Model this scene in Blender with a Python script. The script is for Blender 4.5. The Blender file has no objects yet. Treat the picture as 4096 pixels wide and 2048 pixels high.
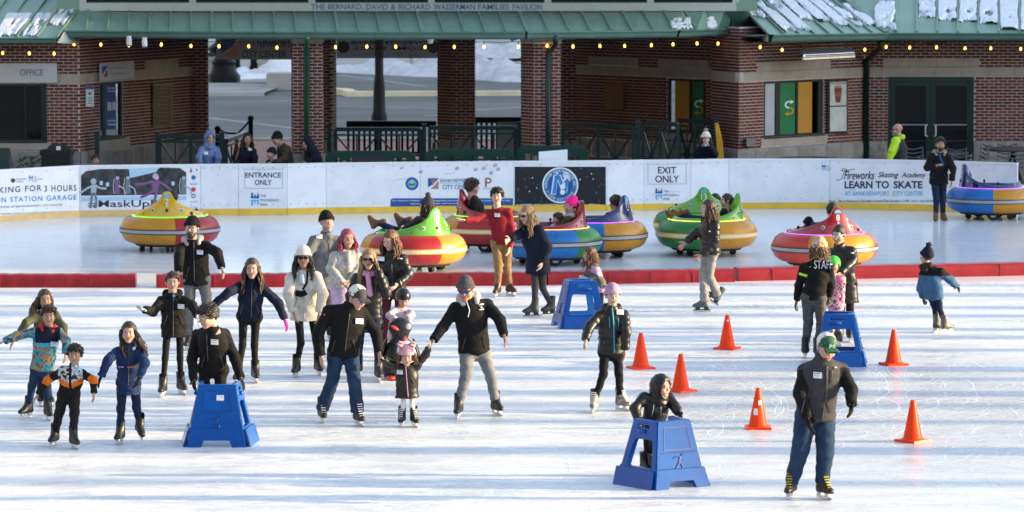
import bpy, bmesh, math, random
import numpy as np
from mathutils import Vector, Matrix, noise as mnoise
random.seed(7); RNG = np.random.default_rng(7)
sc = bpy.context.scene
COL = sc.collection
rad = math.radians

# ------------------------------------------------------------------ camera
FPX, CX, CY, CAMH, HORIZ = 16000.0, 2048.0, 1024.0, 5.57, -261.0     # in pixels of a 4096 wide frame
PITCH = math.atan((CY - HORIZ) / FPX)
camd = bpy.data.cameras.new('camera'); cam = bpy.data.objects.new('camera', camd); COL.objects.link(cam)
cam.location = (0, 0, CAMH); cam.rotation_euler = (math.pi / 2 - PITCH, 0, 0)
camd.sensor_width = 36.0; camd.lens = 36.0 * FPX / 4096.0
camd.clip_start = 1.0; camd.clip_end = 3000.0
camd.dof.use_dof = True; camd.dof.focus_distance = 51.0; camd.dof.aperture_fstop = 4.5
sc.camera = cam
sc.cycles.max_bounces = 5; sc.cycles.diffuse_bounces = 3; sc.cycles.glossy_bounces = 3; sc.cycles.transmission_bounces = 2; sc.cycles.caustics_reflective = False; sc.cycles.caustics_refractive = False

# ------------------------------------------------------------------ sky, sun, exposure
SUN_EL, SUN_AZ = rad(10.5), rad(91.0)          # azimuth measured from +Y towards +X
sun_dir = Vector((math.sin(SUN_AZ) * math.cos(SUN_EL), math.cos(SUN_AZ) * math.cos(SUN_EL), math.sin(SUN_EL)))
w = bpy.data.worlds.new('World'); sc.world = w; w.use_nodes = True
nt = w.node_tree; nt.nodes.clear()
sky = nt.nodes.new('ShaderNodeTexSky'); sky.sky_type = 'NISHITA'; sky.sun_disc = False
sky.sun_elevation = SUN_EL; sky.sun_rotation = SUN_AZ; sky.air_density = 1.0; sky.dust_density = 0.6; sky.ozone_density = 1.6
bg = nt.nodes.new('ShaderNodeBackground'); bg.inputs[1].default_value = 0.15
wo = nt.nodes.new('ShaderNodeOutputWorld')
hsv = nt.nodes.new('ShaderNodeHueSaturation'); hsv.inputs['Saturation'].default_value = 0.70
nt.links.new(sky.outputs[0], hsv.inputs['Color']); nt.links.new(hsv.outputs[0], bg.inputs[0]); nt.links.new(bg.outputs[0], wo.inputs[0])
sd = bpy.data.lights.new('sun', 'SUN'); sd.energy = 3.4; sd.angle = rad(0.55); sd.color = (1.0, 0.74, 0.38)
so = bpy.data.objects.new('sun', sd); COL.objects.link(so)
so.rotation_euler = (-sun_dir).to_track_quat('-Z', 'Y').to_euler()
sc.view_settings.view_transform = 'Standard'; sc.view_settings.look = 'None'
sc.view_settings.gamma = 1.0; sc.view_settings.use_curve_mapping = False
sc.view_settings.exposure = 1.86

# ------------------------------------------------------------------ pixel <-> place
_cp, _sp = math.cos(PITCH), math.sin(PITCH)
def ray(px, py):
    a = (px - CX) / FPX; b = -(py - CY) / FPX
    return np.array([a, _cp + b * _sp, -_sp + b * _cp])
def P(px, py, Y):
    d = ray(px, py); return np.array([0, 0, CAMH]) + d * (Y / d[1])
def G(px, py, z=0.0):
    d = ray(px, py); return np.array([0, 0, CAMH]) + d * ((z - CAMH) / d[2])
def YZ(py, z):                      # depth of the point that shows at row py and has height z
    return G(CX, py, z)[1]
K = 1024 / 1884.0
VIEWS = {'F': (0, 0, 4096 / 2576.0), 'O': (0, 0, 1.0),
 'B1': (0, 620, K), 'B2': (1024, 620, K), 'B3': (2048, 620, K), 'B4': (3072, 620, K),
 'A1': (0, 0, K), 'A2': (1024, 0, K), 'A3': (2048, 0, K), 'A4': (3072, 0, K),
 'C1': (0, 1200, K), 'C2': (1024, 1100, K), 'C3': (2048, 1100, 1024 / 1465.0), 'C4': (3072, 1100, 1024 / 1391.0)}
def V(v, p):
    x0, y0, k = VIEWS[v]; return (x0 + p[0] * k, y0 + p[1] * k)

# ------------------------------------------------------------------ materials
MATS = {}
def _mat(name):
    m = bpy.data.materials.new(name); m.use_nodes = True
    n = m.node_tree; b = n.nodes['Principled BSDF']; return m, n, b
def _c(c): return (c[0], c[1], c[2], 1.0)
def mat(name, col, rough=0.6, var=0.12, scale=6.0, bump=0.0, bscale=60.0, metal=0.0, spec=0.5, coat=0.0, emit=None, estr=0.0, sheen=0.0, trans=0.0, dirt=None, dscale=2.0, damt=0.5, stretch=None):
    if name in MATS: return MATS[name]
    m, n, b = _mat(name); N = n.nodes.new; L = n.links.new
    b.inputs['Roughness'].default_value = rough; b.inputs['Metallic'].default_value = metal
    b.inputs['Specular IOR Level'].default_value = spec; b.inputs['Coat Weight'].default_value = coat
    b.inputs['Coat Roughness'].default_value = 0.08
    if sheen: b.inputs['Sheen Weight'].default_value = sheen
    if trans: b.inputs['Transmission Weight'].default_value = trans
    tc = N('ShaderNodeTexCoord'); mp = N('ShaderNodeMapping'); L(tc.outputs['Object'], mp.inputs[0])
    if stretch: mp.inputs['Scale'].default_value = stretch
    nz = N('ShaderNodeTexNoise'); nz.inputs['Scale'].default_value = scale; nz.inputs['Detail'].default_value = 5.0
    L(mp.outputs[0], nz.inputs['Vector'])
    rp = N('ShaderNodeValToRGB'); rp.color_ramp.elements[0].position = 0.3; rp.color_ramp.elements[1].position = 0.7
    rp.color_ramp.elements[0].color = _c([max(0, x * (1 - var)) for x in col]); rp.color_ramp.elements[1].color = _c([min(1, x * (1 + var)) for x in col])
    L(nz.outputs['Fac'], rp.inputs[0]); out = rp.outputs[0]
    if dirt is not None:
        n2 = N('ShaderNodeTexNoise'); n2.inputs['Scale'].default_value = dscale; n2.inputs['Detail'].default_value = 8.0; n2.inputs['Roughness'].default_value = 0.7
        L(tc.outputs['Object'], n2.inputs['Vector'])
        r2 = N('ShaderNodeMapRange'); r2.inputs[1].default_value = 0.5; r2.inputs[2].default_value = 0.75; r2.inputs[4].default_value = damt
        L(n2.outputs['Fac'], r2.inputs[0]); mx = N('ShaderNodeMix'); mx.data_type = 'RGBA'; mx.inputs['B'].default_value = _c(dirt)
        L(r2.outputs[0], mx.inputs['Factor']); L(out, mx.inputs['A']); out = mx.outputs['Result']
    L(out, b.inputs['Base Color'])
    if bump:
        n3 = N('ShaderNodeTexNoise'); n3.inputs['Scale'].default_value = bscale; n3.inputs['Detail'].default_value = 3.0
        L(tc.outputs['Object'], n3.inputs['Vector']); bp = N('ShaderNodeBump'); bp.inputs['Strength'].default_value = bump; bp.inputs['Distance'].default_value = 0.01
        L(n3.outputs['Fac'], bp.inputs['Height']); L(bp.outputs[0], b.inputs['Normal'])
    if emit is not None:
        b.inputs['Emission Color'].default_value = _c(emit); b.inputs['Emission Strength'].default_value = estr
    MATS[name] = m; return m
def hexc(s):                         # sRGB hex -> linear
    return [((int(s[i:i+2], 16) / 255.0) / 12.92 if int(s[i:i+2], 16) < 11 else ((int(s[i:i+2], 16) / 255.0 + 0.055) / 1.055) ** 2.4) for i in (0, 2, 4)]

# ------------------------------------------------------------------ mesh collecting
class MB:
    def __init__(s): s.v = []; s.f = []; s.m = []
    def add(s, vs, fs, mi=0):
        o = len(s.v); s.v += [tuple(map(float, q)) for q in vs]; s.f += [tuple(i + o for i in q) for q in fs]; s.m += [mi] * len(fs)
    def quad(s, a, b, c, d, mi=0): s.add([a, b, c, d], [(0, 1, 2, 3)], mi)
    def poly(s, pts, mi=0): s.add(pts, [tuple(range(len(pts)))], mi)
    def box(s, c, size, rz=0.0, mi=0, R=None, bot=True, taper=1.0):
        hx, hy, hz = size[0] / 2, size[1] / 2, size[2] / 2
        R = R if R is not None else Matrix.Rotation(rz, 3, 'Z'); c = Vector(c)
        vs = [c + R @ Vector((x * hx * (taper if z > 0 else 1), y * hy * (taper if z > 0 else 1), z * hz)) for z in (-1, 1) for y in (-1, 1) for x in (-1, 1)]
        s.add(vs, [(0, 1, 5, 4), (1, 3, 7, 5), (3, 2, 6, 7), (2, 0, 4, 6), (4, 5, 7, 6), (0, 2, 3, 1)], mi)
    def hull8(s, vs, mi=0): s.add(vs, [(0, 1, 5, 4), (1, 3, 7, 5), (3, 2, 6, 7), (2, 0, 4, 6), (4, 5, 7, 6), (0, 2, 3, 1)], mi)
    def beam(s, a, b, wd, ht, mi=0, up=(0, 0, 1)):
        a, b = Vector(a), Vector(b); d = (b - a); L = d.length; d.normalize(); u = Vector(up)
        x = d.cross(u)
        if x.length < 1e-4: x = Vector((1, 0, 0))
        x.normalize(); z = x.cross(d)
        vs = [p + x * (sx * wd / 2) + z * (sz * ht / 2) for sz in (-1, 1) for sx in (-1, 1) for p in (a, b)]
        # order: index = sz*4+sx*2+end
        s.add([vs[i] for i in (0, 2, 1, 3, 4, 6, 5, 7)], [(0, 1, 5, 4), (1, 3, 7, 5), (3, 2, 6, 7), (2, 0, 4, 6), (4, 5, 7, 6), (0, 2, 3, 1)], mi)
    def tube(s, pts, rs, n=8, mi=0, cap=True):
        pts = [Vector(p) for p in pts]; 
        if not hasattr(rs, '__len__'): rs = [rs] * len(pts)
        o = len(s.v); ref = None
        for i, p in enumerate(pts):
            d = (pts[min(i + 1, len(pts) - 1)] - pts[max(i - 1, 0)]); d.normalize()
            if ref is None: ref = Vector((0, 0, 1)) if abs(d.z) < 0.9 else Vector((1, 0, 0))
            x = d.cross(ref); x.normalize(); y = x.cross(d); ref = y.copy() if True else ref
            for k in range(n):
                a = 2 * math.pi * k / n; s.v.append(tuple(p + (x * math.cos(a) + y * math.sin(a)) * rs[i]))
            ref = y
        for i in range(len(pts) - 1):
            for k in range(n):
                a, b = o + i * n + k, o + i * n + (k + 1) % n; s.f.append((a, b, b + n, a + n)); s.m.append(mi)
        if cap:
            s.f.append(tuple(o + k for k in reversed(range(n)))); s.m.append(mi)
            s.f.append(tuple(o + (len(pts) - 1) * n + k for k in range(n))); s.m.append(mi)
    def lathe(s, prof, n=32, c=(0, 0, 0), mi=0, mfun=None):
        o = len(s.v)
        for r, z in prof:
            for k in range(n):
                a = 2 * math.pi * k / n; s.v.append((c[0] + r * math.cos(a), c[1] + r * math.sin(a), c[2] + z))
        for i in range(len(prof) - 1):
            for k in range(n):
                a, b = o + i * n + k, o + i * n + (k + 1) % n; s.f.append((a, b, b + n, a + n)); s.m.append(mfun(i, k) if mfun else mi)
    def prism(s, pts, d, mi=0):       # polygon pts (ccw seen from -d side), extruded by vector d
        n = len(pts); o = len(s.v); d = np.array(d, float)
        s.v += [tuple(map(float, p)) for p in pts] + [tuple(map(float, np.array(p) + d)) for p in pts]
        s.f.append(tuple(o + i for i in range(n))); s.f.append(tuple(o + n + i for i in reversed(range(n))))
        for i in range(n): j = (i + 1) % n; s.f.append((o + j, o + i, o + n + i, o + n + j))
        s.m += [mi] * (n + 2)
    def build(s, name, mats, parent=None, smooth=False, loc=None, fixn=True, auto=None):
        me = bpy.data.meshes.new(name); V_ = s.v
        if loc is not None: V_ = [(x - loc[0], y - loc[1], z - loc[2]) for x, y, z in V_]
        me.from_pydata(V_, [], s.f)
        if not isinstance(mats, (list, tuple)): mats = [mats]
        for m in mats: me.materials.append(m)
        if len(mats) > 1: me.polygons.foreach_set('material_index', s.m)
        if fixn:
            bm = bmesh.new(); bm.from_mesh(me); bmesh.ops.recalc_face_normals(bm, faces=bm.faces); bm.to_mesh(me); bm.free()
        if smooth: me.shade_smooth()
        if auto is not None: me.shade_smooth(); me.set_sharp_from_angle(angle=rad(auto))
        return link(name, me, parent, loc)
def link(name, me, parent=None, loc=None):
    o = bpy.data.objects.new(name, me); COL.objects.link(o)
    if parent is not None:
        o.parent = parent
        if loc is not None: o.location = Vector(loc) - Vector(WLOC.get(parent.name, (0, 0, 0)))
        elif True:
            wl = WLOC.get(parent.name, (0, 0, 0)); o.location = (-wl[0], -wl[1], -wl[2])
        WLOC[o.name] = tuple(loc) if loc is not None else (0, 0, 0)
    else:
        if loc is not None: o.location = loc
        WLOC[o.name] = tuple(loc) if loc is not None else (0, 0, 0)
    return o
WLOC = {}
def empty(name, loc=(0, 0, 0)):
    o = bpy.data.objects.new(name, None); COL.objects.link(o); o.location = loc; o.empty_display_size = 0.1
    WLOC[o.name] = tuple(loc); return o
def tag(o, label, cat, group=None):
    o['label'] = label; o['category'] = cat
    if group: o['group'] = group
    return o
def kind(o, k): o['kind'] = k; return o

# text and outlined shapes as meshes (2D verts + faces)
def text2d(s, shear=0.0, space=1.0, bold=0.0):
    cu = bpy.data.curves.new('t', 'FONT'); cu.body = s; cu.shear = shear; cu.space_character = space; cu.resolution_u = 3; cu.offset = bold
    ob = bpy.data.objects.new('t', cu); me = bpy.data.meshes.new_from_object(ob)
    vs = np.zeros(len(me.vertices) * 3); me.vertices.foreach_get('co', vs); vs = vs.reshape(-1, 3)[:, :2]
    fs = [tuple(p.vertices) for p in me.polygons]
    bpy.data.objects.remove(ob); bpy.data.curves.remove(cu); bpy.data.meshes.remove(me); return vs, fs
def shape2d(loops, extrude=0.0, bevel=0.0):
    cu = bpy.data.curves.new('s', 'CURVE'); cu.dimensions = '2D'; cu.fill_mode = 'BOTH'; cu.extrude = extrude; cu.bevel_depth = bevel; cu.bevel_resolution = 1
    for lp in loops:
        sp = cu.splines.new('POLY'); sp.points.add(len(lp) - 1); sp.use_cyclic_u = True
        for p, q in zip(sp.points, lp): p.co = (q[0], q[1], 0, 1)
    ob = bpy.data.objects.new('s', cu); me = bpy.data.meshes.new_from_object(ob)
    vs = np.zeros(len(me.vertices) * 3); me.vertices.foreach_get('co', vs); vs = vs.reshape(-1, 3)
    fs = [tuple(p.vertices) for p in me.polygons]
    bpy.data.objects.remove(ob); bpy.data.curves.remove(cu); bpy.data.meshes.remove(me); return vs, fs

class Plane:                          # a vertical or tilted surface in the place; n points to the viewer
    def __init__(s, o, u, n): s.o = np.array(o, float); s.u = np.array(u, float) / np.linalg.norm(u); s.n = np.array(n, float) / np.linalg.norm(n)
    def at(s, px, py, off=0.0):
        d = ray(px, py); c = np.array([0, 0, CAMH]); o = s.o + s.n * off
        return c + d * (np.dot(o - c, s.n) / np.dot(d, s.n))
def vplane(a, b):                     # through two ground points, facing the camera
    a = np.array([a[0], a[1], 0.0]); b = np.array([b[0], b[1], 0.0]); u = b - a; n = np.array([u[1], -u[0], 0.0])
    return Plane(a, u, n)
def decal(mb, pl, pts, off=0.004, mi=0): mb.poly([pl.at(x, y, off) for x, y in pts], mi)
def drect(mb, pl, x0, y0, x1, y1, off=0.004, mi=0): decal(mb, pl, [(x0, y1), (x1, y1), (x1, y0), (x0, y0)], off, mi)
def dtext(mb, pl, s, x0, y0, x1, y1, off=0.005, mi=0, shear=0.0, space=1.0, slope=0.0, bold=0.012):
    vs, fs = text2d(s, shear, space, bold)
    if len(vs) == 0: return
    lo, hi = vs.min(0), vs.max(0); q = (vs - lo) / (hi - lo)
    mb.add([pl.at(x0 + (x1 - x0) * a, y1 + (y0 - y1) * b + slope * a, off) for a, b in q], fs, mi)
def dcirc(mb, pl, cx, cy, r, off=0.004, mi=0, n=28, r2=None):
    if r2 is None: decal(mb, pl, [(cx + r * math.cos(2 * math.pi * k / n), cy + r * math.sin(2 * math.pi * k / n)) for k in range(n)], off, mi)
    else:
        for k in range(n):
            a, b = 2 * math.pi * k / n, 2 * math.pi * (k + 1) / n
            decal(mb, pl, [(cx + r * math.cos(a), cy + r * math.sin(a)), (cx + r * math.cos(b), cy + r * math.sin(b)), (cx + r2 * math.cos(b), cy + r2 * math.sin(b)), (cx + r2 * math.cos(a), cy + r2 * math.sin(a))], off, mi)
def dline(mb, pl, pts, wd, off=0.005, mi=0):
    for a, b in zip(pts[:-1], pts[1:]):
        d = np.array(b, float) - np.array(a, float); L = np.hypot(*d); 
        if L < 1e-6: continue
        q = np.array([-d[1], d[0]]) / L * wd / 2; a = np.array(a); b = np.array(b)
        decal(mb, pl, [a - q, b - q, b + q, a + q], off, mi)
# ================================================================== GROUND, ICE, STREET
def ice_material():
    m, n, b = _mat('ice'); N = n.nodes.new; L = n.links.new
    tc = N('ShaderNodeTexCoord'); sx = N('ShaderNodeSeparateXYZ'); L(tc.outputs['Object'], sx.inputs[0])
    def noise(scale, st=(1, 1, 1), rot=0.0, det=6.0, rough=0.6, dist=0.0):
        mp = N('ShaderNodeMapping'); mp.inputs['Scale'].default_value = st; mp.inputs['Rotation'].default_value = (0, 0, rot)
        L(tc.outputs['Object'], mp.inputs[0]); t = N('ShaderNodeTexNoise'); t.inputs['Scale'].default_value = scale; t.inputs['Detail'].default_value = det
        t.inputs['Roughness'].default_value = rough; t.inputs['Distortion'].default_value = dist; L(mp.outputs[0], t.inputs['Vector']); return t.outputs['Fac']
    def rng(v, a, b_, c=0.0, d=1.0):
        r = N('ShaderNodeMapRange'); r.inputs[1].default_value = a; r.inputs[2].default_value = b_; r.inputs[3].default_value = c; r.inputs[4].default_value = d; L(v, r.inputs[0]); return r.outputs[0]
    def op(o, a, b_):
        k = N('ShaderNodeMath'); k.operation = o
        for i, x in enumerate((a, b_)):
            if isinstance(x, (int, float)): k.inputs[i].default_value = x
            else: L(x, k.inputs[i])
        return k.outputs[0]
    # far half (past the red pads) is smoother, wetter ice
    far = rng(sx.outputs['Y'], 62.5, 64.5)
    # scratches: thin lines where distorted noise crosses its middle value
    def scratch(scale, rot, st, wd, dist):
        v = noise(scale, st, rot, 2.0, 0.5, dist); a = N('ShaderNodeMath'); a.operation = 'ABSOLUTE'; L(op('SUBTRACT', v, 0.5), a.inputs[0]); return rng(a.outputs[0], 0.0, wd, 1.0, 0.0)
    s1 = scratch(0.55, 0.5, (1, 3.5, 1), 0.02, 1.2); s2 = scratch(0.7, -0.7, (1, 3, 1), 0.02, 1.6); s3 = scratch(0.45, 1.3, (1, 2.2, 1), 0.016, 2.2); s4 = scratch(0.9, 0.1, (1, 4, 1), 0.02, 1.0)
    t1 = scratch(1.3, 0.9, (1, 2.5, 1), 0.022, 1.8); t2 = scratch(1.7, -0.35, (1, 3, 1), 0.022, 1.4); t3 = scratch(1.1, 2.1, (1, 2, 1), 0.02, 2.6)
    sc_ = op('MAXIMUM', op('MAXIMUM', op('MAXIMUM', s1, s2), op('MAXIMUM', s3, s4)), op('MULTIPLY', op('MAXIMUM', t1, op('MAXIMUM', t2, t3)), 0.75))
    busy = rng(noise(0.18, (1, 1, 1), 0.3, 3.0), 0.38, 0.62)
    sc_ = op('MULTIPLY', sc_, op('ADD', 0.35, op('MULTIPLY', busy, 0.65)))
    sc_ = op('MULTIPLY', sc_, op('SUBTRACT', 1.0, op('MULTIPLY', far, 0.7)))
    snow = rng(noise(1.3, (0.40, 1.2, 1), 0.15, 10.0, 0.75, 0.6), 0.44, 0.62)
    blot = noise(0.5, (0.6, 1.4, 1), 0.0, 5.0, 0.6)
    d1 = N('ShaderNodeVectorMath'); d1.operation = 'DISTANCE'; mpw = N('ShaderNodeMapping'); mpw.inputs['Scale'].default_value = (0.24, 0.115, 0); L(tc.outputs['Object'], mpw.inputs[0]); L(mpw.outputs[0], d1.inputs[0]); d1.inputs[1].default_value = (4.6 * 0.24, 47.5 * 0.115, 0)
    pool = rng(op('ADD', d1.outputs['Value'], op('MULTIPLY', noise(0.7, (1, 1, 1), 0.0, 6.0), 0.9)), 0.95, 1.35, 1.0, 0.0)
    wet = rng(noise(0.3, (0.5, 1, 1), 1.0, 4.0), 0.5, 0.7)
    c1 = N('ShaderNodeMix'); c1.data_type = 'RGBA'; c1.inputs['A'].default_value = (0.44, 0.48, 0.55, 1); c1.inputs['B'].default_value = (0.66, 0.69, 0.73, 1); L(blot, c1.inputs['Factor'])
    c2 = N('ShaderNodeMix'); c2.data_type = 'RGBA'; c2.inputs['B'].default_value = (0.86, 0.865, 0.875, 1); L(c1.outputs['Result'], c2.inputs['A'])
    L(op('MINIMUM', op('ADD', op('MULTIPLY', op('MULTIPLY', snow, op('SUBTRACT', 1.0, far)), 0.75), op('MULTIPLY', sc_, 0.95)), 1.0), c2.inputs['Factor'])
    cw = N('ShaderNodeMix'); cw.data_type = 'RGBA'; cw.inputs['B'].default_value = (0.47, 0.51, 0.58, 1); L(c2.outputs['Result'], cw.inputs['A']); L(op('MULTIPLY', pool, 0.7), cw.inputs['Factor'])
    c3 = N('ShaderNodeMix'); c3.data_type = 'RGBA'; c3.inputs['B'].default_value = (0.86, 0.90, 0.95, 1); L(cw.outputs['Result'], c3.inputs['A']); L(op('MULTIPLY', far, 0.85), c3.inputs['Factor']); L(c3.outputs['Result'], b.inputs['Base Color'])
    fine = noise(38.0, (1, 1, 1), 0, 4.0, 0.7)
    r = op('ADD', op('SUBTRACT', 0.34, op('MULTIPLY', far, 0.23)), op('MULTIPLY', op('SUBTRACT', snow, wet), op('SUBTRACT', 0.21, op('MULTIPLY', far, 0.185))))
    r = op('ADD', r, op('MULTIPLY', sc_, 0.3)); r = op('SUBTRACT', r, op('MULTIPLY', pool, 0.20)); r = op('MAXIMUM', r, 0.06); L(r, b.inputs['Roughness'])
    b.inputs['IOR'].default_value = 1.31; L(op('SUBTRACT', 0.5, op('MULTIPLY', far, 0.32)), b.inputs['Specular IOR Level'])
    b.inputs['Subsurface Weight'].default_value = 0.0
    hgt = op('ADD', op('MULTIPLY', sc_, -0.35), op('ADD', op('MULTIPLY', fine, 0.3), op('MULTIPLY', snow, 0.25)))
    hgt = op('MULTIPLY', hgt, op('SUBTRACT', 1.0, op('MULTIPLY', far, 0.93)))
    bp = N('ShaderNodeBump'); bp.inputs['Strength'].default_value = 0.5; bp.inputs['Distance'].default_value = 0.015; L(hgt, bp.inputs['Height']); L(bp.outputs[0], b.inputs['Normal'])
    return m
ICE = ice_material()
BOARD_PX = [(-300, 918), (-140, 900), (318, 869), (804, 863), (955, 862), (1150, 861), (1305, 857), (1682, 852), (2055, 848), (2425, 845), (2575, 842), (2763, 840), (2915, 837), (3319, 836), (3760, 846), (4068, 858)]
BP = [G(x, y)[:2] for x, y in BOARD_PX]
mb = MB(); pts = [(-45, 14, 0), (45, 14, 0), (45, BP[-1][1] + 1.0, 0), (BP[-1][0] + 1.5, BP[-1][1] + 0.35, 0)] + [(x, y + 0.03, 0) for x, y in reversed(BP)] + [(-45, BP[0][1] - 14, 0)]
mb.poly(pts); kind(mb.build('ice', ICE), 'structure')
# blade cuts and shavings: thin curved ribbons of shaved ice
FROST = mat('shaved ice', (0.90, 0.905, 0.92), 0.75, 0.05, 20)
def cuts(n, cx, cy, sx, sy, seed, wmin=.005, wmax=.016):
    rnd = random.Random(seed); mb = MB()
    for i in range(n):
        x, y = rnd.gauss(cx, sx), rnd.gauss(cy, sy)
        if not 36 < y < 63.2 or abs(x) > 9.5: continue
        R_ = rnd.choice((.35, .6, 1.0, 1.8, 3.5, 7.0)) * rnd.uniform(.7, 1.4); a0 = rnd.uniform(0, 6.283); da = min(2.6, rnd.uniform(.5, 2.2) / R_ ** .6) * rnd.choice((-1, 1)); wd = rnd.uniform(wmin, wmax); m = 9; vs = []
        for k in range(m + 1):
            a = a0 + da * k / m; e = wd * (.25 + math.sin(math.pi * k / m)) * .5
            for s in (-1, 1): vs.append((x + (R_ + s * e) * math.cos(a) - R_ * math.cos(a0), y + (R_ + s * e) * math.sin(a) - R_ * math.sin(a0), .0012 + i * 2e-7))
        if min(v[1] for v in vs) < 36 or max(v[1] for v in vs) > 63.3: continue
        mb.add(vs, [(2 * k, 2 * k + 1, 2 * k + 3, 2 * k + 2) for k in range(m)])
    return mb
mb = cuts(1700, 4.4, 47.5, 2.2, 3.6, 1, .0035, .011); m2 = cuts(700, 0, 49, 5.5, 7.0, 2, .003, .007); mb.add(m2.v, m2.f); o = mb.build('blade_cuts', FROST, fixn=False); kind(o, 'stuff'); o['label'] = 'thin curved white blade cuts and shavings all over the near ice'; o['category'] = 'blade cuts'
CONC = mat('plaza concrete', (0.19, 0.18, 0.175), 0.85, 0.25, 1.2, 0.2, 30, dirt=(0.10, 0.095, 0.09), dscale=0.7)
mb = MB(); mb.quad((-900, -60, -0.012), (900, -60, -0.012), (900, 1500, -0.012), (-900, 1500, -0.012)); kind(mb.build('ground', CONC), 'structure')
ASPH = mat('asphalt', (0.105, 0.100, 0.102), 0.8, 0.3, 0.35, 0.3, 40, dirt=(0.185, 0.175, 0.165), dscale=0.12, damt=0.9, stretch=(0.25, 1, 1))
mb = MB(); mb.quad((-300, 109.0, -0.008), (300, 109.0, -0.008), (300, 174, -0.008), (-300, 178, -0.008)); kind(mb.build('road', ASPH), 'structure')
PAVE = mat('red paving', (0.26, 0.13, 0.11), 0.85, 0.25, 3.0)
mb = MB(); mb.quad((-60, 95.5, -0.008), (60, 95.5, -0.008), (60, 108.6, -0.008), (-60, 108.6, -0.008)); kind(mb.build('brick_pavement', PAVE), 'structure')
LCONC = mat('light concrete', (0.42, 0.40, 0.37), 0.85, 0.15, 2.0, dirt=(0.25, 0.24, 0.22))
def kerb_line(pts, h=0.14, wd=0.3, m=LCONC, name='kerb'):
    mb = MB()
    for a, b in zip(pts[:-1], pts[1:]): mb.beam((a[0], a[1], h / 2), (b[0], b[1], h / 2), wd, h)
    return kind(mb.build(name, m), 'structure')
kerb_line([(-60, 108.8), (60, 108.8)], h=.06)
# traffic island kerb with sunlight painted in as a pale tone, far kerb, worn lane lines
PALE = mat('sunlit kerb tone', (0.80, 0.70, 0.48), 0.7, 0.1, 3)
c0 = G(1345, 380); c1 = G(1382, 386); c2 = G(2140, 390)
mb = MB(); mb.beam((c0[0] - 0.6, c0[1] + 1.2, 0.11), (c1[0], c1[1] + 1.2, 0.11), 0.5, 0.22); mb.beam((c1[0], c1[1] + 1.2, 0.10), (c1[0] + .2, c1[1], 0.10), 0.4, 0.2); mb.beam((c1[0], c1[1], 0.09), (c2[0], c2[1] + 1.5, 0.09), 0.4, 0.18)
kind(mb.build('kerb', PALE), 'structure')
LINE = mat('worn lane paint', (0.24, 0.24, 0.245), 0.8, 0.3, 1.5)
mb = MB()
for (x0, y0, x1, y1) in [(830, 470, 1170, 512), (860, 405, 1180, 402), (1345, 425, 1750, 432), (1690, 462, 1760, 460), (1900, 440, 2090, 426), (1360, 300, 1700, 345)]:
    a, b = G(x0, y0), G(x1, y1); mb.beam((a[0], a[1], -0.005), (b[0], b[1], -0.005), 0.35, 0.006)
kind(mb.build('road', LINE), 'structure')
# far side: sloping sidewalk with snow, left plaza with planters
SIDE = mat('far sidewalk', (0.33, 0.31, 0.29), 0.85, 0.2, 0.5)
mb = MB(); mb.quad((-300, 172, 0.0), (300, 166, 0.0), (300, 330, 1.0), (-300, 330, 1.0)); mb.quad((-60, 139, 0.10), (-8.6, 139, 0.10), (-7.4, 172, 0.12), (-60, 172, 0.12)); mb.quad((-60, 138.8, -.01), (-8.6, 138.8, -.01), (-8.6, 139, 0.10), (-60, 139, 0.10)); kind(mb.build('sidewalk', SIDE), 'structure')
SNOW = mat('snow', (0.80, 0.83, 0.88), 0.7, 0.06, 8, 0.5, 25, dirt=(0.45, 0.44, 0.43), dscale=3.0, damt=0.35)
DSNOW = mat('old snow', (0.62, 0.62, 0.65), 0.8, 0.15, 2, 0.5, 8, dirt=(0.25, 0.23, 0.21), dscale=0.8, damt=0.8)
def bank(name, p, q, wd, h, m, label, seed):       # lumpy ploughed snow ridge
    p, q = np.array(p, float), np.array(q, float); L = np.linalg.norm(q - p); nx = max(8, int(L / 0.35)); ny = 9
    u = (q - p) / L; v = np.array([-u[1], u[0], 0]); mb = MB(); vs = []
    for i in range(nx + 1):
        for j in range(ny + 1):
            t, s = i / nx, j / ny * 2 - 1; base = p + u * L * t + v * s * wd / 2
            n1 = mnoise.fractal(Vector((base[0] * 0.9 + seed, base[1] * 0.9, 0)), 0.8, 2.1, 4)
            hh = max(0, (1 - s * s)) ** 0.7 * h * max(0.02, 0.55 + 0.75 * n1) * min(1, 6 * t, 6 * (1 - t)); vs.append((base[0], base[1], base[2] + hh - 0.02))
    fs = [(i * (ny + 1) + j, (i + 1) * (ny + 1) + j, (i + 1) * (ny + 1) + j + 1, i * (ny + 1) + j + 1) for i in range(nx) for j in range(ny)]
    mb.add(vs, fs); o = mb.build(name, m, smooth=True); tag(o, label, 'snow'); return o
a, b = G(1400, 282), G(1760, 305); bank('snow_bank', (a[0], a[1], 0), (b[0] + 1, b[1], 0), 3.5, 0.75, DSNOW, 'dirty ploughed snow ridge along the far kerb behind the black lamp post', 1)
a, b = G(1880, 300), G(2110, 325); bank('snow_bank', (a[0], a[1], 0), (b[0] + 1, b[1], 0), 4.0, 0.85, DSNOW, 'dirty snow ridge along the far kerb left of the front pillar with downpipe', 5)
a, b = G(1870, 236), G(2110, 244); bank('snow_bank', (a[0], a[1], .2), (b[0] + 1, b[1], .2), 6.0, 0.8, DSNOW, 'upper snow strip below the parked dark car', 9)
a, b = G(950, 322), G(1040, 326); bank('snow_pile', (a[0], a[1], .1), (b[0], b[1], .1), 2.5, 0.6, SNOW, 'low snow pile at the foot of the thin black posts', 13)
a, b = G(1075, 340), G(1190, 345); bank('snow_pile', (a[0], a[1], .5), (b[0], b[1], .5), 2.6, 1.0, SNOW, 'tall snow heap on the stone block beside the planter', 17)
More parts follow.
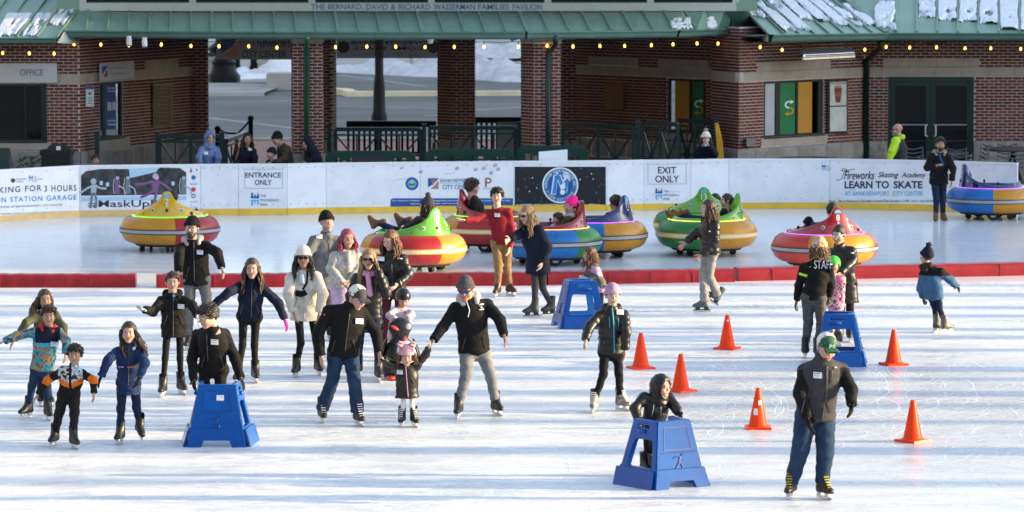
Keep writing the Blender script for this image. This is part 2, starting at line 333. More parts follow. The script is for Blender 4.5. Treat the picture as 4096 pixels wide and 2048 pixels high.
a, b = G(835, 322), G(890, 330); bank('snow_pile', (a[0], a[1], .1), (b[0], b[1], .1), 2.0, 0.4, SNOW, 'small snow heap behind the big lamp base', 19)
BLK = mat('black iron', (0.005, 0.0055, 0.007), 0.5, 0.2, 8, spec=.2)
def lathe_thing(name, prof, px, py, m, label, cat, n=16):
    c = G(px, py); mb = MB(); mb.lathe(prof, n, (c[0], c[1], 0)); o = mb.build(name, m, loc=(c[0], c[1], 0), auto=40); return tag(o, label, cat)
lathe_thing('lamp_post', [(0, 0), (.24, 0), (.24, .18), (.2, .25), (.17, 1.0), (.15, 1.25), (.13, 1.35), (.12, 6.5), (.1, 6.6), (0, 6.6)], 1517, 480, BLK, 'black lamp post with stepped base beyond the black bench', 'lamp post')
lathe_thing('lamp_post', [(0, 0), (.62, 0), (.62, .35), (.5, .5), (.42, .75), (.46, .85), (.3, 1.1), (.52, 1.25), (.55, 1.4), (.3, 1.6), (.27, 2.6), (.22, 6), (0, 6)], 895, 340, BLK, 'large ornate black lamp base at the plaza edge under the hanging sign', 'lamp post')
for x, lab in ((945, 'thin black post nearer the ornate lamp base'), (1018, 'thin black post nearer the stone planter')):
    lathe_thing('iron_post', [(0, 0), (.2, 0), (.2, .4), (.16, .55), (.13, 4.5), (0, 4.5)], x, 312, BLK, lab, 'post', 12)
lathe_thing('sign_pole', [(0, 0), (.13, 0), (.13, 5.5), (0, 5.5)], 1648, 268, mat('grey pole', (.5, .5, .5), .5), 'pale grey pole standing in the far snow ridge', 'pole', 12)
STONE_P = mat('planter stone', (0.40, 0.37, 0.30), 0.85, 0.12, 2)
def planter(x0, x1, yb, yt, lab):
    a, b = G(x0, yb), G(x1, yb); s = FPX / a[1]; h = (yb - yt) / s; mb = MB(); cx, cy = (a[0] + b[0]) / 2, a[1] + 1.2; wd = b[0] - a[0]
    mb.box((cx, cy, h * 0.42), (wd * 0.94, 2.2, h * 0.84), taper=1.03); mb.box((cx, cy, h * 0.92), (wd, 2.4, h * 0.16)); o = mb.build('planter', STONE_P, loc=(cx, cy, 0)); tag(o, lab, 'planter')
    m2 = MB()
    for i in range(260):
        x, y = cx + random.uniform(-.45, .45) * wd, cy + random.uniform(-.9, .9); z = h + random.uniform(-.05, .35); r = random.uniform(.06, .14); ang = random.uniform(0, 6)
        m2.quad((x - r, y, z), (x, y - r * math.sin(ang), z - r * .4), (x + r, y, z + r * .3), (x, y + r * math.cos(ang), z + r))
    m2.build('shrub', mat('evergreen', (.035, .06, .03), .8), o)
planter(832, 935, 305, 228, 'square stone planter with low shrubs left of the thin posts'); planter(1028, 1185, 322, 240, 'wide stone planter with low shrubs behind the snow heap')
c = G(1120, 362); mb = MB(); mb.box((c[0] + .25, c[1] + 1.2, .3), (1.6, 1.6, .6), taper=.95); tag(mb.build('stone_block', LCONC, loc=(c[0], c[1], 0)), 'pale stone block under the tall snow heap', 'block')
# parked car beyond the snow (only the lower front shows under the eave)
c = G(1990, 200); CARP = mat('dark car paint', (.012, .013, .016), .25, .1, 3, coat=1.0)
car = empty('parked_car', (c[0], c[1], 0)); tag(car, 'dark parked car on the far sidewalk seen under the eave', 'car')
mb = MB(); X0, Y0 = c[0] - 2.7, c[1] + .2
side = [(0, .35), (.1, .75), (.35, .95), (1.2, 1.05), (1.9, 1.6), (3.6, 1.65), (4.4, 1.1), (4.6, .9), (4.6, .35)]
mb.prism([(X0 + a, Y0, b + .3) for a, b in side], (0, 1.8, 0)); mb.build('body', CARP, car, auto=30)
for wx in (.85, 3.65):
    m2 = MB(); m2.tube([(X0 + wx, Y0 - .05, .68), (X0 + wx, Y0 + .25, .68)], .38, 24); wh = m2.build('wheel', mat('tyre', (.02, .02, .02), .8), car)
    m2 = MB()
    for k in range(10):
        a = 2 * math.pi * k / 10; m2.beam((X0 + wx, Y0 - .06, .68), (X0 + wx + .26 * math.cos(a), Y0 - .06, .68 + .26 * math.sin(a)), .02, .05, up=(0, 1, 0))
    m2.lathe([(.26, -.02), (.29, 0), (.26, .02)], 24, (0, 0, 0)); m2.v = [(v[0], v[1], v[2]) for v in m2.v]
    n0 = len(m2.v) - 72; m2.v[n0:] = [(X0 + wx + v[0], Y0 - .065 + v[2] * .3, .68 + v[1]) for v in m2.v[n0:]]
    m2.build('rim', mat('rim metal', (.45, .45, .47), .3, .05, 3, metal=.9), wh)
m2 = MB(); m2.box((X0 + 1.5, Y0 - .02, 1.0), (.5, .02, .12)); m2.build('headlight', mat('headlight', (.8, .8, .8), .2), car)

# ================================================================== OFF-FRAME: what throws the shade from the right, plus added sky blockers
SHADE = mat('pale render', (0.42, 0.38, 0.34), 0.9, 0.1, 1.0)
mb = MB(); mb.box((125, 164.5, 13), (30, 200, 26)); tag(mb.build('office_block', SHADE), 'large office block to the right of the rink, outside the frame', 'building')
BLOCKER = mat('sky blocker render', (0.17, 0.155, 0.14), 0.9, 0.2, 0.4)  # unseen blocks added to cut low sky light and deepen contrast
for c_, s_, lab in (((0, -75, 20), (240, 30, 40), 'added tall block behind the viewpoint that cuts low sky light, outside the frame'), ((-80, 70, 17), (26, 200, 34), 'added long block to the left of the rink that cuts low sky light, outside the frame')):
    mb = MB(); mb.box(c_, s_); tag(mb.build('sky_blocker', BLOCKER), lab, 'building')
BARK = mat('bark', (0.10, 0.08, 0.065), 0.95, 0.3, 5, 0.6, 20)
def bare_tree(x, y, h, r, seed):
    rnd = random.Random(seed); mb = MB(); mb.tube([(0, 0, 0), (.02, .03, h * .3), (-.03, 0, h * .65), (0.05, .02, h)], [r * 1.25, r, r * .8, r * .3], 8)
    for k in range(9):
        z = h * rnd.uniform(.55, .95); a = rnd.uniform(0, 6.28); L = rnd.uniform(.8, 1.8)
        mb.tube([(0, 0, z), (L * .5 * math.cos(a), L * .5 * math.sin(a), z + L * .5), (L * .8 * math.cos(a), L * .8 * math.sin(a), z + L * 1.2)], [r * .35, r * .22, r * .08], 5)
    o = mb.build('bare_tree', BARK, loc=None); o.location = (x, y, 0); return o
ys = [(29.5, .12), (33.1, .3), (34.6, .18), (36.9, .4), (39.6, .26), (42.6, .34), (44.9, .22), (46.2, .3), (47.9, .34), (49.2, .2), (50.8, .32), (52.9, .24), (54.3, .34), (55.9, .22), (57.6, .34), (59.4, .24), (61.2, .34), (62.6, .24)]
for i, (y, r) in enumerate(ys):
    o = bare_tree(24.0 + (i * 7 % 5) * 9.0, y, 9.5 + (i * 7 % 5) * 2.0 + (i % 3), r, i); tag(o, 'bare leafless tree in the row to the right of the rink, outside the frame', 'tree', 'bare trees outside the frame')

# ================================================================== RINK BOARDS
WHT = mat('board white', (0.78, 0.81, 0.86), 0.45, 0.05, 2.0, dirt=(0.50, 0.55, 0.60), dscale=3.0, damt=0.35)
YEL = mat('kick yellow', (0.78, 0.50, 0.045), 0.5, 0.10, 4, dirt=(.4, .26, .06), dscale=5, damt=.4)
TAN = mat('kick faded', (0.72, 0.48, 0.20), 0.5, 0.10, 4, dirt=(.5, .4, .25), dscale=5, damt=.4)
CAPW = mat('cap white', (0.80, 0.83, 0.88), 0.4, 0.04, 3)
INK_D = dict(navy='13304a'); INK = {k: mat('print ' + k, hexc(v), 0.5, 0.06, 30) for k, v in dict(navy='13304a', black='0c1016', blue='1b84c4', mid='1a4e96', white='e2e6ec', grey='6d7a86', teal='2b6f9f', red='c23b45', cyan='54b6de', rust='a4522e', tan='b98068', gold='e2b43a', green='3d6e3e', pink='7d5480', lpink='c9a3cc', sky='a9cbe0', dark='1f2a33', faint='b6c3d0', lgrey='aab4bf', dgreen='16693f', ochre='c8921e', cream='ece6d6', brown='6e3a28', orange='d8742c').items()}
INK['photo'] = mat('print photo', (0.028, 0.034, 0.040), .5, .95, 7, dirt=(.10, .11, .12), dscale=11, damt=.6)
boards = empty('rink_boards', (BP[5][0], BP[5][1], 0)); tag(boards, 'long white rink barrier with yellow kick strip and printed advertisements', 'barrier')
BH = 1.03
PANELS = [(1, 2, TAN), (2, 3, TAN)] + [(i, i + 1, YEL) for i in range(3, 13)] + [(13, 14, YEL), (14, 15, YEL), (0, 1, TAN)]
PLN = {}
def strip(pts, z0, z1, off, th, g0=.003, g1=.003):       # strip following the board line
    mb = MB(); pts = [np.array(p) for p in pts]
    d0 = (pts[1] - pts[0]) / np.linalg.norm(pts[1] - pts[0]); d1 = (pts[-1] - pts[-2]) / np.linalg.norm(pts[-1] - pts[-2]); pts[0] = pts[0] + d0 * g0; pts[-1] = pts[-1] - d1 * g1
    fr, bk = [], []
    for i, p in enumerate(pts):
        d = pts[min(i + 1, len(pts) - 1)] - pts[max(i - 1, 0)]; d = d / np.linalg.norm(d); nrm = np.array([d[1], -d[0]])
        fr.append(p + nrm * off); bk.append(p + nrm * (off - th))
    for i in range(len(pts) - 1):
        a, b, c, d = fr[i], fr[i + 1], bk[i + 1], bk[i]
        q = lambda p, z: (p[0], p[1], z)
        mb.quad(q(a, z0), q(b, z0), q(b, z1), q(a, z1)); mb.quad(q(a, z1), q(b, z1), q(c, z1), q(d, z1)); mb.quad(q(c, z0), q(d, z0), q(d, z1), q(c, z1)); mb.quad(q(a, z0), q(d, z0), q(c, z0), q(b, z0))
    a, d = fr[0], bk[0]; mb.quad((*a, z0), (*a, z1), (*d, z1), (*d, z0)); a, d = fr[-1], bk[-1]; mb.quad((*a, z0), (*d, z0), (*d, z1), (*a, z1))
    return mb
for k, (i0, i1, km) in enumerate(PANELS):
    sub = [BP[i] for i in range(i0, i1 + 1)]
    p = strip(sub, 0.0, BH - .035, 0, .045).build('panel', WHT, boards)
    strip(sub, 0.012, 0.135, .012, .010).build('kick_plate', km, p)
    strip(sub, BH - .034, BH, .018, .085, .001, .001).build('cap_rail', CAPW, p)
    PLN[k] = (p, [vplane(BP[i], BP[i + 1]) for i in range(i0, i1)])
    bolts = MB()
    for t in np.linspace(.08, .92, 5):
        for z in (.22, BH - .08):
            q = sub[0] * (1 - t) + sub[-1] * t if len(sub) == 2 else sub[min(int(t * (len(sub) - 1)), len(sub) - 2)] * (1 - (t * (len(sub) - 1)) % 1) + sub[min(int(t * (len(sub) - 1)) + 1, len(sub) - 1)] * ((t * (len(sub) - 1)) % 1)
            bolts.box((q[0], q[1] - .006, z), (.016, .006, .016))
    bolts.build('bolt', INK['grey'], p)
def pdecal(k, fn, mats, name='print', seg=0):
    p, pls = PLN[k]; mb = MB(); fn(mb, pls[seg]); 
    if mb.v: mb.build(name, [INK[m] for m in mats], p, fixn=False)
# providence-style bridge mark
def mark(mb, pl, x0, y0, s, a, b, c=None):
    w_, h_ = s, s * .75; R_ = lambda u0, v0, u1, v1, mi: drect(mb, pl, x0 + u0 * w_, y0 + v0 * h_, x0 + u1 * w_, y0 + v1 * h_, .005, mi)
    R_(0, .72, 1, 1, a); R_(.05, .1, .27, .72, a); decal(mb, pl, [(x0 + .4 * w_, y0 + .72 * h_), (x0 + .64 * w_, y0 + .72 * h_), (x0 + .5 * w_, y0 + .3 * h_)], .005, a); decal(mb, pl, [(x0 + .72 * w_, y0 + .72 * h_), (x0 + w_, y0 + .72 * h_), (x0 + .86 * w_, y0)], .005, a)
    y0 += h_ + s * .12
    R_(0, .05, 1, .32, b); R_(.05, .32, .27, .95, b); decal(mb, pl, [(x0 + .5 * w_, y0 + .75 * h_), (x0 + .62 * w_, y0 + .4 * h_), (x0 + .4 * w_, y0 + .4 * h_)], .005, b); decal(mb, pl, [(x0 + .86 * w_, y0 + h_), (x0 + w_, y0 + .4 * h_), (x0 + .72 * w_, y0 + .4 * h_)], .005, b)
    if c is not None:
        t = s * 1.15
        for i, wd in enumerate(('THE', 'PROVIDENCE', 'RINK')): dtext(mb, pl, wd, x0 + t, y0 - h_ * .75 + i * s * .52, x0 + t + s * .27 * len(wd) * .8, y0 - h_ * .75 + i * s * .52 + s * .3, .005, c)
# panel 0: parking
def f(mb, pl):
    pl = PLN[0][1][0]
    mark(mb, pl, 115, 700, 17, 0, 1, 2)
    dcirc(mb, pl, 52, 722, 9, .005, 3); dtext(mb, pl, 'UNION STATION', 64, 713, 104, 719, .005, 2); dtext(mb, pl, 'GARAGE', 64, 723, 92, 729, .005, 2)
    for s, x0, x1, mi in (('PARKING FOR', -70, 166, 4), ('3 HOURS', 178, 306, 4)): dtext(mb, pl, s, x0, 753 if x0 < 0 else 742, x1, 777 if x0 < 0 else 767, .005, mi, slope=-14 if x0 < 0 else -3, space=1.25)
    dtext(mb, pl, 'UNION STATION GARAGE', -75, 792, 306, 813, .005, 5, slope=-14, space=1.25)
    dtext(mb, pl, 'BY PATRONS OF BANKNEWPORT CITY CENTER', -40, 826, 250, 834, .005, 2, slope=-11)
    dtext(mb, pl, 'PLEASE VISIT THE RINK OFFICE TO VALIDATE YOUR PARKING TICKET TODAY', -60, 855, 310, 861, .005, 2, slope=-13)
pdecal(0, f, ['mid', 'cyan', 'grey', 'dark', 'navy', 'blue'])
# panel 1: MaskUp poster
def f(mb, pl):
    pl = PLN[1][1][0]; y = lambda v: v
    decal(mb, pl, [(324, 848), (745, 836), (745, 671), (324, 680)], .004, 0)
    decal(mb, pl, [(324, 783), (745, 778), (745, 690), (720, 672), (640, 670), (618, 688), (560, 700), (515, 676), (400, 676), (345, 684), (324, 702)], .005, 1)
    decal(mb, pl, [(515, 675), (635, 671), (625, 688), (520, 712)], .006, 2)
    decal(mb, pl, [(324, 788), (745, 783), (745, 800), (324, 806)], .006, 2)
    def fig(cx, cy, s, body, legs):
        dcirc(mb, pl, cx, cy - 44 * s, 13 * s, .0075, body); decal(mb, pl, [(cx - 10 * s, cy - 30 * s), (cx + 14 * s, cy - 30 * s), (cx + 12 * s, cy + 8 * s), (cx - 12 * s, cy + 8 * s)], .0075, body)
        dline(mb, pl, [(cx - 4 * s, cy - 24 * s), (cx - 30 * s, cy - 12 * s), (cx - 58 * s, cy + 8 * s)], 9 * s, .0078, body); dline(mb, pl, [(cx + 8 * s, cy - 26 * s), (cx + 30 * s, cy - 14 * s), (cx + 58 * s, cy - 12 * s)], 9 * s, .0078, body)
        dline(mb, pl, [(cx - 5 * s, cy + 6 * s), (cx - 10 * s, cy + 40 * s), (cx - 14 * s, cy + 76 * s)], 11 * s, .0078, legs); dline(mb, pl, [(cx + 6 * s, cy + 6 * s), (cx + 12 * s, cy + 40 * s), (cx + 10 * s, cy + 76 * s)], 10 * s, .0078, legs)
    dtext(mb, pl, '#MaskUpRI', 352, 802, 650, 838, .007, 3, slope=-3)
    fig(374, 765, .9, 4, 5)
    dcirc(mb, pl, 622, 705, 12, .0075, 6); dcirc(mb, pl, 627, 711, 9, .0077, 7); decal(mb, pl, [(606, 722), (640, 722), (632, 768), (612, 768)], .0075, 8)
    dline(mb, pl, [(612, 726), (580, 734), (540, 738)], 10, .0077, 8); dline(mb, pl, [(636, 726), (662, 742), (688, 764)], 10, .0077, 8); dline(mb, pl, [(614, 764), (590, 778), (562, 790)], 11, .0077, 8); dline(mb, pl, [(626, 764), (620, 795), (606, 824)], 11, .0077, 8)
    for x, mi in ((470, 8), (512, 5), (735, 5)):
        dcirc(mb, pl, x, 712, 7, .0075, 6); decal(mb, pl, [(x - 10, 720), (x + 8, 720), (x + 10, 775), (x - 10, 776)], .0075, mi); dline(mb, pl, [(x + 4, 742), (x + 26, 755), (x + 32, 778)], 5, .0077, 4); dline(mb, pl, [(x - 14, 775), (x - 17, 740), (x - 12, 712)], 3, .0077, 4)
    for x, yy in ((405, 732), (430, 738), (692, 734)): drect(mb, pl, x - 6, yy - 8, x + 6, yy + 8, .0075, 2)
    pl = PLN[1][1][0]
    dcirc(mb, pl, 774, 710, 9, .006, 9); dtext(mb, pl, 'PROVIDENCE', 760, 733, 788, 739, .006, 9); dcirc(mb, pl, 774, 758, 9, .006, 10); dcirc(mb, pl, 774, 784, 9, .006, 5, r2=5); dtext(mb, pl, 'RI LINE', 762, 804, 790, 811, .006, 11); dtext(mb, pl, 'CITY CENTER', 760, 827, 790, 832, .006, 5); drect(mb, pl, 760, 677, 768, 690, .006, 10); drect(mb, pl, 784, 676, 790, 684, .006, 5)
pdecal(1, f, ['white', 'photo', 'sky', 'navy', 'lgrey', 'grey', 'lgrey', 'lpink', 'pink', 'teal', 'red', 'cyan'])
# entrance
def f(mb, pl, x=955, xr=1150, words=('ENTRANCE', 'ONLY')):
    ink = 0
    for a, b in (((x + 24, 677), (xr - 20, 676)), ((xr - 20, 676), (xr - 20, 753)), ((xr - 20, 753), (x + 24, 754)), ((x + 24, 754), (x + 24, 677))): dline(mb, pl, [a, b], 2.2, .005, 1)
    w0 = words[0]
    if w0 == 'ENTRANCE': dtext(mb, pl, w0, x + 26, 690, xr - 26, 711, .005, ink); dtext(mb, pl, words[1], x + 64, 719, xr - 63, 740, .005, ink); mark(mb, pl, x + 48, 768, 34, 2, 3, 4)
    else:
        dtext(mb, pl, w0, 2632, 667, 2705, 694, .005, 0); dtext(mb, pl, words[1], 2621, 702, 2716, 730, .005, 0); mark(mb, pl, 2621, 753, 28, 2, 3, 4)
pdecal(7 - 4, f, ['navy', 'lgrey', 'mid', 'cyan', 'grey'])
def f2(mb, pl):
    for a, b in (((2592, 657), (2745, 656)), ((2745, 656), (2745, 735)), ((2745, 735), (2592, 737)), ((2592, 737), (2592, 657))): dline(mb, pl, [a, b], 2.2, .005, 1)
    dtext(mb, pl, 'EXIT', 2632, 667, 2705, 694, .005, 0); dtext(mb, pl, 'ONLY', 2621, 702, 2716, 730, .005, 0); mark(mb, pl, 2621, 752, 29, 2, 3, 4)
    dline(mb, pl, [(2668, 768), (2725, 766)], 1.5, .005, 5)
pdecal(9, f2, ['black', 'lgrey', 'mid', 'cyan', 'grey', 'lpink'])
# sponsor panels
def f(mb, pl):
    drect(mb, pl, 1562, 793, 1682, 833, .004, 0); decal(mb, pl, [(1562, 800), (1562, 793), (1570, 793)], .005, 1)
    dcirc(mb, pl, 1648, 735, 26, .005, 0, r2=17); dcirc(mb, pl, 1648, 735, 17, .005, 2); decal(mb, pl, [(1632, 742), (1640, 733), (1648, 736), (1656, 732), (1664, 742)], .006, 3); dcirc(mb, pl, 1648, 729, 7, .0055, 4, 16)
    dtext(mb, pl, 'From Wayland to Wanskuck', 1566, 800, 1680, 806, .006, 1, .3); dtext(mb, pl, 'Support your', 1640, 812, 1680, 818, .006, 1, .3)
    dline(mb, pl, [(1575, 722), (1625, 714)], 2, .005, 5); dline(mb, pl, [(1600, 676), (1614, 668)], 8, .005, 6)
pdecal(5, f, ['mid', 'white', 'cyan', 'green', 'gold', 'lgrey', 'lgrey'])
def f(mb, pl):
    drect(mb, pl, 1682, 793, 2052, 831, .004, 0)
    dtext(mb, pl, 'every neighborhood in our community is LOCAL.', 1686, 800, 2045, 806, .006, 1, .3); dtext(mb, pl, 'community and amazing experiences', 1686, 811, 1930, 817, .006, 1, .3); dtext(mb, pl, 'To learn more, visit us', 1735, 822, 1900, 828, .006, 1, .3)
    decal(mb, pl, [(1712, 750), (1712, 713), (1756, 713), (1735, 735)], .005, 0); decal(mb, pl, [(1722, 756), (1755, 756), (1755, 722), (1738, 742)], .005, 2)
    for k in range(5): dline(mb, pl, [(1733, 740), (1722 + 6 * k, 706 + abs(k - 2) * 4)], 1.6, .0055, 2)
    dtext(mb, pl, 'BANK', 1762, 716, 1808, 729, .005, 3); dtext(mb, pl, 'NEWPORT', 1811, 714, 1900, 729, .005, 4); drect(mb, pl, 1760, 733, 1860, 734, .005, 3); dtext(mb, pl, 'CITY CENTER', 1770, 739, 1890, 757, .005, 4)
    decal(mb, pl, [(1940, 749), (1947, 749), (1947, 712), (1940, 712)], .005, 5); dline(mb, pl, [(1944, 714), (1957, 714), (1964, 719), (1964, 725), (1957, 731), (1944, 731)], 6, .0053, 5); dtext(mb, pl, 'PROVIDENCE', 1932, 753, 1972, 757, .005, 3)
    for x, y_ in ((1683, 686), (1828, 672), (1903, 677), (1935, 672), (1965, 690), (1992, 676), (1980, 661)): dline(mb, pl, [(x - 7, y_ + 5), (x, y_ - 4), (x + 7, y_ - 1)], 7, .005, 6); dline(mb, pl, [(x - 6, y_ + 7), (x + 8, y_ + 3)], 3, .0055, 3)
    dline(mb, pl, [(1778, 696), (1822, 692)], 2, .005, 6)
pdecal(6, f, ['mid', 'white', 'tan', 'grey', 'teal', 'rust', 'lgrey'])
# refrigeration ad
def f(mb, pl):
    drect(mb, pl, 2059, 667, 2423, 829, .004, 0); cx, cy = 2241, 741
    dcirc(mb, pl, cx, cy, 72, .005, 1, 40, 66); dcirc(mb, pl, cx, cy, 66, .0052, 2, 40, 49); dcirc(mb, pl, cx, cy, 49, .0052, 3, 40)
    def arc(txt, a0, a1, inv=False):
        n = len(txt)
        for i, ch in enumerate(txt):
            if ch == ' ': continue
            a = rad(a0 + (a1 - a0) * (i + .5) / n); vs, fs = text2d(ch); lo, hi = vs.min(0), vs.max(0); c = (lo + hi) / 2; h = .72; q = (vs - c) / h * 11; q[:, 0] *= .85
            ux, uy = -math.sin(a), math.cos(a); rx, ry = math.cos(a), math.sin(a); sg = -1 if inv else 1
            mb.add([pl.at(cx + 57 * rx + sg * (ux * X + rx * Yq), cy + 57 * ry + sg * (uy * X + ry * Yq), .0066) for X, Yq in q], fs, 1)
    arc('NORTHSTAR REFRIGERATION INC.', 170, 370); arc('1-508-827-6500', 158, 28, True)
    dline(mb, pl, [(2213, 778), (2224, 701), (2234, 701), (2258, 770), (2268, 700), (2272, 726)], 20, .006, 1); dline(mb, pl, [(2215, 776), (2226, 703), (2234, 703), (2258, 770), (2268, 728)], 14, .0065, 4); decal(mb, pl, [(2252, 730), (2268, 714), (2282, 728), (2274, 730)], .0065, 4)
    dcirc(mb, pl, 2263, 701, 13, .007, 1, 6, 9)
    for k in range(3): a = k * math.pi / 3; dline(mb, pl, [(2263 - 14 * math.cos(a), 701 - 14 * math.sin(a)), (2263 + 14 * math.cos(a), 701 + 14 * math.sin(a))], 2.5, .0072, 1)
    dcirc(mb, pl, 2251, 746, 11, .007, 1, 14); dcirc(mb, pl, 2250, 769, 10, .007, 1, 14); dline(mb, pl, [(2252, 740), (2252, 722), (2262, 712)], 3, .007, 1)
    dtext(mb, pl, 'NORTHSTARREFRIGERATION.COM', 2068, 816, 2397, 827, .006, 1)
    rnd = random.Random(3)
    for i in range(46):
        x, y_ = rnd.uniform(2063, 2418), rnd.uniform(672, 822)
        if (x - cx) ** 2 + (y_ - cy) ** 2 < 78 ** 2: continue
        dline(mb, pl, [(x, y_), (x + rnd.uniform(-4, 4), y_ - rnd.uniform(1, 7))], rnd.uniform(1.5, 4), .0055, 1 if i % 3 == 0 else 5)
pdecal(7, f, ['black', 'white', 'teal', 'mid', 'blue', 'grey'])
# skating academy
def f(mb, pl):
    pl = PLN[12][1][0]
    pa = pl
    mark(mb, PLN[11][1][0], 3287, 657, 16, 0, 1, 2)
    dtext(mb, pl, 'Fireworks', 3375, 684, 3498, 718, .006, 3, .35); dtext(mb, pl, 'Skating', 3512, 688, 3595, 716, .006, 3, .35)
    dtext(mb, pa, 'Academy', 3606, 690, 3705, 716, .006, 3, .35)
    dline(mb, pl, [(3344, 716), (3352, 722), (3366, 716), (3376, 690), (3388, 678), (3370, 674), (3366, 684), (3400, 680), (3420, 676)], 2.2, .006, 3)
    dtext(mb, pl, 'LEARN TO', 3378, 724, 3556, 754, .006, 4, bold=.03); dtext(mb, pa, 'SKATE', 3574, 724, 3690, 754, .006, 4, bold=.03)
    dtext(mb, pl, 'AT BANKNEWPORT', 3379, 765, 3558, 783, .006, 1); dtext(mb, pa, 'CITY CENTER', 3570, 765, 3692, 783, .006, 1)
    dtext(mb, pl, 'EMAIL: SKATINGACADEMYLESSONS', 3302, 801, 3556, 809, .006, 3); dtext(mb, pa, '@GMAIL.COM | TEXT: 646-450-8115', 3559, 801, 3745, 809, .006, 3)
pdecal(12, f, ['mid', 'cyan', 'grey', 'black', 'navy'])
# notice sheet above the boards, scuffs
for kk, (xa, xb) in {2: (810, 950), 3: (960, 1145), 4: (1155, 1300), 5: (1310, 1675), 8: (2430, 2570), 9: (2580, 2758), 10: (2768, 2910), 12: (3325, 3750), 13: (3765, 4060)}.items():
    def f(mb, pl, xa=xa, xb=xb):
        rnd = random.Random(xa)
        for k in range(int((xb - xa) / 14)):
            x, y_ = rnd.uniform(xa + 14, xb - 14), rnd.uniform(662, 822); dline(mb, pl, [(x, y_), (x + rnd.uniform(-9, 9), y_ + rnd.uniform(-3, 3))], rnd.uniform(.8, 2.6), .0035, rnd.choice((0, 0, 1)))
    pdecal(kk, f, ['faint', 'lgrey'], 'scuff_mark')
def f(mb, pl):
    for k in range(26):
        x, y_ = random.uniform(2925, 3310), random.uniform(660, 810); dline(mb, pl, [(x, y_), (x + random.uniform(-14, 14), y_ + random.uniform(-5, 5))], random.uniform(1, 2.4), .004, random.choice((0, 0, 1)))
pdecal(11, f, ['faint', 'lgrey'])
mb = MB(); q = [P(2155, 650, 80.6), P(2270, 650, 80.6), P(2270, 598, 80.6), P(2155, 607, 80.6)]; mb.prism(q, (0, .02, 0)); tag(mb.build('notice_board', CAPW), 'blank white sheet standing up behind the round blue logo advertisement', 'board')
# ================================================================== PAVILION AND WINGS
BR = [mat('brick a', (0.125, 0.029, 0.020), .85, .2, 9, .3, 60), mat('brick b', (0.095, 0.021, 0.015), .85, .2, 9, .3, 60), mat('brick c', (0.16, 0.045, 0.030), .85, .2, 9, .3, 60), mat('brick d', (0.050, 0.045, 0.042), .85, .2, 9, .3, 60)]
MORT = mat('mortar', (0.52, 0.46, 0.45), .9, .12, 6)
STN = mat('cast stone', (0.38, 0.335, 0.29), .8, .12, 3, .2, 40, dirt=(.33, .29, .26), dscale=4, damt=.5)
RSTN = mat('rough stone', (0.27, 0.25, 0.235), .9, .22, 2, .8, 12, dirt=(.2, .19, .18), dscale=3, damt=.6)
GRN = mat('roof green', (0.205, 0.335, 0.255), .45, .10, 1.2, dirt=(.165, .285, .225), dscale=1.5, damt=.5, spec=.5)
GRN2 = mat('gutter green', (0.09, 0.185, 0.145), .4, .1, 2)
DGRN = mat('dark green paint', (0.005, 0.026, 0.021), .35, .1, 5)
TEAL = mat('railing teal', (0.005, 0.030, 0.033), .4, .1, 5)
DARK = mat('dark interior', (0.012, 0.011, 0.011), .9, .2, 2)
GLASS = mat('dark glass', (0.010, 0.012, 0.014), .08, .1, 2, spec=.12)
FASC = mat('fascia white', (0.50, 0.53, 0.50), .6, .06, 2, dirt=(.38, .40, .38), dscale=1.5, damt=.5)
SIGNG = mat('sign grey', (0.52, 0.53, 0.56), .5, .05, 3)
ALU = mat('aluminium', (0.5, 0.51, 0.53), .35, .05, 8, metal=.8)
CRS, BLN, MJ = .0677, .203, .0155
WALLS = {}
def gp(px, Y): q = P(px, 500, Y); return np.array([q[0], Y, 0.0])
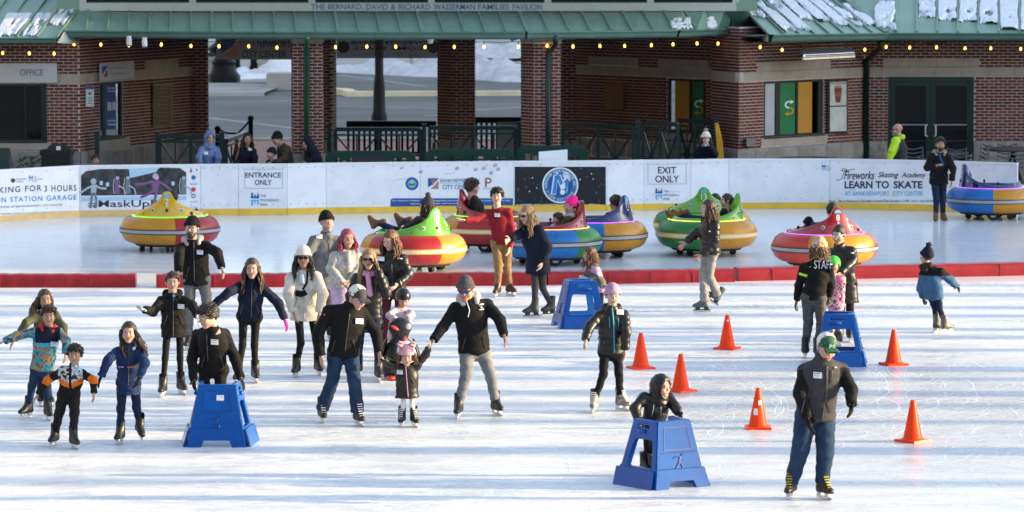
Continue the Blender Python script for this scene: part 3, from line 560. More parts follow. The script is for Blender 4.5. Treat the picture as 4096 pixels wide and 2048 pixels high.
def brick_wall(root, A, B, z0, z1, holes=(), name='wall', single=0, depth=.10, seed=1, prouds=.006):
    """mortar sheet with openings, proud bricks; returns plane.  holes: (u0,z0,u1,z1) in metres from A"""
    rnd = random.Random(seed); A, B = np.array(A, float), np.array(B, float); L = np.linalg.norm(B - A); u = (B - A) / L; n = np.array([u[1], -u[0], 0])
    pl = Plane(A, u, n); at = lambda a, z, o=0.0: A + u * a + np.array([0, 0, z]) + n * o
    us = sorted({0, L} | {min(max(h[i], 0), L) for h in holes for i in (0, 2)}); zs = sorted({z0, z1} | {min(max(h[i], z0), z1) for h in holes for i in (1, 3)})
    mb = MB()
    for a, b in zip(us[:-1], us[1:]):
        for c, d in zip(zs[:-1], zs[1:]):
            if any(h[0] - 1e-6 <= a and b <= h[2] + 1e-6 and h[1] - 1e-6 <= c and d <= h[3] + 1e-6 for h in holes): continue
            mb.quad(at(a, c), at(b, c), at(b, d), at(a, d))
    for h in holes:
        a, c, b, d = max(h[0], 0), max(h[1], z0), min(h[2], L), min(h[3], z1)
        if b <= a or d <= c: continue
        mb.quad(at(a, c), at(a, d), at(a, d, -depth), at(a, c, -depth)); mb.quad(at(b, d), at(b, c), at(b, c, -depth), at(b, d, -depth)); mb.quad(at(a, d), at(b, d), at(b, d, -depth), at(a, d, -depth)); mb.quad(at(b, c), at(a, c), at(a, c, -depth), at(b, c, -depth))
    wall = mb.build(name, MORT, root, fixn=False)
    rows = int((z1 - z0 + .005) / CRS); bricks = []
    for r in range(rows):
        zc = z0 + r * CRS; s = -(BLN / 2) * (r % 2) ; k = 0
        while s + k * BLN < L:
            a, b = max(s + k * BLN + MJ / 2, 0.0), min(s + (k + 1) * BLN - MJ / 2, L); k += 1
            segs = [(a, b)]
            for h in holes:
                if h[1] < zc + CRS - .02 and h[3] > zc + .02: segs = [q for (x, y) in segs for q in ((x, min(y, h[0] - .004)), (max(x, h[2] + .004), y)) if q[1] - q[0] > .03]
            bricks += [(x, y, zc + MJ / 2, zc + CRS - MJ / 2) for x, y in segs if y - x > .03]
    st = MB(); full = {}
    for i, (x, y, za, zb) in enumerate(bricks):
        mi = rnd.choices(range(4), (5, 5, 3, .5))[0]; pr = prouds + rnd.uniform(-.002, .002)
        if single > 0 and abs((y - x) - (BLN - MJ)) < .002:
            key = mi
            if key not in full:
                m0 = MB(); R = Matrix(((u[0], -n[0], 0), (u[1], -n[1], 0), (0, 0, 1))); m0.box((0, 0, 0), (BLN - MJ, .03, CRS - MJ), R=R); me = bpy.data.meshes.new('brick'); me.from_pydata(m0.v, [], m0.f); me.materials.append(BR[mi]); full[key] = me
            o = bpy.data.objects.new('brick', full[key]); COL.objects.link(o); o.parent = wall; c = at((x + y) / 2, (za + zb) / 2, pr - .015); o.location = Vector(c) - Vector(WLOC.get(wall.name, (0, 0, 0))); single -= 1; continue
        f, g = pr, -.01
        p = [at(x, za, g), at(y, za, g), at(x, za, f), at(y, za, f), at(x, zb, g), at(y, zb, g), at(x, zb, f), at(y, zb, f)]
        st.add(p, [(2, 3, 7, 6), (0, 2, 6, 4), (3, 1, 5, 7), (6, 7, 5, 4), (0, 1, 3, 2)], mi)
    if st.v: kind(st.build('brickwork', BR, wall), 'stuff')
    return wall, pl, L
def stones(wall, pl, u0, u1, z0, z1, wd, off=.018, m=STN, name='stone', rough=0.0, first=0.0, seed=2, gap=.006):
    rnd = random.Random(seed); a = u0; k = 0
    while a < u1 - .02:
        b = min(u1, a + (wd if k or not first else first)); k += 1
        mb = MB(); q = lambda uu, z, o: pl.o + pl.u * uu + np.array([0, 0, z]) + pl.n * o
        if rough <= 0:
            mb.hull8([q(a + gap / 2, z0 + gap / 2, -.03), q(b - gap / 2, z0 + gap / 2, -.03), q(a + gap / 2, z0 + gap / 2, off), q(b - gap / 2, z0 + gap / 2, off), q(a + gap / 2, z1 - gap / 2, -.03), q(b - gap / 2, z1 - gap / 2, -.03), q(a + gap / 2, z1 - gap / 2, off), q(b - gap / 2, z1 - gap / 2, off)])
            mb.build(name, m, wall)
        else:
            nx, nz = 7, 5; vs = []
            for j in range(nz + 1):
                for i in range(nx + 1):
                    e = min(i, nx - i, j, nz - j) > 0; vs.append(q(a + gap / 2 + (b - a - gap) * i / nx, z0 + gap / 2 + (z1 - z0 - gap) * j / nz, off * .4 + (rough * (.5 + rnd.random()) if e else 0)))
            mb.add(vs, [(j * (nx + 1) + i, j * (nx + 1) + i + 1, (j + 1) * (nx + 1) + i + 1, (j + 1) * (nx + 1) + i) for j in range(nz) for i in range(nx)]); mb.build(name, m, wall, fixn=False)
        a = b
def U(pl, px, py=500): q = pl.at(px, py); return float(np.dot(q - pl.o, pl.u))
def ZP(pl, px, py): return float(pl.at(px, py)[2])
ZW, ZB0, ZB1, ZT = 1.02, 2.46, 2.66, 3.62
def full_wall(root, A, B, holes=(), up=(), single=0, seed=1, rough=.025, sw=.36, below=()):
    A = np.array(A, float); B = np.array(B, float); L = np.linalg.norm(B - A); pl = Plane(A, B - A, ((B - A)[1], -(B - A)[0], 0))
    H = list(holes) + [(0, ZB0, L, ZB1)] + [(a, ZB1, b, ZB1 + .2) for a, b in up] + [(a, z0, b, z1) for a, b, z0, z1 in below]
    wall, pl, L = brick_wall(root, A, B, ZW, ZT, H, single=single, seed=seed)
    stones(wall, pl, 0, L, ZB0, ZB1, sw, first=sw * .6)
    for a, b in up: stones(wall, pl, a, b, ZB1, ZB1 + .2, sw, off=.014)
    for a, b, z0, z1 in below: stones(wall, pl, a, b, z0, z1, sw, off=.02)
    cuts = [0.0, L]
    dz = [h for h in holes if h[1] < ZW - .05]
    segs = [(0, L)]
    for h in dz: segs = [q for (x, y) in segs for q in ((x, min(y, h[0])), (max(x, h[2]), y)) if q[1] - q[0] > .02]
    for a, b in segs:
        stones(wall, pl, a, b, .62, ZW, sw * 1.05, m=RSTN, rough=rough, off=.03, seed=seed); stones(wall, pl, a, b, 0, .62, sw * 1.5, m=RSTN, off=.02, seed=seed + 3)
    return wall, pl, L
# ---- right wing (snack bar)
rw = empty('snack_bar_building', tuple(gp(3460, 88.4))); tag(rw, 'brick snack bar wing with green double doors, green and gold window and snowy green roof', 'building')
A_, B_ = gp(3460, 88.4), gp(4420, 88.4); pr = vplane(A_, B_); d0, d1 = U(pr, 3551), U(pr, 3895); dzt = ZP(pr, 3700, 307)
wR, pR, LR = full_wall(rw, A_, B_, [(d0, 0, d1, dzt)], up=[(U(pr, 3530), U(pr, 3914))], single=300, seed=11, sw=.59)
# double door
def slab(root, pl, x0, y0, x1, y1, o0, o1, m, name, corners=None):   # box between px corners on plane, from offset o0 to o1
    mb = MB(); c = corners or [(x0, y1), (x1, y1), (x0, y0), (x1, y0)]
    mb.hull8([pl.at(*c[0], o0), pl.at(*c[1], o0), pl.at(*c[0], o1), pl.at(*c[1], o1), pl.at(*c[2], o0), pl.at(*c[3], o0), pl.at(*c[2], o1), pl.at(*c[3], o1)]); return mb.build(name, m, root)
fr = MB()
def sb(mb, pl, x0, y0, x1, y1, o0, o1, mi=0):
    c = [(x0, y1), (x1, y1), (x0, y0), (x1, y0)]
    mb.hull8([pl.at(*c[0], o0), pl.at(*c[1], o0), pl.at(*c[0], o1), pl.at(*c[1], o1), pl.at(*c[2], o0), pl.at(*c[3], o0), pl.at(*c[2], o1), pl.at(*c[3], o1)], mi)
yb = 745
sb(fr, pR, 3551, 307, 3566, yb, -.1, -.02); sb(fr, pR, 3880, 307, 3895, yb, -.1, -.02); sb(fr, pR, 3566, 307, 3880, 326, -.1, -.02)
fr.build('door_frame', DGRN, rw)
for (xa, xb, hx) in ((3567, 3722, 3708), (3724, 3879, 3737)):
    m_ = MB(); g0, g1 = (3581, 3703) if xa < 3700 else (3743, 3867)
    sb(m_, pR, xa, 327, g0, yb, -.095, -.045); sb(m_, pR, g1, 327, xb, yb, -.095, -.045); sb(m_, pR, g0, 327, g1, 343, -.095, -.045); sb(m_, pR, g0, 690, g1, yb, -.095, -.045)
    dr = m_.build('door', DGRN, rw); slab(dr, pR, g0, 343, g1, 690, -.075, -.068, GLASS, 'pane'); slab(dr, pR, g0, 497, g1, 501, -.066, -.04, ALU, 'push_bar')
    hm = MB(); q = [pR.at(hx + (-1 if hx < 3720 else 1) * dx, y_, o) for dx, y_, o in ((0, 500, -.045), (0, 500, .03), (-6 + 18 if False else 6, 502, .05), (6, 543, .05), (0, 545, .03), (0, 545, -.045))]; hm.tube(q, .014, 8); hm.build('handle', mat('white metal', (.75, .76, .78), .3), dr)
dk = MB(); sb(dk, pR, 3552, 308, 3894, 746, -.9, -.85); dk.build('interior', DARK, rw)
gl = MB(); 
for (x0, y0, x1, y1, mi) in ((3590, 352, 3640, 370, 0), (3600, 395, 3665, 402, 1), (3755, 372, 3840, 388, 2), (3775, 400, 3800, 440, 3), (3620, 410, 3660, 470, 3)): drect(gl, pR, x0, y0, x1, y1, -.6, mi)
gl.build('indoor_signs', [mat('neon red', (.3, .03, .05), .5, emit=(1, .1, .15), estr=.6), mat('neon violet', (.2, .03, .3), .5, emit=(.8, .1, 1), estr=.7), mat('indoor pale', (.35, .3, .33), .6), mat('indoor dim', (.08, .09, .12), .6)], rw, fixn=False)
# angled wall with window and menu
A_, B_ = gp(2955, 84.9), gp(3460, 88.4); pm = vplane(A_, B_); w0, w1 = U(pm, 3055), U(pm, 3293); wz0, wz1 = ZP(pm, 3175, 543), ZP(pm, 3175, 321)
wM, pM, LM = full_wall(rw, A_, B_, [(w0, wz0, w1, wz1)], up=[(U(pm, 3028), U(pm, 3320))], below=[(U(pm, 3042), U(pm, 3308), wz0 - .19, wz0 - .001)], seed=12, sw=.5)
def window(root, pl, x0, x1, zt, zb, panes, depth=-.08):
    # panes: list of (fx0,fx1,material)
    P3 = lambda px, z, o: pl.o + pl.u * U(pl, px) + np.array([0, 0, z]) + pl.n * o
    def bx(mb, xa, xb, za, zc, o0, o1): mb.hull8([P3(xa, za, o0), P3(xb, za, o0), P3(xa, za, o1), P3(xb, za, o1), P3(xa, zc, o0), P3(xb, zc, o0), P3(xa, zc, o1), P3(xb, zc, o1)])
    f = MB(); e = (x1 - x0) * .035
    bx(f, x0, x0 + e, zb, zt, depth, depth + .06); bx(f, x1 - e * 2.2, x1, zb, zt, depth, depth + .06); bx(f, x0 + e, x1 - e * 2.2, zt - .05, zt, depth, depth + .06); bx(f, x0 + e, x1 - e * 2.2, zb, zb + .04, depth, depth + .06)
    W = f.build('window', mat('black frame', (.008, .012, .012), .4), root)
    for xa, xb, m in panes:
        g = MB(); bx(g, xa, xb, zb + .041, zt - .051, depth + .01, depth + .03); g.build('pane', m, W)
    for (xa, xb, m), (xc, xd, m2) in zip(panes[:-1], panes[1:]):
        g = MB(); bx(g, xb, xc, zb + .041, zt - .051, depth + .005, depth + .055); g.build('mullion', MATS['black frame'], W)
    s = MB(); bx(s, x0 - 2, x1 + 2, zb - .03, zb - .001, depth, .04); s.build('sill', DGRN, W)
    return W
PGREEN = mat('window green', hexc('1c7447'), .35, .06, 4); PGOLD = mat('window gold', hexc('b8862a'), .4, .06, 4); PGREY = mat('window frosted', (.42, .46, .50), .35, .08, 3)
wn = window(rw, pM, 3055, 3293, wz1, wz0, [(3062, 3106, PGREY), (3124, 3188, PGREEN), (3196, 3255, PGOLD)])
def arrows(root, pl, cx, cy, s, off):
    mb = MB()
    def arc(a0, a1, ccx, ccy, mi):
        n = 10; pts = [(ccx + 15 * s * math.cos(rad(a0 + (a1 - a0) * i / n)), ccy + 15 * s * math.sin(rad(a0 + (a1 - a0) * i / n))) for i in range(n + 1)]
        for i in range(n):
            (xa, ya), (xb, yb_) = pts[i], pts[i + 1]; k = 9.0 / 15
            decal(mb, pl, [(xa, ya), (xb, yb_), (ccx + (xb - ccx) * k, ccy + (yb_ - ccy) * k), (ccx + (xa - ccx) * k, ccy + (ya - ccy) * k)], off, mi)
    arc(80, 270, cx - 3 * s, cy - 14 * s, 0); drect(mb, pl, cx - 3 * s, cy - 29 * s, cx + 6 * s, cy - 23 * s, off, 0); decal(mb, pl, [(cx + 5 * s, cy - 34 * s), (cx + 19 * s, cy - 26 * s), (cx + 5 * s, cy - 17 * s)], off, 0)
    arc(-100, 90, cx + 3 * s, cy + 10 * s, 1); drect(mb, pl, cx - 6 * s, cy + 19 * s, cx + 3 * s, cy + 25 * s, off, 1); decal(mb, pl, [(cx - 5 * s, cy + 13 * s), (cx - 19 * s, cy + 22 * s), (cx - 5 * s, cy + 31 * s)], off, 1)
    mb.build('arrow_mark', [INK['white'], INK['ochre']], root, fixn=False)
arrows(wn, pM, 3157, 433, 1.0, -.045)
mn = MB(); c = [(3311, 536), (3391, 533), (3311, 320), (3391, 317)]
MF = slab(rw, pM, 0, 0, 0, 0, .02, .06, MATS['black frame'], 'menu_board', corners=c)
slab(MF, pM, 0, 0, 0, 0, .062, .066, mat('menu pale', (.55, .60, .56), .4), 'menu_panel', corners=[(3320, 526), (3386, 524), (3320, 428), (3386, 426)])
slab(MF, pM, 0, 0, 0, 0, .062, .066, MATS['menu pale'], 'menu_panel', corners=[(3320, 423), (3386, 421), (3320, 328), (3386, 326)])
mb = MB(); dtext(mb, pM, 'Hot Chocolate', 3322, 327, 3385, 337, .070, 0, .2)
decal(mb, pM, [(3343, 410), (3362, 409), (3368, 352), (3337, 353)], .070, 1); decal(mb, pM, [(3337, 353), (3368, 352), (3366, 343), (3339, 344)], .071, 2); dcirc(mb, pM, 3353, 378, 8, .072, 2, 14, 5); mb.build('print', [INK['brown'], INK['brown'], INK['tan']], MF, fixn=False)
jb = MB(); sb(jb, pM, 2986, 553, 3021, 586, .01, .14); jb.build('junction_box', mat('box grey', (.16, .17, .19), .5), rw)
# short corner face and recessed dark wall
wC, pC, LC = full_wall(rw, gp(2845, 86.3), gp(2955, 84.9), seed=13, sw=.3)
A_, B_ = gp(2300, 90.3), gp(2845, 86.9); pd = vplane(A_, B_); zt_, zb_ = ZP(pd, 2745, 316), ZP(pd, 2745, 528)
wD, pD, LD = full_wall(rw, A_, B_, [(U(pd, 2670), zb_, U(pd, 2822), zt_)], up=[(U(pd, 2356), U(pd, 2554)), (U(pd, 2632), U(pd, 2840))], below=[(U(pd, 2660), U(pd, 2840), zb_ - .19, zb_ - .001)], seed=14, sw=.55, rough=.015)
wn2 = window(rw, pD, 2670, 2822, zt_, zb_, [(2693, 2753, PGOLD), (2760, 2816, PGREEN)])
arrows(wn2, pD, 2796, 430, 1.0, -.045)
BRZ = mat('bronze', (.10, .065, .03), .45, .2, 4, metal=.6); BRZF = mat('bronze frame', (.26, .14, .05), .4, .2, 4, metal=.6)
pq = slab(rw, pD, 2418, 332, 2495, 440, .012, .05, BRZ, 'plaque')
# joining side wall behind corner so nothing is hollow
mb = MB(); mb.quad(gp(2845, 86.3), gp(2845, 86.9), gp(2845, 86.9) + np.array([0, 0, ZT]), gp(2845, 86.3) + np.array([0, 0, ZT])); mb.build('wall', MORT, rw)
# ---- left wing (office)
lw = empty('office_building', tuple(gp(100, 84.0))); tag(lw, 'brick office wing with white OFFICE sign, dark window and green roof', 'building')
A_, B_ = gp(-420, 84.0), gp(320, 84.0); po = vplane(A_, B_); zt_, zb_ = ZP(po, 90, 336), ZP(po, 90, 565)
wO, pO, LO = full_wall(lw, A_, B_, [(U(po, -120), zb_, U(po, 188), zt_)], below=[(U(po, -130), U(po, 205), zb_ - .19, zb_ - .001)], single=300, seed=21, sw=.62)
wn3 = window(lw, pO, -120, 188, zt_, zb_, [(-108, 98, GLASS), (104, 178, GLASS)])
sg = slab(lw, pO, -140, 253, 228, 331, .03, .10, SIGNG, 'office_sign'); mb = MB(); dtext(mb, pO, 'OFFICE', 79, 277, 173, 303, .106, 0); mb.build('print', [INK['grey']], sg, fixn=False)
wL2, pL2, _ = full_wall(lw, gp(320, 84.0), gp(397, 84.95), seed=22, sw=.4)
nt_ = slab(lw, pL2, 343, 343, 376, 427, .02, .035, INK['white'], 'notice_sign'); mb = MB(); drect(mb, pL2, 344, 344, 375, 357, .038, 0); dcirc(mb, pL2, 359, 374, 6, .038, 1, 12); 
for k in range(3): drect(mb, pL2, 352, 388 + k * 11, 367, 394 + k * 11, .038, 2)
mb.build('print', [INK['mid'], INK['green'], INK['lgrey']], nt_, fixn=False)
A_, B_ = gp(397, 84.95), gp(775, 89.2); pe = vplane(A_, B_); zt_, zb_ = ZP(pe, 440, 328), ZP(pe, 440, 552)
wE, pE, _ = full_wall(lw, A_, B_, [(U(pe, 399), zb_, U(pe, 492), zt_)], up=[(U(pe, 580), U(pe, 715))], below=[(U(pe, 397), U(pe, 518), zb_ - .3, zb_ - .001)], seed=23, sw=.5, rough=.012)
window(lw, pE, 399, 492, zt_, zb_, [(402, 414, mat('poster blue', hexc('24408c'), .5)), (426, 472, MATS['poster blue'])])
mb = MB()
for (x0, y0, x1, y1, mi) in ((430, 350, 468, 356, 0), (432, 362, 464, 368, 0), (430, 408, 446, 442, 1), (449, 407, 467, 440, 1), (430, 480, 468, 486, 0), (432, 494, 466, 502, 0), (426, 518, 472, 540, 0), (402, 522, 413, 543, 0)): drect(mb, pE, x0, y0, x1, y1, -.045, mi)
mb.build('poster_print', [INK['lgrey'], INK['faint']], lw, fixn=False)
sg = slab(lw, pE, 0, 0, 0, 0, .03, .09, SIGNG, 'bank_sign', corners=[(398, 325), (537, 313), (398, 252), (537, 242)])
mb = MB(); decal(mb, pE, [(408, 300), (408, 266), (432, 264)], .095, 0); decal(mb, pE, [(414, 308), (430, 306), (430, 276)], .095, 1); dtext(mb, pE, 'BankNewport', 436, 268, 502, 280, .095, 2, slope=-4); dtext(mb, pE, 'City Center', 440, 291, 498, 302, .095, 2, slope=-4); mb.build('print', [INK['mid'], INK['rust'], INK['grey']], sg, fixn=False)
pq = slab(lw, pE, 612, 335, 690, 508, .012, .06, BRZF, 'plaque'); slab(pq, pE, 618, 343, 685, 500, .061, .066, BRZ, 'plaque_face'); mb = MB()
for k in range(9): drect(mb, pE, 628 + (k % 3) * 3, 352 + k * 16, 676 - (k % 2) * 6, 357 + k * 16, .069, 0)
mb.build('print', [BRZF], pq, fixn=False)
# ---- central pavilion
pv = empty('pavilion', tuple(gp(1700, 84.0))); tag(pv, 'open brick pavilion with green standing seam canopy and lettered white fascia', 'pavilion')
def pillar(faces, zt=3.5, seed=0, cap=True, single=0):
    root_p = None
    for i, (a, b) in enumerate(faces):
        A, B = gp(*a), gp(*b); L = np.linalg.norm(B - A)
        w_, pl, L = brick_wall(pv, A, B, ZW, zt - (.17 if cap else 0), (), name='pillar', seed=seed * 7 + i, single=single if L > .4 else 0)
        stones(w_, pl, 0, L, 0.0, ZW, L + .01, m=RSTN, off=.03)
        if cap: stones(w_, pl, 0, L, zt - .17, zt, L + .01, off=.02)
pillar([((1172, 83.0), (1290, 83.0)), ((1290, 83.0), (1295.5, 83.62)), ((1167, 83.62), (1172, 83.0))], seed=31, single=120)
pillar([((2084, 83.45), (2137, 83.0)), ((2137, 83.0), (2243, 83.0)), ((2243, 83.0), (2240, 83.62))], seed=32, single=120)
pillar([((1215, 88.6), (1330, 88.6)), ((1330, 88.6), (1345, 89.2))], seed=33, cap=False)
pillar([((1750, 89.1), (1808, 88.6)), ((1808, 88.6), (1897, 88.6)), ((1897, 88.6), (1900, 89.2))], seed=34, cap=False)
pillar([((2232, 88.6), (2304, 88.6))], seed=35, cap=False); pillar([((772, 89.0), (832, 89.0)), ((832, 89.0), (834, 89.6))], seed=36, cap=False)
EV = [(-40, 146), (262, 150), (700, 153), (1100, 155), (1500, 156), (2100, 156), (2700, 149), (2960, 139), (3036, 135)]
ev = [G(x, y, 3.43) for x, y in EV[1:]]; evx = [e[0] for e in EV[1:]]
TP = [(233, 38), (700, 49), (1500, 52), (2100, 51), (2700, 43), (3020, 34)]
tp = [P(x, y, 85.35) for x, y in TP]; tpx = [t[0] for t in TP]
def lerp_poly(xs, ps, x):
    ps = np.array(ps); return np.array([np.interp(x, xs, ps[:, i]) for i in range(3)])
deck = MB(); NP = 33
bx_ = np.linspace(262, 3036, NP + 1); tx_ = np.linspace(233, 3020, NP + 1)
# seams lean towards the middle of the canopy: top is narrower
tx_ = 1640 + (tx_ - 1640) * .972
ev2 = [e + np.array([0, 0, .125]) for e in ev]
B0 = [lerp_poly(evx, ev2, x) for x in bx_]; T0 = [lerp_poly(tpx, tp, x) for x in tx_]
for i in range(NP): deck.quad(B0[i] - [0, 0, .02], B0[i + 1] - [0, 0, .02], T0[i + 1] - [0, 0, .02], T0[i] - [0, 0, .02])
roof = deck.build('roof', GRN2, pv, fixn=False)
for i in range(NP):
    m_ = MB(); a, b, c, d = B0[i], B0[i + 1], T0[i + 1], T0[i]; m_.prism([a, b, c, d], (0, 0, -.012)); m_.build('roof_panel', GRN, roof)
for i in range(NP + 1):
    m_ = MB(); big = i in (7, 13, 17, 22, 27); m_.beam(B0[i] + [0, 0, .02], T0[i] + [0, 0, .02], .06 if big else .03, .05 if big else .045); m_.build('roof_seam', GRN, roof)
def gutter(root, pts, h=.15, wd=.14):
    m_ = MB()
    for a, b in zip(pts[:-1], pts[1:]):
        d = (b - a) / np.linalg.norm(b - a); n = np.array([d[1], -d[0], 0])
        prof = [(0, 0), (.06, -.005), (.10, .03), (.12, .10), (.15, .125), (.15, .15), (.12, .15), (0, .15)]
        for (o0, z0), (o1, z1) in zip(prof[:-1], prof[1:]): m_.quad(a + n * o0 + [0, 0, z0 * h / .15], b + n * o0 + [0, 0, z0 * h / .15], b + n * o1 + [0, 0, z1 * h / .15], a + n * o1 + [0, 0, z1 * h / .15])
        m_.quad(a, a + [0, 0, h], b + [0, 0, h], b)
    for e, s in ((pts[0], 1), (pts[-1], -1)): m_.quad(e, e + np.array([0, -.14, .03]), e + np.array([0, -.15, h]), e + np.array([0, 0, h]))
    return m_.build('gutter', GRN2, root, fixn=False)
gutter(pv, [e.copy() for e in ev])
# ceiling, clerestory, fascia
c_ = MB(); pts = [e - [0, 0, .0] for e in ev]; back = [np.array([ev[-1][0] + .2, 91.0, 3.43]), np.array([ev[0][0] - .2, 91.0, 3.43])]
c_.poly([p + np.array([0, .01, .004]) for p in pts] + back); c_.build('ceiling', mat('dark soffit', (.022, .02, .018), .8), pv, fixn=False)
pf = Plane((0, 85.3, 0), (1, 0, 0), (0, -1, 0))
fs_ = MB(); sb(fs_, pf, 318, 11, 2945, 44, -.1, .03); fas = fs_.build('fascia', FASC, pv)
for wd_, xa, xb in (('THE', 1244, 1300), ('BERNARD,', 1312, 1452), ('DAVID', 1465, 1552), ('&', 1564, 1582), ('RICHARD', 1594, 1722), ('WASSERMAN', 1734, 1900), ('FAMILIES', 1912, 2036), ('PAVILION', 2050, 2167)): mb = MB(); dtext(mb, pf, wd_, xa, 16, xb, 41 if ',' in wd_ else 39, .036, 0); mb.build('lettering', [INK['teal']], fas, fixn=False)
fs_ = MB(); sb(fs_, pf, 330, -160, 2935, 10, -.14, -.06); fs_.build('clerestory_glass', GLASS, pv)
for x in (318, 757, 1234, 1712, 2178, 2588, 2930): m_ = MB(); sb(m_, pf, x, -160, x + 27, 10.5, -.08, .03); m_.build('clerestory_post', FASC, pv)
m_ = MB(); sb(m_, pf, 330, 3, 2935, 10.6, -.05, .0); 
for x in range(400, 2900, 118): sb(m_, pf, x, -160, x + 6, 3, -.05, -.01)
m_.build('window_frame', DGRN, pv)
for x0, x1 in ((225, 318), (2945, 3030)): m_ = MB(); sb(m_, pf, x0, -160, x1, 44, -.6, .02); m_.build('end_wall', GRN, pv)
m_ = MB(); top = P(2048, -160, 85.3)[2]; m_.box((-2.2, 88.2, (top + 3.55) / 2), (13.8, 5.2, top - 3.55)); m_.build('core', DARK, pv); m_ = MB(); m_.box((-2.2, 88.0, top + .1), (14.6, 7.4, .2)); m_.build('upper_roof', GRN2, pv)
# ridge flashing at top of canopy
m_ = MB()
for a, b in zip(tp[:-1], tp[1:]): m_.beam(a + [0, -.01, .03], b + [0, -.01, .03], .06, .07)
m_.build('flashing', GRN2, pv)
# wing roofs
def pan_roof(root, BL, BRr, TR, TL, n, name='roof', seam=.045):
    BL, BRr, TR, TL = [P(*q) if len(q) == 3 else np.array(q) for q in (BL, BRr, TR, TL)]
    mb = MB(); mb.quad(BL - [0, 0, .03], BRr - [0, 0, .03], TR - [0, 0, .03], TL - [0, 0, .03]); rf = mb.build(name, GRN2, root, fixn=False)
    for i in range(n):
        t0, t1 = i / n, (i + 1) / n; a, b, c, d = BL + (BRr - BL) * t0, BL + (BRr - BL) * t1, TL + (TR - TL) * t1, TL + (TR - TL) * t0
        m_ = MB(); m_.prism([a, b, c, d], (0, 0, -.012)); m_.build('roof_panel', GRN, rf)
    for i in range(n + 1):
        t = i / n; m_ = MB(); m_.beam(BL + (BRr - BL) * t + [0, 0, .02], TL + (TR - TL) * t + [0, 0, .02], .035, .05); m_.build('roof_seam', GRN, rf)
    return rf, (BL, BRr, TR, TL)
rfL, cL = pan_roof(lw, (-330, 152, 82.9), (226, 152, 82.9), (395, -70, 88.0), (-160, -70, 88.0), 7)
gutter(lw, [P(-330, 174, 82.88), P(224, 174, 82.88)], h=.12)
m_ = MB(); m_.poly([P(228, 172, 82.9), P(262, 118, 83.6), P(262, 160, 84.5), P(320, 176, 84.0)]); m_.build('soffit', FASC, lw, fixn=False)
rfM, cM = pan_roof(rw, (3074, 138, 83.9), (3545, 131, 87.2), (3300, -70, 93.0), (2860, -70, 90.5), 8)
gutter(rw, [P(3072, 168, 83.88), P(3540, 160, 87.1), P(4420, 161, 87.1)], h=.16)
m_ = MB(); m_.poly([P(3036, 138, 85.3), P(3072, 140, 83.9), P(3072, 168, 83.9), P(3036, 160, 85.6), P(2960, 166, 85.2), P(2860, 150, 86.0)]); m_.build('soffit', FASC, rw, fixn=False)
m_ = MB(); m_.quad(P(3072, 166, 83.95), P(3540, 159, 87.2), P(3540, 166, 88.5), P(2960, 166, 85.2)); m_.quad(P(3540, 159, 87.2), P(4420, 160, 87.2), P(4420, 166, 88.5), P(3540, 166, 88.5)); m_.build('soffit', MATS['dark soffit'], rw, fixn=False)
# right part: vertical pans cut by the valley
xs = [3345, 3425, 3506, 3585, 3667, 3749, 3831, 3913, 3995, 4078, 4160, 4242, 4330]; mb = MB()
YR0, YR1 = 87.15, 92.0
def roofpt(px, py): t = (131 - py) / 201.0; return P(px, py, YR0 + (YR1 - YR0) * t)
rfm = MB(); rfm.quad(roofpt(3545, 131) - [0, 0, .03], roofpt(4330, 131) - [0, 0, .03], roofpt(4330, -70) - [0, 0, .03], roofpt(3300, -70) - [0, 0, .03]); rfR = rfm.build('roof', GRN2, rw, fixn=False)
val = lambda x: 131 if x >= 3545 else max(-70, 131 - (3545 - x) * 201 / 245.0)
for a, b in zip(xs[:-1], xs[1:]):
    m_ = MB(); ps = [roofpt(a, val(a))] + ([roofpt(3545, 131)] if a < 3545 < b else []) + [roofpt(b, val(b)), roofpt(b, -70), roofpt(a, -70)]; m_.prism(ps, (0, 0, -.012)); m_.build('roof_panel', GRN, rfR)
for a in xs: m_ = MB(); m_.beam(roofpt(a, val(a)) + [0, 0, .02], roofpt(a, -70) + [0, 0, .02], .035, .05); m_.build('roof_seam', GRN, rfR)
m_ = MB(); m_.beam(roofpt(3545, 131) + [0, 0, .015], roofpt(3302, -70) + [0, 0, .015], .12, .03); m_.build('valley', GRN2, rfR)
# plain back volumes so the wings are closed
for root, x0, x1, y0 in ((lw, -420, 300, 85.2), (rw, 3100, 4420, 89.4)):
    a, b = gp(x0, y0), gp(x1, y0); m_ = MB(); m_.box(((a[0] + b[0]) / 2, y0 + 3, 1.75), (b[0] - a[0], 6, 3.5)); m_.build('back_volume', DARK, root)
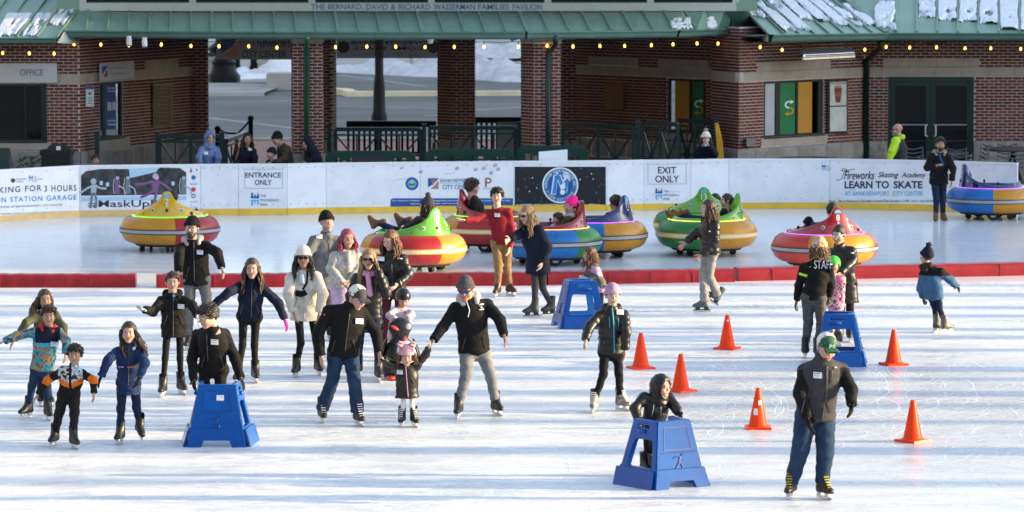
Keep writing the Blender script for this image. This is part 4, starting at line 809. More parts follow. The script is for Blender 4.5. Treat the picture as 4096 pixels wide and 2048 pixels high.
# snow on the roofs
def snow_on(fn, u0, u1, v0, v1, thr, seed, label, th=.085, mask=None, su=90, sv=40, fs=(3.0, 2.0)):
    """fn(u,v)->point on roof;  keeps cells where noise mask is positive"""
    nu, nv = su, sv; M = np.zeros((nu + 1, nv + 1)); 
    for i in range(nu + 1):
        for j in range(nv + 1):
            u_, v_ = i / nu, j / nv; e = min(u_, 1 - u_) * 8, min(v_, 1.3 - v_) * 6
            M[i, j] = mnoise.fractal(Vector((u_ * fs[0] + seed, v_ * fs[1], seed * .37)), .9, 2.1, 5) * .75 + thr + min(0, min(e) - .7) * .8 + (mask(u_, v_) if mask else 0)
    idx = {}; mb = MB(); vs = []
    def vid(i, j):
        if (i, j) not in idx:
            idx[(i, j)] = len(vs); q = fn(u0 + (u1 - u0) * i / nu, v0 + (v1 - v0) * j / nv); t = th * min(1, max(0, M[i, j] * 3)) ** .5 + .012 * mnoise.noise(Vector((i * .7, j * .7, seed))) * (M[i, j] > .1); vs.append((q[0], q[1] - .0, q[2] + t + .012 * (M[i, j] > 0) - .01))
        return idx[(i, j)]
    fcs = []
    for i in range(nu):
        for j in range(nv):
            if int(M[i, j] > 0) + int(M[i + 1, j] > 0) + int(M[i + 1, j + 1] > 0) + int(M[i, j + 1] > 0) >= 3: fcs.append((vid(i, j), vid(i + 1, j), vid(i + 1, j + 1), vid(i, j + 1)))
    if not fcs: return
    mb.add(vs, fcs); o = mb.build('snow', SNOW, smooth=True, fixn=False); tag(o, label, 'snow'); return o
bil = lambda c: (lambda u_, v_: (c[0] * (1 - u_) + c[1] * u_) * (1 - v_) + (c[3] * (1 - u_) + c[2] * u_) * v_)
fM, fL = bil(cM), bil(cL)
fR = lambda u_, v_: roofpt(3545 + (4330 - 3545) * u_, 131 - 201 * v_)
for i in range(8):                      # one slab of snow per pan of the angled roof
    snow_on(fM, i / 8 + .008, (i + 1) / 8 - .008, [.28, .02, .02, .22, .2, .12, .1, .12][i], [.55, 1, 1, 1, 1, .92, .8, .5][i], [.15, .55, .6, .58, .55, .45, .3, .3][i], 3.1 * i + 1, 'snow lying on pan %s of the angled roof above the patio heater' % ['one', 'two', 'three', 'four', 'five', 'six', 'seven', 'eight'][i], su=26, sv=80, fs=(1.2, 4))
snow_on(fR, -.06, .05, .02, .55, .28, 77, 'wind-blown snow heap in the valley between the two roof slopes', th=.10, su=50, sv=60, fs=(2, 3))
for i, (a, b) in enumerate(zip(xs[4:-1], xs[5:])):
    u0, u1 = (a - 3545) / 785 + .006, (b - 3545) / 785 - .006
    snow_on(fR, u0, u1, [.28, .22, .2, .16, .04, .02, .03, .03][i], [.62, 1, 1, 1, 1, 1, 1, 1][i], [.3, .6, .7, .7, .7, .7, .7, .7][i], 5.3 * i + 40, 'snow slab on %s pan of the roof over the double doors' % ['the first snowy', 'the second', 'the third', 'the fourth', 'the fifth', 'the sixth', 'the seventh', 'the eighth'][i], su=26, sv=80, fs=(1.2, 4), mask=lambda u_, v_: -1.2 * math.exp(-((u_ - .5) / .2) ** 2 - ((v_ - .22) / .05) ** 2))
cc = lambda t0, t1: [lerp_poly(evx, ev2, t0), lerp_poly(evx, ev2, t1), lerp_poly(tpx, tp, t1 - (t1 - 1640) * .028), lerp_poly(tpx, tp, t0 - (t0 - 1640) * .028)]
for i, (x0, x1, v1, lab) in enumerate(((2690, 2775, .5, 'small snow scrap on the canopy edge left of the snowy patches'), (2830, 2905, .5, 'snow patch on the canopy edge, middle one near its right end'), (2895, 3005, .62, 'snow patch at the right end of the canopy edge'))):
    snow_on(bil(cc(x0, x1)), 0, 1, .02, v1, .3, 91 + i * 3, lab, th=.07, su=40, sv=30)
for i, (x0, x1) in enumerate(((-.05 + 4 / 7, 5 / 7 - .01), (5 / 7 + .01, 6 / 7 - .01), (6 / 7 + .01, .985), (.985 - .0, 1.0))):
    if i == 3: continue
    snow_on(fL, x0, x1, .02 if i < 2 else .2, .40 if i < 2 else .5, .34, 61 + i * 2, 'snow patch on the left roof edge, %s from the left' % ['first', 'second', 'third'][i], su=40, sv=40, th=.05)
# downpipes
def pipe(root, pts, r, m, name='downpipe'):
    m_ = MB(); m_.tube(pts, r, 10); return m_.build(name, m, root, smooth=True)
pp = lambda pl, px, py, o: pl.at(px, py, o)
p83 = Plane((0, 83.0, 0), (1, 0, 0), (0, -1, 0))
pipe(rw, [P(3522, 165, 87.3), P(3520, 190, 87.4), P(3490, 222, 88.0), P(3466, 240, 88.3), P(3466, 740, 88.3)], .062, DGRN)
pipe(pv, [P(1228, 150, 82.2), P(1228, 175, 82.6), P(1227, 195, 82.92), P(1226, 800, 82.92)], .055, mat('pipe green', (.02, .12, .075), .35))
pipe(pv, [P(2222, 150, 82.2), P(2222, 175, 82.5), P(2206, 195, 82.92), P(2194, 205, 82.92), P(2194, 800, 82.92)], .055, DGRN)
# hanging signs under the canopy
p86 = Plane((0, 86.0, 0), (1, 0, 0), (0, -1, 0)); HS = mat('hanging sign grey', (.20, .20, .215), .6, .08, 3)
sg = slab(None, p86, 866, 150, 1168, 238, 0, .04, HS, 'hanging_sign'); tag(sg, 'grey hanging sign reading BankNewport City Center in the left bay', 'sign')
mb = MB(); decal(mb, p86, [(884, 215), (884, 152), (950, 152), (930, 185), (905, 200)], .045, 0); decal(mb, p86, [(898, 226), (948, 226), (948, 172), (930, 192)], .045, 1); dtext(mb, p86, 'BANK', 956, 166, 1024, 188, .045, 2); dtext(mb, p86, 'NEWPORT', 1030, 162, 1164, 189, .045, 3); drect(mb, p86, 950, 194, 1166, 196, .045, 2); dtext(mb, p86, 'CITY CENTER', 968, 203, 1145, 230, .045, 3); mb.build('print', [INK['navy'], INK['rust'], INK['rust'], INK['navy']], sg, fixn=False)
m, n, b = _mat('mesh banner'); tr = n.nodes.new('ShaderNodeBsdfTransparent'); mxs = n.nodes.new('ShaderNodeMixShader'); b.inputs['Base Color'].default_value = (.06, .045, .04, 1); mxs.inputs[0].default_value = .72; n.links.new(tr.outputs[0], mxs.inputs[1]); n.links.new(b.outputs[0], mxs.inputs[2]); n.links.new(mxs.outputs[0], n.nodes['Material Output'].inputs[0])
sg = slab(None, p86, 1346, 150, 1752, 233, -.01, 0, m, 'mesh_banner'); tag(sg, 'dark see-through banner with reversed lettering in the middle bay', 'banner')
mb = MB(); dtext(mb, p86, 'CITY CENTER THE RINK', 1720, 164, 1400, 180, .004, 0); dtext(mb, p86, 'COME SKATE', 1700, 186, 1410, 200, .004, 0); mb.build('print', [INK['black']], sg, fixn=False)
for x, lab in ((1374, 'left'), (1734, 'right')):
    m_ = MB(); c = P(x, 189, 85.6); m_.tube([c, c + np.array([0, .18, 0])], .125, 20); m_.tube([c + np.array([0, -.012, 0]), c + np.array([0, .0, 0])], .1, 20); tag(m_.build('loudspeaker', mat('black plastic', (.01, .01, .011), .5)), 'round black loudspeaker hanging at the %s end of the dark banner' % lab, 'speaker')
for (x, y_, lab) in ((516, 160, 'left'), (578, 165, 'right of the pair')):
    m_ = MB(); c = P(x, y_ + 3, 82.6); m_.tube([c + np.array([0, 0, .1]), c + np.array([0, 0, -.02]), c + np.array([.01, -.03, -.1])], [.045, .06, .05], 10); tag(m_.build('spotlight', mat('lamp white', (.6, .6, .62), .4)), 'small white spotlight under the canopy, %s' % lab, 'lamp')
for (x, y_, lab) in ((1722, 163, 'white dome camera beside the right loudspeaker'),):
    m_ = MB(); c = P(x, y_, 82.5); m_.lathe([(0, -.07), (.05, -.05), (.06, 0), (.075, .01), (.075, .06), (0, .06)], 16, c); tag(m_.build('dome_camera', MATS['lamp white'], smooth=True), lab, 'camera')
# patio heater
ht = empty('patio_heater', tuple(P(3350, 205, 86.0))); tag(ht, 'long aluminium patio heater hanging over the menu window', 'heater')
h0 = [P(3200, 208, 85.3), P(3405, 198, 86.6)]; m_ = MB(); d = np.array([.05, -.28, .0])
for (a, b, c, dd, mi) in ((h0[0], h0[1], h0[1] + [0, .0, -.10] + d, h0[0] + [0, 0, -.10] + d, 0),): m_.prism([a, b, c, dd], (0, .03, .05))
m_.build('reflector', ALU, ht); m_ = MB(); m_.beam(h0[0] + d * .9 + [0, 0, -.14], h0[1] + d * .9 + [0, 0, -.14], .05, .04); m_.build('heat_tube', mat('warm tube', (.8, .7, .5), .4, emit=(1, .75, .45), estr=.05), ht)
m_ = MB(); m_.beam(h0[0] + d * .5 + [0, 0, -.08], h0[1] + d * .5 + [0, 0, -.08], .22, .03); m_.build('grille', MATS['black frame'], ht)
for t in (.08, .92): m_ = MB(); q = h0[0] * (1 - t) + h0[1] * t; m_.beam(q, q + np.array([0, .25, .22]), .03, .03); m_.build('bracket', ALU, ht)
# string lights
BULB = mat('bulb glass', (1, .7, .3), .3, emit=(1.0, .50, .06), estr=2.0); SOCK = mat('socket', (.01, .01, .01), .5)
strings = [('left roof edge', [('A1', 20, 390), ('A1', 215, 393), ('A1', 398, 394)], 83.3), ('canopy edge', [('A1', x, y) for x, y in ((545, 325), (742, 328), (949, 333), (1187, 327), (1405, 338), (1612, 340), (1830, 340))] + [('A2', x, y) for x, y in ((154, 350), (585, 347), (816, 343), (1028, 343), (1244, 346), (1459, 345), (1678, 344))] + [('A3', x, y) for x, y in ((47, 342), (258, 336), (449, 342), (647, 338), (829, 338), (1026, 332), (1185, 326), (1362, 320), (1516, 320), (1681, 314))], None), ('right roof edge', [('A3', 1826, 346), ('A4', 104, 367), ('A4', 713, 365), ('A4', 869, 345), ('A4', 1043, 350), ('A4', 1240, 348), ('A4', 1450, 355), ('A4', 1640, 355), ('A4', 1860, 360)], 'r')]
for nm, bs, Yd in strings:
    pts = []
    for v, x, y in bs:
        px, py = V(v, (x, y)); Yb = Yd if isinstance(Yd, float) else (lerp_poly(evx, ev, px)[1] + .25 if Yd is None else float(np.interp(px, [3000, 3450, 4096], [84.3, 87.4, 87.6]))); pts.append(P(px, py, Yb))
    ls = empty('light_string', tuple(pts[0])); tag(ls, 'string of warm bulbs along the %s' % nm, 'string lights')
    for q in pts:
        m_ = MB(); m_.lathe([(0, -.038), (.016, -.03), (.025, -.01), (.021, .014), (.012, .034), (0, .038)], 10, q); m_.build('bulb', BULB, ls, smooth=True); m_ = MB(); m_.tube([q + [0, 0, .036], q + [0, 0, .10]], .014, 6); m_.build('socket', SOCK, ls)
    m_ = MB(); w_ = []
    for a, b in zip(pts[:-1], pts[1:]): w_ += [a + np.array([0, 0, .10]), (a + b) / 2 + np.array([0, 0, .085])]
    m_.tube(w_ + [pts[-1] + np.array([0, 0, .10])], .006, 4); m_.build('wire', SOCK, ls)
# ================================================================== RED PADS
RED = mat('red vinyl', (0.27, 0.004, 0.010), .42, .10, 3, .35, 9, spec=.5, dirt=(.34, .015, .02), dscale=4, damt=.4)
pads = [(-260, 541, 1151, 1150, 'far left red vinyl floor pad'), (625, 1340, 1152, 1147, 'red vinyl floor pad behind the girl with the grey glove'), (1344, 2187, 1147, 1142, 'red vinyl floor pad behind the man in grey beanie'), (2192, 2940, 1140, 1128, 'red vinyl floor pad behind the blue skating aid with the small girl'), (2955, 4300, 1125, 1098, 'long red vinyl floor pad on the right')]
for x0, x1, y0, y1, lab in pads:
    a, b = G(x0, y0), G(x1, y1); n = 40; mb = MB(); d = (b - a) / np.linalg.norm(b - a); nv = np.array([-d[1], d[0], 0]); H_, D_ = .205, .34
    prof = [(0, 0), (-.004, .04), (0, H_ - .03), (.02, H_ - .005), (.05, H_), (D_ - .05, H_), (D_, H_ - .03), (D_, 0)]; vs = []
    for i in range(n + 1):
        c = a + (b - a) * i / n
        for o, z in prof: w_ = .006 * math.sin(i * 1.7 + x0) * (z > .03) + .004 * math.sin(i * 4.1 + z * 30); vs.append(c + nv * (o + w_ * .8) + np.array([0, 0, z + (w_ * .5 if z > .1 else 0)]))
    k = len(prof); mb.add(vs, [(i * k + j, (i + 1) * k + j, (i + 1) * k + j + 1, i * k + j + 1) for i in range(n) for j in range(k - 1)] + [tuple(range(k)), tuple(n * k + j for j in reversed(range(k)))])
    o = mb.build('floor_pad', RED, smooth=False, loc=tuple((a + b) / 2), auto=50); tag(o, lab, 'pad', 'red pads dividing the rink')
    m2 = MB()
    for i in range(4, n, 9):
        c = a + (b - a) * i / n; m2.box(c + nv * .0 + np.array([0, -.006, .1]), (.012, .01, .19), math.atan2(d[1], d[0]))
    m2.build('seam', mat('pad seam', (.36, .012, .02), .5), o)

# ================================================================== CONES
CONE = mat('cone orange', (0.93, 0.052, 0.002), .38, .05, 4, spec=.22, dirt=(.6, .03, .004), dscale=16, damt=.4)
cme = None
for i, (x, y, lab) in enumerate(((1612, 926, 'orange traffic cone left of the pair beside the boy in lilac beanie'), (1712, 984, 'orange traffic cone just behind the hooded boy'), (1829, 877, 'farthest orange traffic cone with small white sticker near its tip'), (1907, 1077, 'orange traffic cone with white scribble on its side'), (2248, 917, 'orange traffic cone right of the blue aid behind the staff member'), (2296, 1110, 'nearest orange traffic cone right of the man in grey vest'))):
    g = G(x * 1.59006, (y + 1) * 1.59006)
    root = empty('traffic_cone', tuple(g)); tag(root, lab, 'cone', 'orange traffic cones on the ice'); root.rotation_euler = (0, 0, i * .4 + .35)
    if cme is None:
        mb = MB(); mb.lathe([(.118, .028), (.105, .05), (.028, .45), (.024, .463), (.0, .463)], 24); q = mb.build('body', CONE, root, auto=40); q.location = (0, 0, 0); m2 = MB(); m2.box((0, 0, .014), (.30, .30, .028), taper=.95); m2.lathe([(.135, .028), (.12, .04)], 24); p2 = m2.build('base', CONE, root, auto=30); p2.location = (0, 0, 0); cme = (q.data, p2.data)
    else:
        for nm, me in zip(('body', 'base'), cme): o = bpy.data.objects.new(nm, me); COL.objects.link(o); o.parent = root
    if i in (2, 3):
        m3 = MB(); a0 = -1.57 - (i * .4 + .35)
        for (z, r, da, hh) in (((.39, .046, .1, .025),) if i == 2 else ((.30, .062, .25, .05), (.2, .083, -.4, .07))):
            vs = [((r - dz * .2 * 0 + .003) * math.cos(a0 + da + t), (r + .003) * math.sin(a0 + da + t), z + dz) for dz in (-hh / 2, hh / 2) for t in (-.3, 0, .3)]; vs = [(v[0] * (1 - (v[2] - z) * .195 / r), v[1] * (1 - (v[2] - z) * .195 / r), v[2]) for v in vs]; m3.add(vs, [(0, 1, 4, 3), (1, 2, 5, 4)])
        s3 = m3.build('sticker', INK['white'], root, fixn=False); s3.location = (0, 0, 0)

# ================================================================== BLUE SKATING AIDS
BLU = mat('aid blue', (0.0, 0.078, 0.36), .22, .06, 3, spec=.38, bump=.15, bscale=120, dirt=(.005, .12, .44), dscale=13, damt=.6)
BLUD = mat('aid emboss', (0.0, 0.05, 0.24), .4, .05, 3)
def rrect(pts, r=.03, n=4):                   # rounded polygon
    out = []
    for i in range(len(pts)):
        p, a, b = np.array(pts[i]), np.array(pts[i - 1]), np.array(pts[(i + 1) % len(pts)])
        u, v = (a - p), (b - p); rr = min(r, np.linalg.norm(u) * .45, np.linalg.norm(v) * .45); s, e = p + u / np.linalg.norm(u) * rr, p + v / np.linalg.norm(v) * rr
        for k in range(n + 1): t = k / n; out.append(tuple((1 - t) ** 2 * s + 2 * t * (1 - t) * p + t * t * e))
    return out
def skate_aid(px, py, yaw, label, text=False):
    """px,py: ground point under the middle of the front edge; yaw 0 = front panel to the camera"""
    g = G(px, py); c, s = math.cos(rad(yaw)), math.sin(rad(yaw)); W = lambda p: (g[0] + c * p[0] - s * p[1], g[1] + s * p[0] + c * p[1], p[2])
    root = empty('skating_aid', tuple(g)); tag(root, label, 'skating aid', 'blue plastic skating aids')
    H_ = .74; SCL = .90; W0_ = W; W = lambda p: W0_((p[0] * SCL, p[1] * SCL, p[2] * SCL))
    fx = lambda z: .345 - .125 * z / H_; fy = lambda z: .0 + .16 * z / H_          # front panel edge
    def put(vs, fs, name, m, parent, fn, auto=35):
        mb = MB(); mb.add([W(fn(v)) for v in vs], fs); return mb.build(name, m, parent, auto=auto)
    # front: upper panel + skirt with foot cut-out
    fr = rrect([(-1, .20), (1, .20), (1, H_), (-1, H_)], .02); vs, fs = shape2d([[(x, z) for x, z in fr]], .02, .006)
    front = put(vs, fs, 'front_panel', BLU, root, lambda v: (v[0] * (fx(v[1]) - .006), fy(v[1]) + .025 - v[2], v[1]))
    sk = [(-1.04, 0), (-.55, 0), (-.47, .085), (.47, .085), (.55, 0), (1.04, 0), (1.02, .215), (-1.02, .215)]
    vs, fs = shape2d([sk], .028, .006); put(vs, fs, 'front_skirt', BLU, root, lambda v: (v[0] * fx(v[1]), fy(v[1]) + .012 - v[2], v[1]))
    # inset frame, motif, lettering
    z0, z1 = .42, .68; vs, fs = shape2d([[(-.68, z0), (.68, z0), (.68, z1), (-.68, z1)], [(-.64, z0 + .012), (.64, z0 + .012), (.64, z1 - .012), (-.64, z1 - .012)]], .004)
    put(vs, fs, 'inset_frame', BLUD, front, lambda v: (v[0] * fx(v[1]), fy(v[1]) - .001 - v[2], v[1]))
    m_ = MB(); q = lambda x, z: W((x, fy(z) - .004, z))
    for pts in (((.02, .345), (-.06, .345), (-.075, .335)), ((.02, .345), (.0, .29), (.03, .26), (.035, .225)), ((.0, .29), (-.03, .25), (-.055, .225))): m_.tube([q(*p) for p in pts], .007, 5)
    m_.tube([q(.045, .375), q(.05, .365)], .013, 8); m_.build('motif', BLUD, front)
    if text:
        vs, fs = text2d('www.skatehelper.com'); lo, hi = vs.min(0), vs.max(0); m_ = MB(); m_.add([W((-.23 + .46 * (a - lo[0]) / (hi[0] - lo[0]), fy(.40) - .006, .385 + .028 * (b - lo[1]) / (hi[1] - lo[1]))) for a, b in vs], fs); m_.build('lettering', BLUD, front, fixn=False)
    for sx in (-1, 1):
        D_ = .66; tilt = lambda t, z: (.345 - .125 * z / H_) + .07 * t * (1 - .5 * z / H_)
        out = [(0, 0), (1, 0), (1, .22), (.955, .225), (.74, H_ - .03), (.70, H_), (0, H_)]
        out = rrect(out, .03, 3); hole = rrect([(.10, .215), (.82, .215), (.66, .53), (.10, .545)], .06); slot = rrect([(.22, .645), (.60, .645), (.60, .70), (.22, .70)], .025)
        vs, fs = shape2d([out, hole, slot], .024, .006)
        def fn(v, sx=sx):
            t, z, n_ = v; y = fy(z) * (1 - t) + (fy(0) + D_) * t * (1) + .03; y = fy(z) + (D_ - .0) * t * (1 - .12 * z / H_); return (sx * (tilt(t, z) + n_ - .02), y + .02, z)
        put(vs, fs, 'side_panel', BLU, root, fn)
        vs, fs = shape2d([rrect([(0.02, 0), (1.02, 0), (1.0, .2), (0.0, .2)], .01, 2)], .012, .004)
        put(vs, fs, 'side_skirt', BLU, root, lambda v, sx=sx: (sx * (tilt(v[0], v[1]) + .03 + v[2] + .02 * (1 - v[1] / .2)), fy(v[1]) + D_ * v[0] + .02, v[1]))
        m_ = MB(); y0 = fy(.62) + D_ * .41; m_.tube([W((sx * (tilt(.41, .62) + .02), y0 - .06, .62)), W((sx * (tilt(.41, .62) + .02), y0 + .10, .62))], .02, 8); m_.build('grip_rib', BLU, root, smooth=True)
    # top of the front box
    m_ = MB(); m_.box((0, 0, 0), (.43, .10, .03)); m_.v = [W((v[0], v[1] + fy(H_) + .05, v[2] + H_ - .02)) for v in m_.v]; m_.build('top_ledge', BLU, root)
    return root, W, fy
sa, W_, fy_ = skate_aid(866, 1789, 0, 'blue plastic skating aid pushed by the bending young man in black', False)
m_ = MB(); m_.add([W_((x, fy_(z) - .006, z)) for x, z in ((-.005, .555), (.085, .555), (.085, .62), (-.005, .62))], [(0, 1, 2, 3)]); m_.build('sticker', INK['white'], sa, fixn=False); m_ = MB(); m_.add([W_((x, fy_(z) - .0075, z)) for x, z in ((.05, .595), (.065, .590), (.06, .605))], [(0, 1, 2)]); m_.build('print', INK['black'], sa, fixn=False)
skate_aid(2728, 1953, 31, 'glossy blue plastic skating aid in front of the hooded boy', True)
skate_aid(2226, 1308, -79, 'blue plastic skating aid held by the small girl in pink and grey', False)
skate_aid(3462, 1457, 84, 'blue plastic skating aid standing behind the staff member', False)

# ================================================================== PENGUIN AID
pg = G(1600, 1514); peng = empty('penguin_skating_aid', tuple(pg)); tag(peng, 'black and white penguin shaped skating aid held by the child in helmet', 'skating aid')
PB, PW, PO = mat('penguin black', (.014, .014, .016), .35, .1, 4), mat('penguin white', (.75, .76, .78), .35, .05, 4), mat('penguin red', (.75, .06, .07), .4, .05, 4)
def ell(mb, c, r, n=16, m=10, mi=0, R=None):
    o = len(mb.v); R = R or Matrix.Identity(3)
    for j in range(m + 1):
        t = math.pi * j / m
        for i in range(n): a = 2 * math.pi * i / n; mb.v.append(tuple(Vector(c) + R @ Vector((r[0] * math.sin(t) * math.cos(a), r[1] * math.sin(t) * math.sin(a), r[2] * math.cos(t)))))
    for j in range(m):
        for i in range(n): p, q = o + j * n + i, o + j * n + (i + 1) % n; mb.f.append((p, p + n, q + n, q)); mb.m.append(mi)
mb = MB(); mb.lathe([(0, .02), (.2, .02), (.23, .1), (.21, .3), (.15, .45), (.10, .52), (.12, .57), (.15, .63), (.14, .70), (.08, .76), (0, .775)], 24, pg); mb.build('body', PB, peng, smooth=True)
mb = MB(); ell(mb, (pg[0] + .06, pg[1] - .075, .27), (.155, .16, .23)); mb.build('belly', PW, peng, smooth=True)
for dx in (-.02, .11): mb = MB(); ell(mb, (pg[0] + dx, pg[1] - .115, .67), (.035, .02, .04)); mb.build('eye', PW, peng, smooth=True)
mb = MB(); ell(mb, (pg[0] - .06, pg[1] - .15, .655), (.06, .045, .022), R=Matrix.Rotation(.5, 3, 'Y')); mb.build('beak', PO, peng, smooth=True)
for s in (-1, 1): mb = MB(); ell(mb, (pg[0] + s * .21, pg[1], .36), (.03, .08, .16), R=Matrix.Rotation(-s * .3, 3, 'Y')); mb.build('flipper', PB, peng, smooth=True)
for s in (-1, 1): mb = MB(); ell(mb, (pg[0] + s * .1, pg[1] - .16, .03), (.07, .14, .03)); mb.build('foot', PO, peng, smooth=True)
mb = MB(); mb.tube([(pg[0] + .02, pg[1] - .02, .52), (pg[0] + .05, pg[1] - .12, .50), (pg[0] + .09, pg[1] - .1, .51)], .02, 8); mb.build('bow', PO, peng, smooth=True)

# ================================================================== BUMPER CARS
def vinyl(k, c): return mat('ring ' + k, c, .36, .08, 2.5, .12, 30, spec=.5, dirt=[x * .45 for x in c], dscale=5, damt=.6)
RC = dict(yellow=vinyl('yellow', (.52, .235, .006)), orange=vinyl('orange', (.56, .24, .01)), red=vinyl('red', (.36, .012, .016)), coral=vinyl('coral', (.50, .038, .018)), blue=vinyl('blue', (.006, .145, .46)), green=vinyl('green', (.010, .18, .022)))
def gel(k, c): return mat('hull ' + k, c, .16, .04, 2, coat=.6, dirt=[x * .75 for x in c], dscale=6, damt=.3)
HC = dict(yellow=gel('yellow', (.58, .36, .004)), lime=gel('lime', (.10, .36, .006)), red=gel('red', (.27, .004, .008)), navy=gel('navy', (.005, .022, .125)))
LEDC = dict(green=(.15, 1, .05), violet=(.55, .12, 1), gold=(1, .55, .08), yellow=(1, .85, .05), none=None)
BSTR = mat('band grey', (.34, .35, .38), .5, .1, 6); BSTRD = mat('band dark', (.03, .035, .045), .5); BSTRW = mat('band cream', (.72, .62, .45), .5, .1, 6); BSTRO = mat('band gold', (.75, .38, .03), .5)
RUB = mat('rubber', (.012, .012, .013), .7); RIM = mat('wheel rim', (.55, .56, .58), .35, .05, 4, metal=.5); SEATM = mat('seat black', (.012, .012, .014), .6)
TPHI = [(0, 1.085), (5, 1.075), (9, 1.03), (13, .945), (20, .885), (32, .82), (48, .755), (70, .70), (95, .675), (140, .67), (165, .70), (180, .72)]
def bumper_car(cx, cy_mid, yaw, ringc, a0, hull, led, number, label, band='dark', R0=.88, fine=True):
    """cx, cy_mid: pixel of the ring's widest line; yaw: heading (0 = towards camera)"""
    Y = YZ(cy_mid, .38); c = P(cx, cy_mid, Y); X0, Y0 = c[0], c[1]
    root = empty('bumper_car', (X0, Y0, 0)); tag(root, label, 'bumper car', 'bumper cars on the ice')
    c0, c1 = RC[ringc[0]], RC[ringc[1]]
    n, k = 96, 18; mb = MB(); prof = []
    for j in range(k):
        t = 2 * math.pi * j / k; x, z = math.cos(t), math.sin(t); x = math.copysign(abs(x) ** .85, x); prof.append((R0 - .27 + .27 * x, .385 + .245 * z))
    for i in range(n):
        a = 2 * math.pi * i / n; wob = 1 + .004 * math.sin(a * 14)
        for r, z in prof: mb.v.append((X0 + r * wob * math.sin(a), Y0 - r * wob * math.cos(a), z))      # a = 0 towards camera, + to the right
    for i in range(n):
        ang = (i + .5) * 360 / n; sec = int(((ang - a0) % 360) // 90) % 2
        for j in range(k): mb.f.append((i * k + j, ((i + 1) % n) * k + j, ((i + 1) % n) * k + (j + 1) % k, i * k + (j + 1) % k)); mb.m.append(sec)
    mb.build('inflatable_ring', [c0, c1], root, smooth=True)
    b = MB()
    mm = (BSTRD, BSTR) if band == 'dark' else (BSTRO, BSTRW)
    for z0, z1, mi, o in ((.335, .352, 0, .012), (.352, .405, 1, .012), (.405, .422, 0, .012)): b.lathe([(R0 + o - .02, z0), (R0 + o, z0 + .001), (R0 + o, z1 - .001), (R0 + o - .02, z1)], 72, (X0, Y0, 0), mi)
    b.build('band', list(mm), root, smooth=False)
    # hull
    F = np.array([math.sin(rad(yaw)), -math.cos(rad(yaw))]); Rr = -F; S_ = np.array([-Rr[1], Rr[0]])
    def W(phi, r, z): a = rad(phi); d = Rr * math.cos(a) * 1.0 + S_ * math.sin(a); return (X0 + d[0] * r, Y0 + d[1] * r, z)
    T = lambda p: float(np.interp(abs((p + 180) % 360 - 180), [q[0] for q in TPHI], [q[1] for q in TPHI]))
    phis = np.concatenate([np.linspace(-24, 24, 25), np.linspace(30, 330, 61)]); h = MB(); rows = []
    for p in phis:
        t = T(p); fin = max(0, (t - .70) / .4)
        rt = .60 - .03 * fin; rows.append([(.655, .585), (.65, .62), (.635, .655), (.62 - .02 * fin, .66 + (t - .66) * .5), (rt + .005, t - .012), (rt - .012, t), (rt - .035 - .02 * fin, t - .006), (rt - .07 - .10 * fin, t - .06 - (t - .66) * .35), (.50 - .06 * fin, .62), (.45, .42), (.0, .40)])
    m = len(rows[0])
    for p, rw_ in zip(phis, rows):
        for r, z in rw_: h.v.append(W(p, r, z))
    NPh = len(phis)
    for i in range(NPh):
        i2 = (i + 1) % NPh
        for j in range(m - 1): h.f.append((i * m + j, i2 * m + j, i2 * m + j + 1, i * m + j + 1)); h.m.append(0)
    hl = h.build('hull', HC[hull], root, auto=50)
    # number, badge, studs on the outer back of the fin
    def outer(phi, z): 
        t = T(phi); fin = max(0, (t - .70) / .4); rt = .60 - .03 * fin; zz = [.655, .66 + (t - .66) * .5, t - .012]; return float(np.interp(z, zz, [.635, .62 - .02 * fin, rt + .005])) + .006
    if number:
        vs, fs = text2d(number); lo, hi = vs.min(0), vs.max(0); hgt = .10; wd = hgt * (hi[0] - lo[0]) / (hi[1] - lo[1]); wd = min(wd, .13); q = (vs - lo) / (hi - lo); t_ = MB()
        t_.add([W((wd * (a - .5)) / .6 * 57.3, outer(0, .86 + b_ * hgt), .86 + b_ * hgt) for a, b_ in q], fs); t_.build('number', INK['white'], hl, fixn=False)
        t_ = MB(); t_.add([W(x / .6 * 57.3, outer(0, z), z) for x, z in [(.06 * math.cos(t), .985 + .055 * math.sin(t)) for t in np.linspace(0, math.pi, 10)]], [tuple(range(10))]); t_.build('badge', INK['cyan'], hl, fixn=False)
    for ph, z, r_, mm_ in ((-24, .75, .030, 'k'), (24, .75, .030, 'k'), (0, .75, .028, 'b'), (0, .83, .016, 'w'), (-42, .68, .016, 'o'), (42, .69, .032, 'b')):
        for rr, mat_, o in ((r_, INK['white'] if mm_ in 'kw' else (INK['red'] if mm_ == 'o' else RUB), .0), (r_ * .6, RUB if mm_ == 'k' else None, .006)):
            if mat_ is None: continue
            q0 = np.array(W(ph, outer(ph, z) - .02, z)); q1 = np.array(W(ph, outer(ph, z) + .004 + o, z)); t_ = MB(); t_.tube([q0, q1], rr, 12); t_.build('stud', mat_, hl)
    if LEDC[led] is not None:
        t_ = MB(); t_.tube([W(p, .666, .625) for p in np.linspace(0, 354, 60)] + [W(0, .666, .625)], .010, 6, cap=False); t_.build('light_strip', mat('led ' + led, LEDC[led], .4, emit=LEDC[led], estr=.55), root, smooth=True)
    t_ = MB()
    for rr, z0, z1 in ((.60, .10, .17),): t_.lathe([(0, z0), (rr, z0), (rr + .1, z1 + .04), (0, z1 + .04)], 40, (X0, Y0, 0))
    t_.build('chassis', RUB, root)
    t_ = MB(); q = np.array(W(0, .52, .98)); q2 = np.array(W(0, .40, .66)); q3 = np.array(W(0, .15, .56)); t_.beam(q, q2, .15, .05, up=(Rr[0], Rr[1], .3)); t_.beam(q2, q3, .36, .06, up=(0, 0, 1)); t_.build('seat_pad', SEATM, root)
